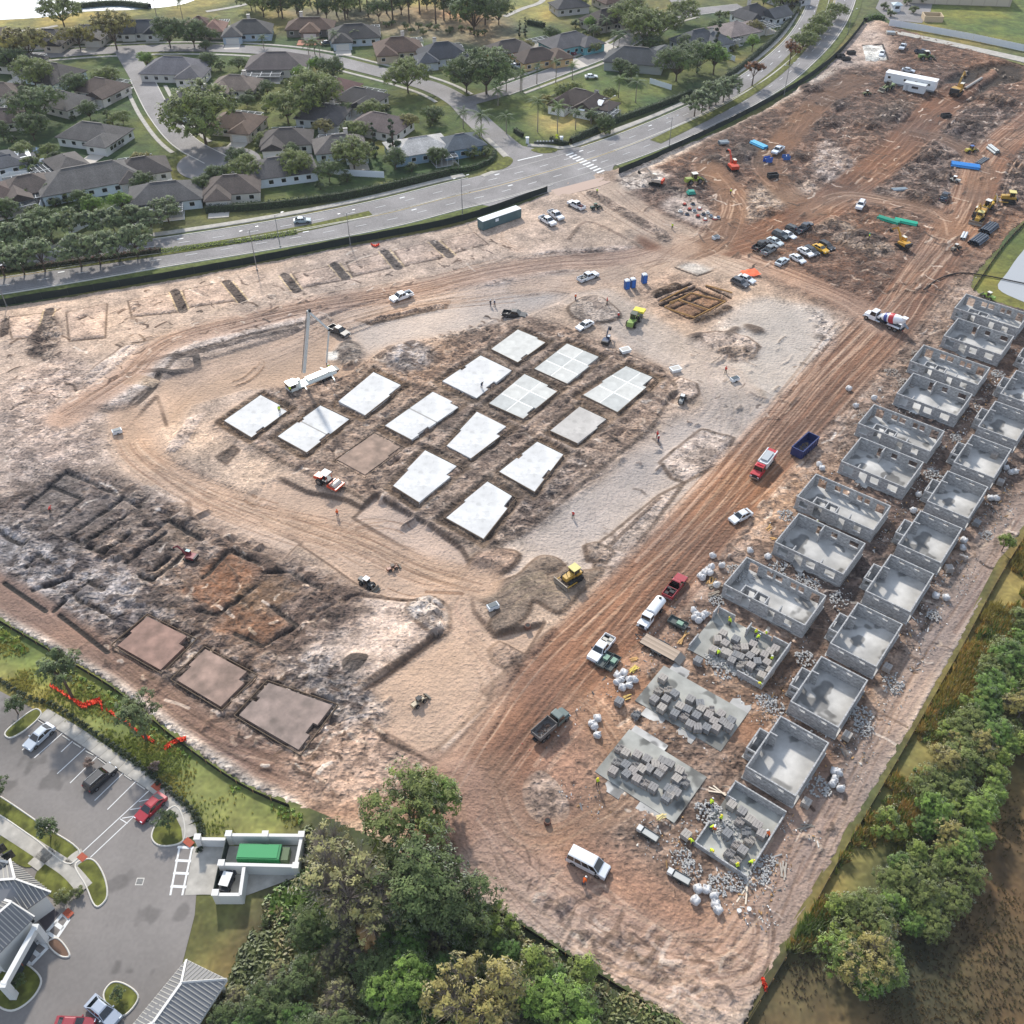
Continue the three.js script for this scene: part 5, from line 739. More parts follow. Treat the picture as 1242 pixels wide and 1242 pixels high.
struct('cul_de_sac',(() => { const [x,z] = P(266,198),g = new THREE.CircleGeometry(12.5,28); g.rotateX(-Math.PI / 2); g.translate(x,0.062,z); return g; })(),ASPHALT);
struct('junction',sheetGeo(PP([[560,243],[600,206],[628,176],[668,184],[705,178],[745,200],[740,214],[672,232],[600,252]]),0.066),ASPHALT);
struct('site_entrance',sheetGeo(PP([[668,231],[745,211],[752,216],[728,226],[690,236],[676,238]]),0.07),new THREE.MeshStandardMaterial({ color: '#b49e8f',roughness: 1 }));
// kerbs leave the junction and the entrance open
const cut = (l,x0,x1) => [l.filter((p) => p[0] < x0),l.filter((p) => p[0] > x1)].filter((q) => q.length > 2);
{ const jx0 = P(575,225)[0],jx1 = P(745,195)[0];
  for (const q of cut(offsetLine(nearLine,4.35),P(672,232)[0],P(748,210)[0])) struct('kerb',ribbon(q,0.3,0.13,-0.2),KERB);
  for (const q of cut(offsetLine(farLine,-4.35),jx0,P(700,178)[0])) { struct('kerb',ribbon(q,0.3,0.13,-0.2),KERB); struct('sidewalk',ribbon(offsetLine(q,-2.6),2.0,0.1,-0.2),CONC); }
  const med = (a,b) => { for (const q of cut(a,jx0,jx1)) struct('kerb',ribbon(q,0.25,0.13,-0.2),KERB); }; med(offsetLine(nearLine,-4.3)); med(offsetLine(farLine,4.3));
  for (const q of cut(offsetLine(nearLine,6.0),P(672,232)[0],P(748,210)[0])) struct('road_verge',ribbon(q,2.6,0.03,-0.3),new THREE.MeshStandardMaterial({ color: '#6f7a3c',roughness: 1,map: dataTex(128,128,(u,v) => { const k = 190 + 120 * (tfbm(u,v,8,5) - 0.5); return [k,k,k]; },true,[0.2,0.2]) })); }
{ const near = [],solid = [];
  for (const l of [nearLine,farLine]) { for (const w of walk(l,9)) near.push(bx(3,0.008,0.16,0,0,0).rotateY(w.yaw).translate(w.x,0.078,w.z)); for (const s of [-3.6]) solid.push(ribbon(offsetLine(l,s),0.14,0.075)); solid.push(ribbon(offsetLine(l,3.5),0.14,0.075)); for (const w of walk(offsetLine(l,-2.2),31)) near.push(bx(1.6,0.008,0.5,0,0,0).rotateY(w.yaw).translate(w.x,0.078,w.z)); }
  struct('lane_marking',merge(near),WHITEP); struct('edge_line',merge(solid),mat('#b9b6ae',0.8));
  struct('median_line',ribbon(offsetLine(nearLine,-3.9),0.14,0.078),YELLOWP);
  const a = P(689,186),b = P(735,212),l = []; for (let i = 0; i < 11; i++) { const t = (i + 0.5) / 11; l.push(bx(0.7,0.008,3.0).rotateY(Math.atan2(-(b[1] - a[1]),b[0] - a[0]) + 0.12).translate(mix(a[0],b[0],t),0.08,mix(a[1],b[1],t))); } struct('crosswalk',merge(l),WHITEP);
  const s0 = P(628,195),s1 = P(658,188); struct('stop_line',beam([s0[0],0.08,s0[1]],[s1[0],0.08,s1[1]],0.5,0.008),WHITEP); }
// islands of grass at the corner
const TURF = new THREE.MeshStandardMaterial({ color: '#747a3c',roughness: 1,map: dataTex(128,128,(u,v) => { const k = 200 + 130 * (tfbm(u,v,8,15) - 0.5); return [k * 1.02,k,k * 0.9]; },true,[0.15,0.15]) });
for (const p of [[[590,207],[600,198],[615,190],[622,194],[618,201],[604,207]],[[644,182],[660,179],[676,181],[672,185],[655,186]]]) struct('grass_island',slabGeo(smooth(PP(p),5,true),-0.2,0.14),TURF);
struct('pavement',ribbon(smooth(PP([[585,214],[604,206],[617,196],[610,186],[590,168]]),6),1.8,0.11,-0.2),CONC); struct('pavement',ribbon(smooth(PP([[640,176],[660,177],[685,179],[740,160],[800,138]]),6),1.9,0.11,-0.2),CONC);
// black screen fence round the site
const SCREEN = new THREE.MeshStandardMaterial({ color: '#1d2724',roughness: 0.95,side: THREE.DoubleSide }),SILT = new THREE.MeshStandardMaterial({ color: '#23211f',roughness: 0.95,side: THREE.DoubleSide });
function screenFence(px,h,step,name,label,m,post,cat = 'fence') {
  const l = smooth(PP(px),8),s = walk(l,step),t = thing(name,label,cat);
  for (let i = 0; i + 1 < s.length; i++) { const a = s[i],b = s[i + 1],y0 = Math.min(inside(a.x,a.z,SITE) ? gy(a.x,a.z) : 0,0.3) - 0.1; M('fence_panel',poly([[a.x,y0,a.z],[b.x,y0,b.z],[b.x,y0 + h * (0.92 + 0.1 * TR()),b.z],[a.x,y0 + h * (0.92 + 0.1 * TR()),a.z],[a.x + 0.03,y0,a.z + 0.03],[b.x + 0.03,y0,b.z + 0.03],[b.x + 0.03,y0 + h * 0.97,b.z + 0.03],[a.x + 0.03,y0 + h * 0.97,a.z + 0.03]],[[0,1,2,3],[7,6,5,4],[3,2,6,7]]),m,t); if (post) M('post',bar([a.x + 0.06,y0,a.z + 0.06],[a.x + 0.06,y0 + h * 1.05,a.z + 0.06],0.05,0.05,5),post,t); }
}
screenFence([[-80,384],[0,371],[160,345],[300,320],[420,296],[480,285],[560,268],[640,241],[671,230]],1.9,6,'screen_fence','long dark screen fence between the boulevard and the left half of the site',SCREEN,DARKSTEEL);
screenFence([[750,212],[800,190],[850,166],[920,131],[970,102],[1008,74],[1035,45],[1050,25]],1.9,6,'screen_fence','dark screen fence curving beside the boulevard right of the entrance',SCREEN,DARKSTEEL);
screenFence([[904,1243],[955,1158],[1015,1048],[1065,963],[1115,876],[1165,788],[1205,713],[1245,648],[1320,540]],0.85,3.2,'silt_fence','low black silt fence between the back row and the woods',SILT,WOOD);
screenFence([[560,1086],[620,1117],[700,1168],[800,1230],[850,1268]],0.85,3,'silt_fence','low black silt fence along the bottom edge of the site',SILT,WOOD);
screenFence([[-60,722],[0,755],[60,790],[140,838],[215,899],[300,957],[372,987]],0.85,3,'silt_fence','low black silt fence between the left lots and the car park grass',SILT,WOOD);
screenFence([[1180,352],[1198,325],[1216,300],[1245,268]],0.7,3,'silt_fence','short silt fence beside the grass wedge at the right',SILT,WOOD);
// street lamps
function lamp(px,py,top,label,o = {}) { const [x,z] = P(px,py),t = thing('street_lamp',label,'street lamp',[x,inside(x,z,SITE) ? gy(x,z) : 0,z],o.yaw ?? 0.6,'street lamps on the boulevard'); M('pole',[bar([0,-0.3,0],[0,top,0],0.13,0.07,8),cy(0.22,0.2,0.5,0,0.2,0)],mat('#8e9193',0.5,0.6),t); for (const s of o.two === false ? [1] : [-1,1]) { M('arm',bar([0,top - 0.4,0],[s * 1.9,top + 0.15,0],0.05,0.04,6),mat('#8e9193',0.5,0.6),t); M('lamp_head',bx(0.75,0.14,0.3,s * 2.1,top + 0.15,0),mat('#c6c8c8',0.4),t); } }
lamp(312,328,11,'grey street lamp by the fence, just left of the middle of the boulevard'); lamp(561,262,11,'tall grey street lamp on the fence side of the boulevard, left of the junction'); lamp(340,300,9,'grey street lamp at the fence side with one arm',{ two: false }); lamp(811,182,10,'grey street lamp on the fence line right of the crosswalk'); lamp(951,115,10,'grey street lamp on the far curve of the fence'); lamp(737,153,9,'grey lamp post rising from the hedge behind the corner house'); lamp(1028,42,9,'grey street lamp at the top of the boulevard near the gate'); lamp(8,371,10,'grey street lamp at the far left end of the fence'); lamp(425,297,9,'grey street lamp midway along the left fence');
// ---------------------------------------------------------------- car park and clubhouse at lower left
const lotPx = [[-60,860],[0,838],[38,858],[50,868],[110,906],[185,960],[222,1000],[228,1020],[240,1060],[236,1110],[222,1165],[190,1260],[-60,1300]];
struct('car_park',sheetGeo(PP(lotPx),-0.05),LOTASPHALT);
const walkStrip = (px,w,name = 'pavement') => struct(name,ribbon(smooth(PP(px),6),w,0.08,-0.3),CONC);
{ const l = smooth(PP([[52,865],[90,888],[140,922],[190,955],[220,985],[231,1012],[226,1028]]),5); const st = walk(l,1.9); st.slice(0,-1).forEach((s,i) => struct('pavement_slab',ribbon([[s.x,s.z],[mix(s.x,st[i + 1].x,0.985),mix(s.z,st[i + 1].z,0.985)]],1.9,0.08,-0.3),CONC)); }
walkStrip([[-20,990],[0,1001],[50,1033],[84,1056],[104,1078]],2.0); walkStrip([[40,1052],[52,1040],[62,1030]],2.0); walkStrip([[84,1050],[92,1042],[102,1036]],2.0);
const dome = (px,py,w,d) => { const [x,z] = P(px,py),l = [bx(w,0.03,d,0,0.015,0)]; for (let i = 0; i < 6; i++) for (let j = 0; j < 6; j++) l.push(sp(0.05,(i - 2.5) * w / 6.4,0.03,(j - 2.5) * d / 6.4,1,0.5,1,6)); const o = struct('tactile_paving',merge(l),BRICKP); o.position.set(x,0.085,z); o.rotation.y = -0.6; return o; };
dome(191,954,1.5,1.1); dome(229,1022,1.4,0.9); dome(100,1040,1.2,0.9); dome(28,1165,1.2,0.9); dome(83,1108,1.2,0.9);
function island(px,label,top = TURF,closed = true) { const l = smooth(PP(px),6,closed),c = l.reduce((s,p) => [s[0] + p[0] / l.length,s[1] + p[1] / l.length],[0,0]),loc = l.map((p) => [p[0] - c[0],p[1] - c[1]]); const o = struct('planting_island',slabGeo(loc,-0.2,0.06),top); o.position.set(c[0],0,c[1]); if (label !== 'lawn') struct('kerb',ribbon(l,0.2,0.1,-0.2),KERB); }
island([[6,890],[22,874],[44,860],[50,866],[30,886],[12,895]]); island([[190,1024],[184,1014],[196,990],[212,978],[222,992],[222,1020],[205,1026]]); island([[-10,1210],[0,1180],[20,1165],[36,1172],[50,1190],[38,1212],[14,1226]]); island([[126,1205],[136,1192],[152,1194],[168,1210],[150,1232],[132,1222]]); island([[-30,950],[0,966],[50,1000],[97,1035],[86,1048],[40,1016],[0,989],[-30,974]]);
island([[92,1048],[110,1042],[126,1062],[129,1090],[118,1100],[104,1074]]); island([[58,1143],[68,1138],[82,1152],[84,1160],[74,1160]],'',mat('#6d5545',1)); island([[3,1012],[46,1040],[36,1052],[0,1030]],'lawn'); island([[54,1047],[90,1074],[76,1092],[42,1068]],'lawn');
{ // stall lines, wheel stops, hatching
  const ml = (a,b,w = 0.12) => { const A = P(...a),B = P(...b); return beam([A[0],-0.042,A[1]],[B[0],-0.042,B[1]],w,0.006); },q = C7(0,840,6.21),L = [];
  for (const [a,b,c,d] of [[470,303,258,490],[545,365,460,445],[640,418,430,610],[740,470,527,680],[935,597,712,812],[1030,660,808,880],[1140,720,610,1210],[1195,755,680,1240],[180,420,165,432]]) { const [s,e] = q([[a,b],[c,d]]); L.push(ml(s,e)); }
  for (const [a,b,c,d] of [[1130,800,1045,820],[1075,865,980,880],[1010,930,920,945],[960,985,905,950]]) { const [s,e] = q([[a,b],[c,d]]); L.push(ml(s,e)); }
  struct('stall_marking',merge(L),WHITEP);
  for (const [wi,[a,b,c,d]] of [[283,205,340,243],[472,325,525,360],[553,378,610,414],[645,440,705,473],[738,495,798,540],[935,620,992,660],[1030,685,1092,728]].entries()) { const [s,e] = q([[a,b],[c,d]]),A = P(...s),B = P(...e),l = Math.hypot(B[0] - A[0],B[1] - A[1]),o = new THREE.Mesh(extr([[-0.08,0],[0.08,0],[0.05,0.12],[-0.05,0.12]],l),KERB); o.geometry = o.geometry.clone(); o.name = numbered('wheel_stop'); o.position.set((A[0] + B[0]) / 2,-0.05,(A[1] + B[1]) / 2); o.rotation.y = Math.atan2(-(B[1] - A[1]),B[0] - A[0]) + Math.PI / 2; tag(o,`concrete wheel stop at the head of a parking bay, ${ord[wi]} from the island`,'wheel stop','wheel stops in the car park'); scene.add(o); }
  const cw = []; for (const [x,y] of C7(200,960,6.21)([[155,420],[140,520],[125,615],[105,715]])) { const [a,b] = P(x,y); cw.push(bx(2.2,0.006,0.35).rotateY(-0.05).translate(a,-0.04,b)); } const e = C7(200,960,6.21)([[110,415],[205,420],[40,780],[130,780]]); cw.push(ml(e[0],e[2],0.25),ml(e[1],e[3],0.25)); struct('crosswalk',merge(cw),WHITEP);
  const box = []; for (const pts of [[[590,220],[650,270],[530,450],[440,390]],[[370,480],[450,535],[290,700],[205,620]]]) { const w = C7(0,1080,7.7625)(pts); for (let i = 0; i < 4; i++) box.push(ml(w[i],w[(i + 1) % 4],0.4)); const m = (a,b,t) => [mix(a[0],b[0],t),mix(a[1],b[1],t)]; box.push(ml(m(w[0],w[3],0.5),m(w[1],w[2],0.5),0.5)); } struct('gate_marking',merge(box),WHITEP);
  const D = P(169.5,1069),dr = thing('storm_drain','square iron storm drain in the middle of the car park lane','drain',[D[0],-0.045,D[1]]); M('frame',bx(1,0.02,1,0,0.005,0),KERB,dr); for (let i = 0; i < 6; i++) M('grate_bar',bx(0.8,0.02,0.07,0,0.022,(i - 2.5) * 0.13),DARKSTEEL,dr); }
// standing-seam metal roofs
const ROOFM = new THREE.MeshStandardMaterial({ color: '#7f7e7e',roughness: 0.5,metalness: 0.3 }),SEAMM = new THREE.MeshStandardMaterial({ color: '#b3afa5',roughness: 0.6,metalness: 0.1 }),STUCCO = mat('#d6d6d2',0.9),TRIM = mat('#d8d5cf',0.8);  // seams toned paler than the sheets to paint the ribs as sunlit
function seamRoof(t,corners,ridge) {             // corners: four eave points; ridge: two points; hips to the ends
  const [a,b,c,d] = corners,[r0,r1] = ridge,faces = [[a,b,r1,r0],[c,d,r0,r1],[b,c,r1,r1],[d,a,r0,r0]];
  for (const f of faces) {
    const vs = f[2] === f[3] ? f.slice(0,3) : f; const under = vs.map((v) => [v[0],v[1] - 0.18,v[2]]),n = vs.length,side = []; for (let i = 0; i < n; i++) side.push([i,n + i,n + (i + 1) % n,(i + 1) % n].reverse());
    const g = M('roof_slope',poly([...vs,...under],[[...Array(n).keys()],[...Array(n).keys()].map((i) => n + n - 1 - i),...side]),ROOFM,t),seams = [];
    const A = new THREE.Vector3(...f[0]),B = new THREE.Vector3(...f[1]),C = new THREE.Vector3(...f[2]),D = new THREE.Vector3(...f[3]),L = A.distanceTo(B),e = B.clone().sub(A).normalize(),tC = C.clone().sub(A).dot(e),tD = D.clone().sub(A).dot(e),N = B.clone().sub(A).cross(D.clone().sub(A)).normalize(); if (N.y < 0) N.negate();
    for (let s = 0.25; s < L; s += 0.46) { const foot = A.clone().addScaledVector(e,s); let top; if (s < tD) top = A.clone().lerp(D,s / tD); else if (s > tC) top = B.clone().lerp(C,(L - s) / (L - tC)); else top = D.clone().lerp(C,(s - tD) / Math.max(1e-6,tC - tD)); if (top.distanceTo(foot) < 0.3) continue; const o = N.clone().multiplyScalar(0.03); seams.push(beam(foot.clone().add(o).toArray(),top.clone().add(o).toArray(),0.1,0.1)); }
    const q = M('roof_seams',seams,SEAMM,g); q.userData.kind = 'stuff';
  }
  for (const [x,y] of [[a,r0],[d,r0],[b,r1],[c,r1],[r0,r1]]) M('ridge_cap',beam([x[0],x[1] + 0.06,x[2]],[y[0],y[1] + 0.06,y[2]],0.3,0.07),TRIM,t);
}
{ // carport at the bottom edge
  const t = thing('carport','open carport with a grey ribbed metal hip roof at the bottom edge','carport'),h = 3.2; const at3 = (px,py,y) => { const [x,z] = P(px,py,y); return [x,y,z]; };
  const a = at3(145,1262,h),b = at3(226,1164,h),c = at3(275,1188,h),d = at3(203,1300,h),r0 = at3(186,1240,5.0),r1 = at3(220,1192,5.0); seamRoof(t,[a,b,c,d],[r0,r1]);
  for (const [u,v] of [[b,c],[c,d],[a,b]]) M('fascia',beam([u[0],h - 0.25,u[2]],[v[0],h - 0.25,v[2]],0.12,0.35),TRIM,t);
  for (const p of [b,c]) M('post',bx(0.35,h,0.35,mix(p[0],(a[0] + c[0]) / 2,0.12),h / 2 - 0.1,mix(p[2],(a[2] + c[2]) / 2,0.12)),STUCCO,t); M('back_wall',beam([mix(b[0],a[0],0.04),1.4,b[2]],[c[0] - 0.6,1.4,c[2] + 0.2],0.2,2.9),STUCCO,t);
}
{ // clubhouse at the left edge
  const t = thing('clubhouse','white clubhouse with grey ribbed metal roofs at the left edge','building'),at3 = (px,py,y) => { const [x,z] = P(px,py,y); return [x,y,z]; };
  const h = 4.4; const w = [at3(-70,1085,h),at3(12,1042,h),at3(62,1082,h),at3(-20,1140,h)]; seamRoof(t,w,[at3(-40,1070,6.6),at3(18,1066,6.6)]);
  const w2 = [at3(-60,1150,h + 0.3),at3(0,1090,h + 0.3),at3(42,1112,h + 0.3),at3(-10,1165,h + 0.3)]; seamRoof(t,w2,[at3(-40,1140,6.9),at3(14,1094,6.9)]);
  const w3 = [at3(-80,1065,5),at3(-30,1018,5),at3(10,1046,5),at3(-40,1090,5)]; seamRoof(t,w3,[at3(-50,1050,7.2),at3(-18,1040,7.2)]);
  const inner = (p,q,k) => [mix(p[0],q[0],k),mix(p[2],q[2],k)]; for (const q of [w,w2,w3]) { const c = [(q[0][0] + q[2][0]) / 2,0,(q[0][2] + q[2][2]) / 2]; M('wall',slabGeo(q.map((p) => inner(p,c,0.14)),-0.1,q[0][1] - 0.2),STUCCO,t); }
  const g0 = P(6,1196,3.2),g1 = P(44,1127,3.2); M('gate_wall',[beam([g0[0],3.4,g0[1]],[g1[0],3.4,g1[1]],0.6,0.9),bx(0.8,3.8,0.8,g0[0],1.9,g0[1]),bx(0.8,3.8,0.8,g1[0],1.9,g1[1])],STUCCO,t);
  for (const [p,q] of [[[10,1192],[24,1168]],[[25,1166],[40,1140]]]) { const A = P(...p,1.6),B = P(...q,1.6); M('garage_door',beam([A[0],1.5,A[1]],[B[0],1.5,B[1]],0.08,2.9),mat('#3a4046',0.5),t); }
  for (const [p,q] of [[[52,1096],[36,1115]]]) { const A = P(...p,1.4),B = P(...q,1.4); M('wall_panel',beam([A[0],1.5,A[1]],[B[0],1.5,B[1]],0.1,2.4),mat('#2c3136',0.5),t); }
  for (const [x,y] of [[0,1030],[10,1038]]) { const A = P(x,y,2); M('window',bx(1.4,1.6,0.12,A[0],2,A[1],0.7),GLASS,t); }
}
for (const pts of [[[300,190],[440,130],[555,210],[430,380]],[[300,330],[200,620],[110,520],[260,360]]]) struct('paved_apron',sheetGeo(PP(C7(0,1080,7.7625)(pts)),-0.043),mat('#4a4548',0.9));
{ // white walled bin enclosure with a green compactor
  const t = thing('bin_enclosure','white walled refuse enclosure beside the bare trees at lower left','enclosure'),h = 2.3,q = C7(200,960,6.21); const seg = (a,b,hh = h,n = 'wall') => { const [A,B] = q([a,b]).map((p) => P(p[0],p[1],hh)); M(n,beam([A[0],hh / 2 - 0.1,A[1]],[B[0],hh / 2 - 0.1,B[1]],0.3,hh),STUCCO,t); M('coping',beam([A[0],hh - 0.04,A[1]],[B[0],hh - 0.04,B[1]],0.42,0.1),TRIM,t); };
  seg([475,325],[1030,330]); seg([1030,330],[985,555]); seg([420,545],[985,560]); seg([240,355],[455,358],1.8); seg([595,570],[565,780]); seg([380,775],[565,775]);
  for (const [x,y] of [[480,320],[755,322],[1028,325],[425,540],[245,345],[380,765],[985,560]]) { const [p] = q([[x,y]]),[X,Z] = P(p[0],p[1],h); M('pier',[bx(0.7,h + 0.1,0.7,X,h / 2,Z),bx(0.85,0.12,0.85,X,h + 0.16,Z)],TRIM,t); }
  for (const [a,b] of [[[465,365],[425,530]],[[405,575],[370,740]]]) { const [A,B] = q([a,b]).map((p) => P(p[0],p[1],1.6)); M('gate',beam([A[0],1,A[1]],[B[0],1,B[1]],0.08,1.9),mat('#1c2a24',0.6),t); }
  struct('paved_apron',sheetGeo(PP(q([[250,410],[1000,410],[1000,640],[620,780],[280,775],[150,780],[215,420]])),-0.03),CONC);
  const bin = thing('trash_compactor','long green refuse compactor inside the white enclosure','compactor',[...(() => { const [p] = q([[745,505]]),[x,z] = P(p[0],p[1]); return [x,0,z]; })()],-0.02); const GREEN = mat('#1f7a45',0.6),GR2 = mat('#2a8c52',0.6);
  M('container',[bx(5.6,1.7,2.0,-0.3,1.05,0),bx(5.6,0.12,0.12,-0.3,1.85,1.0),bx(5.6,0.12,0.12,-0.3,1.85,-1.0),...[-2.6,-1.5,-0.4,0.7,1.8].map((x) => bx(0.12,1.7,2.12,x,1.05,0))],GREEN,bin); M('lid',bx(5.2,0.08,1.8,-0.4,1.94,0),GR2,bin); M('ram_housing',bx(1.0,1.3,1.8,3.05,0.85,0),mat('#5a6a4c',0.7),bin); for (const s of [-0.7,0.7]) M('rail',bx(6.2,0.2,0.15,0,0.1,s),DARKSTEEL,bin);
  const [cp] = q([[478,705]]),[cx,cz] = P(cp[0],cp[1]),cart = thing('golf_cart','white topped cart parked in the small bay of the white enclosure','cart',[cx,-0.03,cz],1.4); M('roof',bx(1.9,0.08,1.25,0,1.8,0),WHITEP,cart); M('body',[bx(2.3,0.45,1.15,0,0.5,0),bx(0.6,0.5,1.1,-0.3,0.85,0)],mat('#2d3138',0.5),cart); M('post',[[-0.8,0.5],[0.8,0.5],[-0.8,-0.5],[0.8,-0.5]].map(([x,z]) => bar([x,0.6,z],[x,1.8,z],0.03)),STEEL,cart); for (const [x,z] of [[-0.75,0.5],[0.75,0.5],[-0.75,-0.5],[0.75,-0.5]]) M('wheel',cy(0.24,0.24,0.2,x,0.24,z,'z',12),RUBBER,cart);
  const [sp_] = q([[490,620]]),[sx,sz] = P(sp_[0],sp_[1]); const bn = thing('waste_bin','dark plastic bins stored behind the white topped cart','bin',[sx,-0.03,sz],0.4); for (let i = 0; i < 3; i++) M('bin_body',bx(0.7,1.0,0.7,i * 0.8 - 0.8,0.5,0,0.2 * i),mat('#2a3342',0.6),bn); }
const LOOK = { lush: 'bright green tree',oak: 'olive green tree',darkoak: 'dark green tree',feather: 'feathery tan tree',bare: 'half bare grey tree',lime: 'small lime green tree',olive: 'brownish olive tree' };
// ---------------------------------------------------------------- vegetation where it stands
hedge([[668,170],[678,175],[690,176]],1.2,1.3,'short clipped hedge behind the white entrance sign at the junction','#2f4026'); hedge([[692,174],[740,152],[800,130],[838,115]],1.6,2.0,'tall dark hedge along the boulevard below the corner house','#34472a'); hedge([[880,97],[915,70],[945,42],[965,15],[978,-15]],1.5,1.9,'dark hedge beside the top bend of the boulevard','#34472a'); hedge([[624,160],[634,166]],1.2,1.4,'short hedge by the gate pier of the corner lot','#2f4026'); hedge([[545,209],[570,207],[596,196],[600,186]],1.3,1.5,'curved hedge at the left corner of the junction','#3a5228'); hedge([[250,258],[330,252],[420,240],[545,212]],1.6,2.1,'long tall hedge on the house side of the boulevard','#39492c'); hedge([[640,29],[660,33]],2.0,2.0,'hedge row at the back of the teal house','#44552f'); hedge([[88,10],[140,6],[182,10]],3,2.0,'low green thicket on the pond bank','#4c5c33');
hedge([[-70,338],[0,330],[100,318],[196,305]],1.6,1.1,'red flowering hedge along the planted median','#4a4a33',{ red: 1,y: 0.0 }); hedge([[196,305],[260,297],[330,287],[360,282]],2.2,0.35,'low mown green strip of the median right of the red hedge','#8a9a3a',{ y: 0.02,leaf: 0.16 });
{ const md = (px,w,label) => { const l = smooth(PP(px),6); struct('median',ribbon(l,w,0.1,-0.2),TURF); }; md([[-80,340],[0,332],[100,320],[200,306],[300,290],[380,275],[450,259]],3.4); md([[795,172],[830,155],[860,140],[900,118],[940,90],[970,60],[990,30],[1006,-20]],4.2); }
[[842,141],[851,137],[860,132],[868,127],[877,123],[884,119]].forEach(([x,y],i) => tree('street',x,y,1.5,`round green tree in the boulevard median row, ${ord[i]} from the crosswalk end`,'row of median trees'));
tree('red',912,104,1.7,'leafless reddish tree on the median at the bend',null); tree('red',957,79,1.5,'rust brown thin tree on the median below the dark green trees');
[[973,61],[979,56],[985,48],[992,40],[998,32],[1012,24]].forEach(([x,y],i) => tree('oak',x,y,0.85,`dense green tree at the top of the boulevard median, ${ord[i]} from its near end`,'trees at the top of the median'));
[[6,336],[30,333],[55,329],[99,324],[122,321],[145,316],[167,312],[-25,340]].forEach(([x,y],i) => tree('street',x,y,1.55,i === 7 ? 'grey green street tree beyond the left edge of the red hedge' : `grey green street tree in the red hedge, ${ord[i]} from the left`,'street trees in the red hedge'));
[[10,303],[40,300],[65,296],[90,290],[118,286],[140,284],[165,281],[185,283],[205,270]].forEach(([x,y],i) => tree('street',x,y,1.45,`street tree on the house side of the boulevard, ${ord[i]} from the left`,'street trees on the house side'));
// suburb trees
const subT = [['oak',78,32,1.1,'tall rounded tree on the pond bank at top left'],['olive',38,78,1.5,'wide yellowing tree at the left edge beside the street'],['darkoak',15,88,0.9,'dark tree under the yellowing tree at the left edge'],['olive',142,60,1.35,'bare limbed olive tree by the corner of the top street'],['olive',98,60,1.1,'brownish leaning tree in front of the top street'],['darkoak',207,58,1.05,'dark spreading oak over the driveway on the top street'],['darkoak',236,57,0.9,'second dark spreading oak on the top street, right of its twin'],['darkoak',255,52,0.55,'small dark oak at the right of the two on the top street'],['oak',45,108,1.05,'pale green bushy tree above the dark one at left'],['darkoak',50,152,1.3,'big dark oak near the left edge among the back yards'],['darkoak',42,170,0.8,'low dark tree below the big oak at left'],['oak',250,175,1.75,'very wide oak beside the cul de sac'],['oak',385,140,1.35,'broad oak in the middle of the neighbourhood'],['oak',350,150,1.0,'oak behind the central back yards'],['oak',495,112,1.2,'rounded oak beside the junction of two streets'],['darkoak',590,114,1.55,'huge dark oak at the bend of the street'],['darkoak',566,112,1.0,'dark oak joined to the huge one at the bend'],['cypress',455,190,0.9,'dark conical tree in the middle back yards'],['cypress',478,192,1.0,'tall conical tree right of its twin in the middle yards'],['oak',430,205,1.0,'bushy tree behind the long hedge'],['oak',360,215,0.8,'green tree in the yard of a middle house'],['oak',780,55,1.25,'wide spreading oak above the corner house'],['oak',800,48,1.1,'spreading oak right beside the widest one'],['oak',765,38,1.1,'grey green oak at the top of the street'],['oak',829,28,0.95,'round tree at the end of the top street'],['darkoak',820,98,1.15,'dense dark tree behind the corner lot'],['darkoak',845,88,1.2,'dense tree beside the conical cypress'],['lush',865,90,1.0,'bright green tree right of the dense ones behind the hedge'],['cypress',867,70,1.0,'narrow pointed cypress behind the boulevard hedge'],['cypress',630,44,0.55,'short dark conifer by the tan house'],['cypress',637,44,0.6,'short dark conifer right of its twin by the tan house'],['darkoak',575,42,1.5,'massive dark tree at the end of the wood strip'],['darkoak',605,30,0.9,'dark tree at the right end of the wood strip'],['oak',320,20,1.0,'oak behind the grey hip roofed house'],['darkoak',305,12,0.8,'dark oak near the golf path'],['oak',422,22,0.9,'oak at the left of the wood strip'],['darkoak',250,62,0.35,'small clipped tree on the verge of the top street'],['lush',912,62,0.6,'round bush tree near the boulevard hedge'],['oak',945,10,0.7,'green tree by the far top hedge'],['oak',950,-5,0.9,'green tree above the top bend'],['bush',880,20,1.6,'clipped bush by the end house'],['bush',872,22,1.6,'second clipped bush by the end house'],['oak',700,10,0.7,'tree between the two top brown roofs'],['bush',748,65,1.6,'low shrub beside the top driveway'],['olive',660,130,0.5,'thin flowering tree in front of the corner house'],['bush',730,150,1.9,'dark shrub under the corner house gable'],['bush',717,148,2.0,'clump of dark shrubs by the corner house wall'],['darkoak',752,92,0.6,'dark tree at the side wall of the large grey house'],['darkoak',765,98,0.5,'small dark tree against the large grey house'],['bush',575,192,2.0,'rounded shrub at the left junction corner'],['bush',588,190,1.8,'dark shrub by the junction lamp'],['darkoak',405,100,0.7,'round topped tree beside the pink roof'],['oak',300,220,0.7,'tree in the fenced yard by the boulevard'],['bush',40,208,2.4,'hedge bush by the white garden shed'],['bush',52,207,2.2,'rounded bush right of the hedge bush by the shed'],['bush',15,206,2.2,'leafy bush beside the solar roof'],['bush',28,245,2.2,'leafy shrub in the lawn at the left'],['bush',42,262,2.2,'low yellow shrub beside the white fence at the left'],['darkoak',60,285,0.6,'tree behind the fence by the boulevard at left'],['lush',115,262,0.5,'small bright tree in the lawn near the boulevard']];
subT.forEach(([k,x,y,s,l]) => tree(k,x,y,s * (/oak|olive|lush/.test(k) ? 1.32 : 1.1),l));
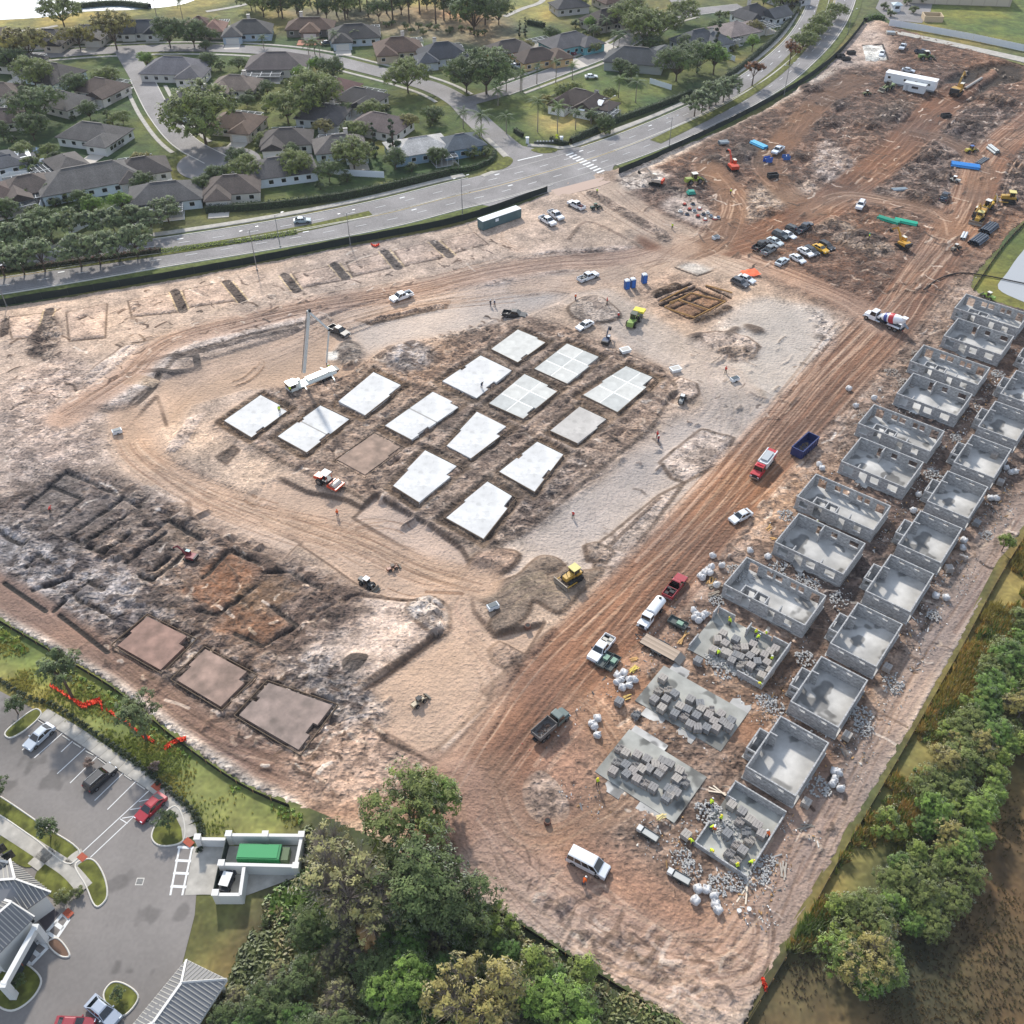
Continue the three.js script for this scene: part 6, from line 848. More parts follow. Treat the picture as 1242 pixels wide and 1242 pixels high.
{ const R = rng(77),spots = [[30,60],[180,85],[130,105],[95,118],[150,150],[110,145],[175,205],[150,215],[60,190],[285,110],[300,130],[325,115],[320,175],[355,190],[290,205],[395,165],[420,140],[440,120],[365,100],[385,90],[290,85],[255,85],[450,145],[430,170],[495,160],[525,150],[480,205],[530,200],[400,220],[265,225],[245,235],[175,232],[150,258],[560,90],[640,65],[670,50],[715,38],[755,20],[720,65],[805,72],[790,62],[870,40],[880,58],[915,42],[925,10],[960,8],[830,62],[735,160],[690,125],[740,120],[20,130],[5,170],[30,195],[70,240],[100,250],[10,270],[35,280]]; spots.forEach(([x,y]) => { const k = ['oak','darkoak','olive','lush','darkoak'][Math.floor(R() * 5)]; tree(k,x,y,0.5 + 0.42 * R(),`${LOOK[k]} in a yard of the ${y < 70 ? 'top' : x < 150 ? 'left' : x < 330 ? 'middle left' : x < 500 ? 'middle' : 'right'} side of the neighbourhood`,'yard trees of the neighbourhood'); });
  for (let i = 0; i < 110; i++) { const [x,y] = spots[Math.floor(R() * spots.length)]; tree('bush',x + (R() - 0.5) * 46,y + (R() - 0.5) * 22,1.1 + R(),`garden shrub in the ${y < 70 ? 'top' : x < 150 ? 'left' : x < 330 ? 'middle left' : x < 500 ? 'middle' : 'right'} part of the neighbourhood`,'garden shrubs of the neighbourhood',{ col: ['#66763c','#4f6134','#7d8446'][i % 3] }); } }
for (let i = 0; i < 26; i++) tree(i % 3 ? 'pine' : 'darkoak',335 + i * 10.2 + (TRN() - 0.5) * 10,22 - 18 * TRN() + i * 0.4,i % 3 ? 1.25 : 1.0,`${i % 3 ? 'slender tall tree' : 'broad dark tree'} in the ${i < 9 ? 'left' : i < 18 ? 'middle' : 'right'} of the wood strip behind the far houses`,'wood strip behind the far houses');
for (let i = 0; i < 14; i++) tree('bush',470 + i * 9 + (TRN() - 0.5) * 8,40 - 10 * TRN() + i * 0.6,1.5,'shrub at the foot of the wood strip','shrubs in the wood strip');
const palms = [[652,160,8,1.1,'tall palm on the corner lawn, left of the pair'],[676,165,8,1.05,'tall palm on the corner lawn, right of the pair'],[698,157,4.5,0.9,'short palm by the boulevard hedge'],[717,150,3,0.9,'small golden palm beside the corner house'],[750,118,5,1.0,'palm on the back lawn of the corner lot, left one'],[771,124,5.5,1.1,'drooping palm on the back lawn of the corner lot'],[614,162,4.5,1.0,'yellow green palm near the street corner'],[604,128,4,0.9,'bright palm beside the street'],[614,112,5,0.9,'palm by the verge below the huge oak'],[631,112,5,0.9,'palm on the verge, left of two'],[633,110,5.5,0.85,'palm on the verge, right of two'],[651,102,5,0.8,'palm at the driveway of the tan house'],[674,100,6,0.7,'thin palm on the street verge'],[694,96,4,0.8,'palm on the verge nearer the corner house'],[750,66,6,1.1,'palm at the end of the street by the large grey house'],[743,72,8,0.6,'thin tall palm beside the driveway'],[770,60,3,0.9,'low palm by the grey house drive'],[562,155,4,1.0,'palm on the left side of the street, lower of two'],[584,165,5.5,1.2,'large palm beside the street corner at left'],[582,178,4,0.9,'palm in the planting bed at the left corner'],[320,58,3,0.8,'palm on the verge of the top street'],[375,68,4,1.0,'palm in the clump by the paved driveway, left'],[382,66,4,1.0,'palm in the clump by the paved driveway, middle'],[388,68,3.5,0.9,'palm in the clump by the paved driveway, right'],[407,60,5,0.8,'palm in front of the dark grey roofs'],[432,52,3.5,0.8,'palm left of the brown roofs'],[190,20,6,0.9,'palm on the pond bank, left'],[222,24,6,0.9,'palm on the pond bank, right'],[310,14,5,1.1,'palm by the golf path'],[735,40,4,1.1,'palm in front of the teal house'],[720,45,3,0.9,'low palm at the corner of the teal house'],[262,40,4,0.9,'palm by the red hip roof'],[418,195,4.5,1.0,'palm behind the white yard fence'],[560,14,5,1.0,'palm in the wood strip']];
palms.forEach(([x,y,h,s,l],i) => palm(x,y,h * 1.15,s * 1.45,l,null,['#4f6130','#5f7332','#465a2e'][i % 3]));
// woods at the bottom, bare trees by the enclosure, tree line at the right
[['bare',425,1105,1.55,'large bare grey tree right of the white enclosure'],['bare',455,1125,1.1,'pale half bare tree below the large bare one'],['bare',405,1052,0.9,'bare twiggy tree at the corner of the left fence'],['oak',500,1010,1.35,'green oak standing over the corner of the site'],['lush',530,985,0.85,'light green tree at the very corner of the dirt road',],['darkoak',515,1100,1.35,'dark dense tree between the bare tree and the turning ground'],['darkoak',555,1120,0.9,'dark tree at the edge of the pale turning ground'],['feather',585,1235,1.15,'feathery tan tree at the bottom edge'],['lush',505,1200,0.75,'bright green tree at the bottom centre left'],['lush',470,1215,0.7,'leafy green tree left of the feathery tan one'],['lush',655,1225,0.7,'green tree right of the feathery tan one'],['lime',605,1135,1.0,'small lime green tree against the silt fence'],['lime',648,1180,1.0,'yellow green tree in the middle of the bottom thicket'],['lime',705,1192,1.2,'yellow green tree by the bottom silt fence'],['lush',690,1240,0.8,'green tree at the bottom edge by the white boulders']].forEach(([k,x,y,s,l]) => tree(k,x,y,s,l));
{ const R = rng(321); const poly0 = PP([[372,1130],[420,1110],[560,1130],[620,1150],[690,1210],[720,1290],[240,1300],[300,1200]]); let n = 0,tr = 0; const done = []; while (n < 52 && tr++ < 1800) { const x = -45 + R() * 60,z = -75 + R() * 48; if (!inside(x,z,poly0) || done.some(([a,b]) => Math.hypot(a - x,b - z) < 2.5)) continue; done.push([x,z]); n++; const k = ['lush','darkoak','bare','lush','darkoak','darkoak'][Math.floor(R() * 6)]; tree(k,x,z,0.36 + 0.24 * R(),`${LOOK[k]} in the ${x < -28 ? 'left' : x < -12 ? 'middle' : 'right'} of the dense wood, ${z < -58 ? 'toward the site' : z < -46 ? 'in its midst' : 'at the bottom edge'}`,'dense wood at the bottom edge',{ world: true,col: k === 'lush' ? '#587a36' : undefined }); } }
{ const R = rng(654); const line_ = smooth(PP([[1030,1188],[1074,1134],[1124,1050],[1174,954],[1224,858],[1276,763],[1344,658]]),8),done = []; let n = 0;
  for (const s of walk(line_,1.5)) for (let j = 0; j < 3; j++) { const off = -4.5 + R() * 9,x = s.x + Math.sin(s.yaw) * off,z = s.z + Math.cos(s.yaw) * off; if (done.some(([a,b]) => Math.hypot(a - x,b - z) < 1.75) || inside(x,z,SITE)) continue; done.push([x,z]); n++; const k = ['lush','lush','oak','feather','lush','lime','oak'][Math.floor(R() * 7)]; tree(k,x,z,(k === 'lime' ? 0.75 : 0.42) + 0.3 * R() * (0.4 + fbm(x * 0.1,z * 0.1,2)),`${LOOK[k]} in the ${s.z < -150 ? 'far end' : s.z < -120 ? 'upper part' : s.z < -95 ? 'middle' : s.z < -75 ? 'lower part' : 'near end'} of the right tree line, ${off < -1.5 ? 'field' : off < 1.5 ? 'centre' : 'fence'} side`,'tree line beyond the right silt fence',{ world: true,col: k === 'lush' ? ['#7d9c48','#86a04e','#709044'][n % 3] : undefined }); } }
for (const [x,y,s,l] of [[1215,668,0.75,'small leafy tree at the silt fence where the tree line begins'],[1150,900,0.9,'golden bush at the inner edge of the tree line'],[1070,1010,0.9,'green sapling by the dry grass at the right'],[1010,1110,0.9,'sapling at the lower end of the tree line']]) tree('lime',x,y,s,l);
scatter('undergrowth',[[372,1010],[560,1095],[820,1248],[800,1300],[240,1300],[300,1160],[330,1090],[380,1060]],9000,weedGeo,['#6d7848','#828c54','#968f62','#7a9848'],0.9,2.0,'dark undergrowth beneath the trees at the bottom edge','undergrowth');
scatter('dry_grass',[[1300,560],[1242,660],[1170,790],[1115,885],[1065,968],[1010,1060],[955,1155],[1010,1150],[1080,1060],[1150,940],[1210,820],[1300,680]],14000,tuftGeo,['#a09248','#b89a54','#87903f','#c09a58','#6c8238'],1.0,2.0,'tall dry golden grass between the silt fence and the tree line','grass');
scatter('weeds',[[1300,600],[1180,790],[1075,968],[1000,1100],[1050,1130],[1120,1020],[1200,880],[1300,740]],5000,weedGeo,['#628438','#748a42','#86844a'],0.7,1.5,'green weeds along the right tree line','weeds');
scatter('field_grass',[[1300,700],[1150,950],[1060,1110],[950,1170],[900,1260],[950,1320],[1300,1300]],6000,tuftGeo,['#6d5a3e','#786446','#6a653a','#84704a'],0.25,0.5,'short brown grass of the shaded field at lower right','grass');
scatter('field_grass',[[-60,725],[0,766],[60,800],[140,850],[215,908],[300,966],[370,996],[330,1015],[240,1010],[228,985],[190,945],[110,895],[50,855],[0,826],[-60,800]],7000,tuftGeo,['#b0ab5c','#bcb264','#9aa452'],0.3,0.6,'mown grass between the car park and the left silt fence','grass');
scatter('ditch_weeds',[[-60,728],[0,762],[60,796],[140,844],[215,902],[300,960],[372,989],[366,1000],[295,974],[205,914],[125,854],[52,806],[-60,745]],1700,weedGeo,['#93b348','#82a548','#adb95a'],0.45,0.85,'bright green weeds along the left silt fence','weeds');
tree('tall',88,846,1.0,'tall thin tree over the left silt fence, left of two'); tree('tall',178,897,0.98,'tall thin tree over the left silt fence, right of two',null,{ col: '#748458' }); for (const [x,y,s,l] of [[22,866,1.0,'small tree in the island at the top of the car park'],[62,1015,1.05,'young oak in the verge between car park and walk'],[205,1002,1.0,'young tree in the island by the red car'],[0,965,1.0,'small tree cut by the left edge beside the car park'],[145,1210,0.55,'bare young tree in the island by the carport'],[25,1195,0.6,'small tree in the island by the clubhouse gate']]) tree('small',x,y,s,l);
{ const l = smooth(PP([[0,826],[40,850],[56,852],[110,886],[170,930],[215,968],[238,990],[246,1018],[240,1040]]),6); walk(l,1.15).forEach((s) => { const t = tree('bush',s.x,s.z,0.52,'small clipped shrub in the row edging the car park walk','clipped shrubs edging the car park walk',{ world: true,col: '#34462a' }); }); }
for (const [x,y,s,l] of [[108,928,0.9,'pinkish grass clump in the shrub row'],[190,932,0.9,'pinkish grass clump farther along the shrub row']]) tree('bush',x,y,s,l,null,{ col: '#8d7b77' });
for (const [x,y,s,l] of [[78,1092,1.0,'pale variegated shrub by the clubhouse corner'],[95,1085,0.9,'low shrub in the bed by the clubhouse walk']]) tree('bush',x,y,s,l,null,{ col: '#6f7a4a' });
// grass wedge and retention pond at the right, pond at top left
const WATER = new THREE.MeshPhysicalMaterial({ color: '#30383a',roughness: 0.12,metalness: 0,clearcoat: 1,clearcoatRoughness: 0.05 });
struct('retention_pond',sheetGeo(smooth(PP([[1211,350],[1222,330],[1240,305],[1300,250],[1400,300],[1330,400],[1242,366]]),4,true),-0.06),new THREE.MeshStandardMaterial({ color: '#a3a6a8',roughness: 0.5 }));
struct('pond',sheetGeo(smooth(PP([[-160,30],[0,24],[60,20],[100,14],[170,11],[225,4],[250,-14],[200,-60],[-200,-60]]),4,true),-0.05),new THREE.MeshPhysicalMaterial({ color: '#8fa0a8',roughness: 0.32,metalness: 0.0,clearcoat: 1,clearcoatRoughness: 0.3 }));
struct('golf_path',ribbon(smooth(PP([[-60,42],[40,36],[70,31]]),5),2.4,0.0),CONC); struct('golf_path',ribbon(smooth(PP([[250,14],[290,7],[340,-6]]),5),2.4,0.0),CONC); struct('golf_path',ribbon(smooth(PP([[612,20],[635,10],[655,3],[665,-12]]),5),2.6,0.0),CONC);
// ---------------------------------------------------------------- the neighbourhood across the boulevard
const SHIN = new Map();
const shingleT = dataTex(128,128,(u,v) => { const row = Math.floor(v * 32),k = 205 + 50 * (NT[(row & 31) * 256 + Math.floor(u * 24 + (row & 1) * 0.5) % 24] - 0.5) + 50 * (tfbm(u,v,4,7) - 0.5) - (v * 32 - row < 0.15 ? 40 : 0); return [k,k,k]; },true,[0.2,0.2]);
const shingle = (c) => { if (!SHIN.has(c)) SHIN.set(c,new THREE.MeshStandardMaterial({ color: c,map: shingleT,roughness: 0.85 })); return SHIN.get(c); };
const WINF = mat('#e8e8e4',0.7),GDOOR = mat('#d5d2cb',0.7),BRICKC = mat('#d9cfc2',0.9),DRIVE = mat('#bdb5a9',0.9),MESHSCR = new THREE.MeshStandardMaterial({ color: '#3d4246',roughness: 0.9,transparent: true,opacity: 0.55,side: THREE.DoubleSide });
const win = { f: bx(1.5,1.3,0.1),p: bx(1.3,1.1,0.1,0,0,0.03) };
function hipGeo(x0,x1,z0,z1,y,pitch,gable) {   // roof with overhang; the ridge runs along the longer side
  const o = 0.55,X0 = x0 - o,X1 = x1 + o,Z0 = z0 - o,Z1 = z1 + o,w = X1 - X0,d = Z1 - Z0,l = w >= d,h = (l ? d : w) / 2 * pitch,in_ = gable ? 0 : (l ? d : w) / 2;
  const r0 = l ? [X0 + in_,y + h,(Z0 + Z1) / 2] : [(X0 + X1) / 2,y + h,Z0 + in_],r1 = l ? [X1 - in_,y + h,(Z0 + Z1) / 2] : [(X0 + X1) / 2,y + h,Z1 - in_];
  const e = [[X0,y,Z0],[X1,y,Z0],[X1,y,Z1],[X0,y,Z1]],b = e.map((p) => [p[0],y - 0.18,p[2]]),v = [...e,r0,r1,...b];
  return poly(v,[...(l ? [[3,2,5,4],[1,0,4,5],[2,1,5],[0,3,4]] : [[0,4,5,3],[2,5,4,1],[1,4,0],[3,5,2]]),[6,7,8,9],[9,8,2,3],[7,6,0,1],[8,7,1,2],[6,9,3,0]]);
}
// wings: [x0, x1, z0, z1, height, pitch, gable]; front is +z
function house(px,py,yawDeg,roof,wallc,wings,label,o = {}) {
  const [x,z] = P(px,py),t = thing('house',label,'house',[x,-0.1,z],yawDeg * Math.PI / 180),W = mat(wallc,0.9),R = rng(px * 13 + py);
  wings.forEach(([x0,x1,z0,z1,h = 2.8,pitch = 0.5,gable],i) => {
    const wg = M('wall',bx(x1 - x0,h,z1 - z0,(x0 + x1) / 2,h / 2,(z0 + z1) / 2),W,t),rf = M('roof',hipGeo(x0,x1,z0,z1,h + i * 0.02,pitch,gable),shingle(Array.isArray(roof) ? roof[i % roof.length] : roof),t);
    if (gable) { const l = x1 - x0 >= z1 - z0,d = (l ? z1 - z0 : x1 - x0) / 2,hh = d * pitch; for (const s of [0,1]) { const g = l ? poly([[s ? x1 : x0,h,z0],[s ? x1 : x0,h,z1],[s ? x1 : x0,h + hh,(z0 + z1) / 2]],[[0,1,2]]) : poly([[x0,h,s ? z1 : z0],[x1,h,s ? z1 : z0],[(x0 + x1) / 2,h + hh,s ? z1 : z0]],[[0,1,2]]); M('gable',g,W,wg); } }
    if (i === 0) M('ridge_cap',bx(Math.max(0.5,(x1 - x0) - (z1 - z0)),0.08,0.3,(x0 + x1) / 2,h + (Math.min(x1 - x0,z1 - z0) / 2 + 0.55) * pitch + 0.05,(z0 + z1) / 2),mat('#8d8780',0.9),rf);
    for (let k = x0 + 2; k < x1 - 1.4; k += 3.6) for (const s of [0,1]) { if (o.noWin || (o.garage === i && s)) continue; const f = M('window',win.f,WINF,t); f.position.set(k,1.55,s ? z1 : z0); if (!s) f.rotation.y = Math.PI; M('pane',win.p,GLASS,f); }
    for (let k = z0 + 2; k < z1 - 1.4; k += 4.2) for (const s of [0,1]) { if (o.noWin) continue; const f = M('window',win.f,WINF,t); f.position.set(s ? x1 : x0,1.55,k); f.rotation.y = (s ? 1 : -1) * Math.PI / 2; M('pane',win.p,GLASS,f); }
    if (o.garage === i) { const g = M('garage_door',bx(Math.min(4.9,x1 - x0 - 0.8),2.2,0.12,(x0 + x1) / 2,1.1,z1),GDOOR,t); M('panel_joint',[0.6,1.1,1.65].map((y) => bx(Math.min(4.9,x1 - x0 - 0.8),0.03,0.14,(x0 + x1) / 2,y,z1 + 0.005)),mat('#9d9a92',0.8),g); }
  });
  if (o.chimney) { const [cx,cz,h] = o.chimney,c = M('chimney',bx(1.2,h,1.0,cx,h / 2,cz),BRICKC,t); M('chimney_cap',bx(1.4,0.15,1.2,cx,h + 0.07,cz),DARKSTEEL,c); }
  if (o.sky) o.sky.forEach(([a,y,c,w,d]) => M('skylight',bx(w,0.12,d,a,y,c,0,0,o.skyTilt ?? 0.45),mat(o.skyCol ?? '#f2f2f0',0.3),t));
  if (o.solar) o.solar.forEach(([a,y,c,w,d]) => M('solar_panel',bx(w,0.08,d,a,y,c,0,0,0.46),mat('#1b2536',0.2,0.3),t));
  if (o.lanai) { const [x0,x1,z0,z1] = o.lanai,l = []; for (const y of [0.1,2.5]) l.push(bx(x1 - x0,0.09,0.09,(x0 + x1) / 2,y,z0),bx(x1 - x0,0.09,0.09,(x0 + x1) / 2,y,z1),bx(0.09,0.09,z1 - z0,x0,y,(z0 + z1) / 2),bx(0.09,0.09,z1 - z0,x1,y,(z0 + z1) / 2)); for (let a = x0; a <= x1 + 0.01; a += (x1 - x0) / 4) { l.push(bx(0.09,0.09,z1 - z0,a,2.5,(z0 + z1) / 2),bx(0.09,2.5,0.09,a,1.25,z0),bx(0.09,2.5,0.09,a,1.25,z1)); } l.push(bx(x1 - x0,0.09,0.09,(x0 + x1) / 2,2.5,(z0 + z1) / 2)); const e = M('screen_enclosure',l,mat(o.lanaiCol ?? '#d9dcdc',0.6),t); M('screen',bx(x1 - x0 - 0.1,0.02,z1 - z0 - 0.1,(x0 + x1) / 2,2.49,(z0 + z1) / 2),MESHSCR,e); M('patio',bx(x1 - x0,0.1,z1 - z0,(x0 + x1) / 2,0.08,(z0 + z1) / 2),CONC,e); }
  if (o.drive) M('driveway',bx(o.drive[1] - o.drive[0],0.12,o.drive[3] - o.drive[2],(o.drive[0] + o.drive[1]) / 2,0.1,(o.drive[2] + o.drive[3]) / 2),o.pav ? mat(o.pav,0.9) : DRIVE,t);
}
const std = (w = 16,d = 11,gw = 6.4) => [[-w / 2,w / 2,-d / 2,d / 2],[w / 2 - gw,w / 2,-d / 2 + 2,d / 2 + 4,2.8,0.52,true]],G1 = { garage: 1 };
const dr = (w,d,gw,len = 7) => [w / 2 - gw + 0.5,w / 2 - 0.5,d / 2 + 4.05,d / 2 + 4 + len];
house(-6,50,-8,'#5f5148','#cfc5b8',std(15,10),'brown gabled house cut by the left edge at the top'); house(62,54,-6,'#4b4643','#cbbfae',std(17,11),'dark roofed house behind the yellowing tree at top left'); house(110,48,-4,'#77726c','#cfc8bd',std(16,10),'grey roofed house with a blue grey garage behind the leaning tree',{ ...G1,drive: dr(16,10,6.4,6) });
house(172,44,4,'#4d5258','#d8d6d0',[[-9,9,-5,5,2.9,0.6,true],[-6,-1,1,6,2.9,0.7,true],[3,8,1,6.5,2.9,0.7,true]],'dark slate roofed house with white gables left of the twin oaks'); house(248,40,3,['#6b4a40','#a67d6c'],'#c9b9a6',[[-7,5,-5,6,2.9,0.6],[1,9,-3,8,2.9,0.6]],'red brown hip roofed house behind the twin oaks',{ lanai: [5,9,-9,-3] });
house(306,44,6,['#5a5855','#6a6764'],'#a9b6c2',[[-8,8,-5,6,2.9,0.6],[-10,-3,0,9,2.9,0.6]],'grey hip roofed house with a pale blue garage on the top street',{ garage: 1,drive: [-9.4,-3.6,9.05,15],chimney: [-1,-5.4,6.5] });
house(378,40,2,['#6a5244','#80634f'],'#7d756c',[[-9,9,-5,5,2.9,0.55],[-3,4,0,8.5,2.9,0.55]],'brown hip roofed house with the paved orange driveway',{ garage: 1,drive: [-4,6,8.55,15],pav: '#a8705a',chimney: [-4,-5.2,6.4] });
house(432,50,10,'#4c4a49','#b9c4cc',[[-10,9,-6,6,2.9,0.55],[-9,-2,2,10,2.9,0.55]],'dark grey roofed house with skylights at the top street',{ ...G1,drive: [-8.4,-2.6,10.05,16],sky: [[-1,4.9,2.6,1.2,1.6],[3,5.1,2.0,1.0,1.2]],lanai: [2,10,-11,-6.1] });
house(488,66,12,'#6d5547','#c4b299',[[-10,7,-6,6,2.9,0.55],[-10,-3,0,9,2.9,0.55]],'brown shingled house with a white chimney behind the boulevard oaks',{ chimney: [1,-4,7],lanai: [1,9,-11,-6.1] }); house(535,74,16,['#484d55','#5a5f66'],'#c8ccd0',[[-8,9,-6,6,2.9,0.6],[-10,-3,1,9,2.9,0.6]],'slate blue roofed house with a tall white chimney',{ chimney: [-1.5,-3,7.4],lanai: [1,10,-11,-6.1] });
house(616,68,26,'#5b524e','#c78d5c',[[-8,8,-5,5,2.9,0.55],[2,8.6,1,10,2.9,0.6,true]],'orange brown house with a white garage door beside the huge oak',{ ...G1,drive: [2.6,8.2,10.05,17] }); house(652,78,26,['#5a4a42','#6f5a4c'],'#cfae7e',[[-8,7,-5,5,3,0.55],[3,11,-3,7,3,0.5]],'tan house with a dark brown hip roof and curved lawn',{ drive: [11,16,-1,10] });
house(690,60,32,'#6c6a6c','#6fa9b0',[[-10,9,-6,6,3.1,0.5],[1,10,1,9,3.1,0.5]],'teal walled house with a broad grey hip roof',{ drive: [10.5,17,1,13],lanai: [-12,-3,-12,-6.1] }); house(735,32,34,'#463c38','#bdb4a7',[[-9,9,-6,6,3,0.6],[1,9,1,9,3,0.6,true]],'very dark brown roofed house above the teal house',{ drive: [2,8,9.05,14] }); house(690,14,20,'#4a4a4c','#b5b2ae',[[-7,7,-5,5,2.9,0.5]],'dark low roof behind the teal house'); house(745,6,30,['#5e4438','#7a5547'],'#c5b8a8',std(16,11),'red brown roof at the top edge behind the big oaks');
house(708,132,-30,['#4f423c','#5b4a42','#52453e'],'#e3e1dc',[[-9,6,-5.5,5.5,3,0.55],[-8.5,-2.5,0,9.5,3,0.7,true],[0,7,-2,8,3,0.6,true],[5.8,11,-4,4,2.7,0.35]],'white house with a many gabled dark brown roof on the corner lawn',{ sky: [[6.8,4.0,2.0,2.0,2.4],[3.4,3.4,8.4,2.4,1.6]],lanai: [8,14,1,7],chimney: [3,-3,5.6] });
house(778,82,-14,['#55585a','#5f6365','#3e444b'],'#a8aaa6',[[-13,8,-6,6,3.2,0.6],[2,12,-13,-2,3.2,0.55]],'large grey house with the plain roof plane facing the lawn',{ noWin: 1 }); house(846,58,28,['#5d6064','#6c7074','#585b60'],'#b8bcc0',[[-9,8,-6,6,3,0.6],[0,10,-2,9,3,0.6]],'grey many hipped house behind the pointed cypress',{ chimney: [4,2,7],lanai: [10,17,-2,6] }); house(893,44,30,'#9a8b86','#cfc7bd',[[-9,6,-7,7,2.9,0.4],[4,11,-5,4,2.9,0.4]],'pinkish roofed house with a white ridge by the hedge',{ lanai: [11,18,-4,5] });
house(908,26,36,['#3f3f42','#58585b'],'#e4e5e5',[[-6,8,-5,5,3.2,0.6],[-8,-2,-1,8,3.2,0.7,true]],'white walled house with a near black roof at top right of the neighbourhood',{ chimney: [2,-3,7.4] }); house(940,26,36,'#66686a','#dfe0e0',[[-5,5,-4,4,2.9,0.6,true]],'small white gabled house beside the top bend hedge'); house(950,2,30,'#4c4e52','#c2c2c2',std(14,10),'grey roof at the top edge by the boulevard bend');
// behind the street: the blocks inside the loop
house(68,98,-22,'#5a5450','#c9d4d6',[[-8,9,-6,6,2.9,0.55],[1,8,0,10,2.9,0.55]],'dark hip roofed house with a teal fascia at left, below the top street'); house(80,132,-28,'#6e6a66','#d4cfc6',[[-8,8,-6,6,2.9,0.5]],'grey roofed house behind the big oak at left'); house(120,172,-16,['#6b6764','#7a7672'],'#d3d3d0',[[-10,9,-6,6,2.9,0.5],[2,9,0,9,2.9,0.5]],'wide grey house on the left of the cul de sac',{ drive: [3,8,9,16] });
house(118,226,26,'#77736f','#d9e4ea',[[-15,13,-7,7,3,0.5]],'long grey roofed house with white walls by the boulevard trees',{ lanai: [-21,-15.2,-5,6] }); house(206,245,14,'#6d6a68','#cfd8dc',[[-10,9,-6,6,2.9,0.5]],'grey roofed house at the bottom of the cul de sac',{ lanai: [-9,4,6.1,12] }); house(220,92,-4,['#76747a','#6a686c'],'#cfcac2',[[-12,9,-7,7,3,0.5],[2,11,0,11,3,0.5]],'big grey hip roofed house at the top of the side street',{ drive: [3,10,11,17] });
house(340,86,2,'#6c6260','#d2cbc2',[[-11,10,-7,7,3,0.5]],'broad mauve grey roofed house in the middle of the block',{ solar: [[-4,4.6,4.2,4.5,3.0]],lanai: [-12,2,7.1,13] }); house(405,116,-18,'#7d5a54','#d5c9bd',[[-9,8,-6,6,2.9,0.55]],'dusty pink roofed house in the middle of the block'); house(345,214,18,'#6a6664','#cfd6da',[[-10,9,-6,6,2.9,0.5]],'grey roofed house beside the long hedge',{ sky: [[2,4.7,2.8,0.8,1.2],[4,4.7,2.8,0.8,1.2]] }); house(465,160,-24,'#7a6a66','#d8d0c8',[[-9,8,-6,6,2.9,0.5]],'mauve roofed house behind the two tall conifers'); house(508,188,22,'#dcd8d2','#8fa6b8',[[-9,9,-6,6,3.1,0.4]],'white roofed house near the left corner of the junction',{ lanai: [2,9,6.1,11] }); house(556,184,24,'#5f6a74','#7f9db5',[[-6,7,-5,5,3.1,0.45]],'blue walled house at the left corner of the junction');
house(5,205,30,'#5f6268','#cfd6dc',[[-10,6,-6,6,2.9,0.42],[3,9,-5,4,2.7,0.35]],'house with solar panels and a bright white roof patch at the left edge',{ solar: [[-4,4.2,3.2,4,2.6],[1,4.2,3.2,4,2.6]],sky: [[6,3.6,0.5,4.6,4.4]],skyTilt: 0.1 }); house(-4,246,32,'#6b5750','#c9b8ac',[[-9,7,-6,6,2.9,0.45]],'brown roofed house at the left edge by the boulevard',{ lanai: [-6,9,6.1,12] }); house(84,210,40,'#6a6460','#cdc6bd',[[-4,5,-7,5,2.9,0.45]],'brown grey house beside the two white yard fences',{ lanai: [-9,-4.1,-6,4] }); house(12,152,8,'#6e5f58','#cfc6ba',[[-7,7,-5,5,2.9,0.5]],'brown roofed house at the left edge below the oaks',{ lanai: [-6,5,-11,-5.1] }); house(8,120,2,'#7a6a60','#cfc6ba',[[-6,6,-5,5,2.9,0.5]],'brown roofed house at the left edge beside the swimming pool');
[[128,116,-22,'#6b5a50','#d6cec2','brown hip roofed house on the left of the side street, nearer the top'],[240,128,-18,'#5c5a5a','#cfc9c0','dark grey house right of the side street beside the wide oak'],[292,158,-12,'#7d6656','#cdbfae','tan roofed house in the inner block right of the cul de sac'],[352,178,6,'#5b5450','#d9d4cb','dark brown roofed house in the inner block above the long hedge'],[415,186,14,'#77706b','#c9d2d6','grey roofed house beside the white middle fence'],[286,236,10,'#6a5d55','#d4cdc2','brown roofed house close behind the left end of the long hedge'],[440,128,-24,'#4f4c4c','#c9c2b8','charcoal roofed house facing the curved street'],[290,112,-6,'#86766a','#d2c8ba','light brown roofed house in the inner block'],[30,84,-10,'#5e5a58','#cfc8be','grey roofed house below the yellowing tree'],[40,236,30,'#6f625a','#d0c8bf','brown roofed house on the left lawn between the yard fences'],[395,148,-10,'#65605e','#cfd0cc','grey hip roofed house behind the middle oak'],[176,214,24,'#5c5450','#d6d0c6','dark roofed house on the lower left of the cul de sac']].forEach(([x,y,a,r,w,l],i) => house(x,y,a,r,w,[[-8,7,-5.5,5.5,2.9,0.52],[i & 1 ? -7.4 : 0.5,i & 1 ? -1 : 7,0,9,2.9,0.52,i % 3 === 0]],l,{ garage: 1,drive: i & 1 ? [-7,-1.4,9.05,14] : [1,6.6,9.05,14],lanai: [-6,4,-10,-5.6],chimney: i % 3 === 1 ? [2,-3,6.4] : undefined }));
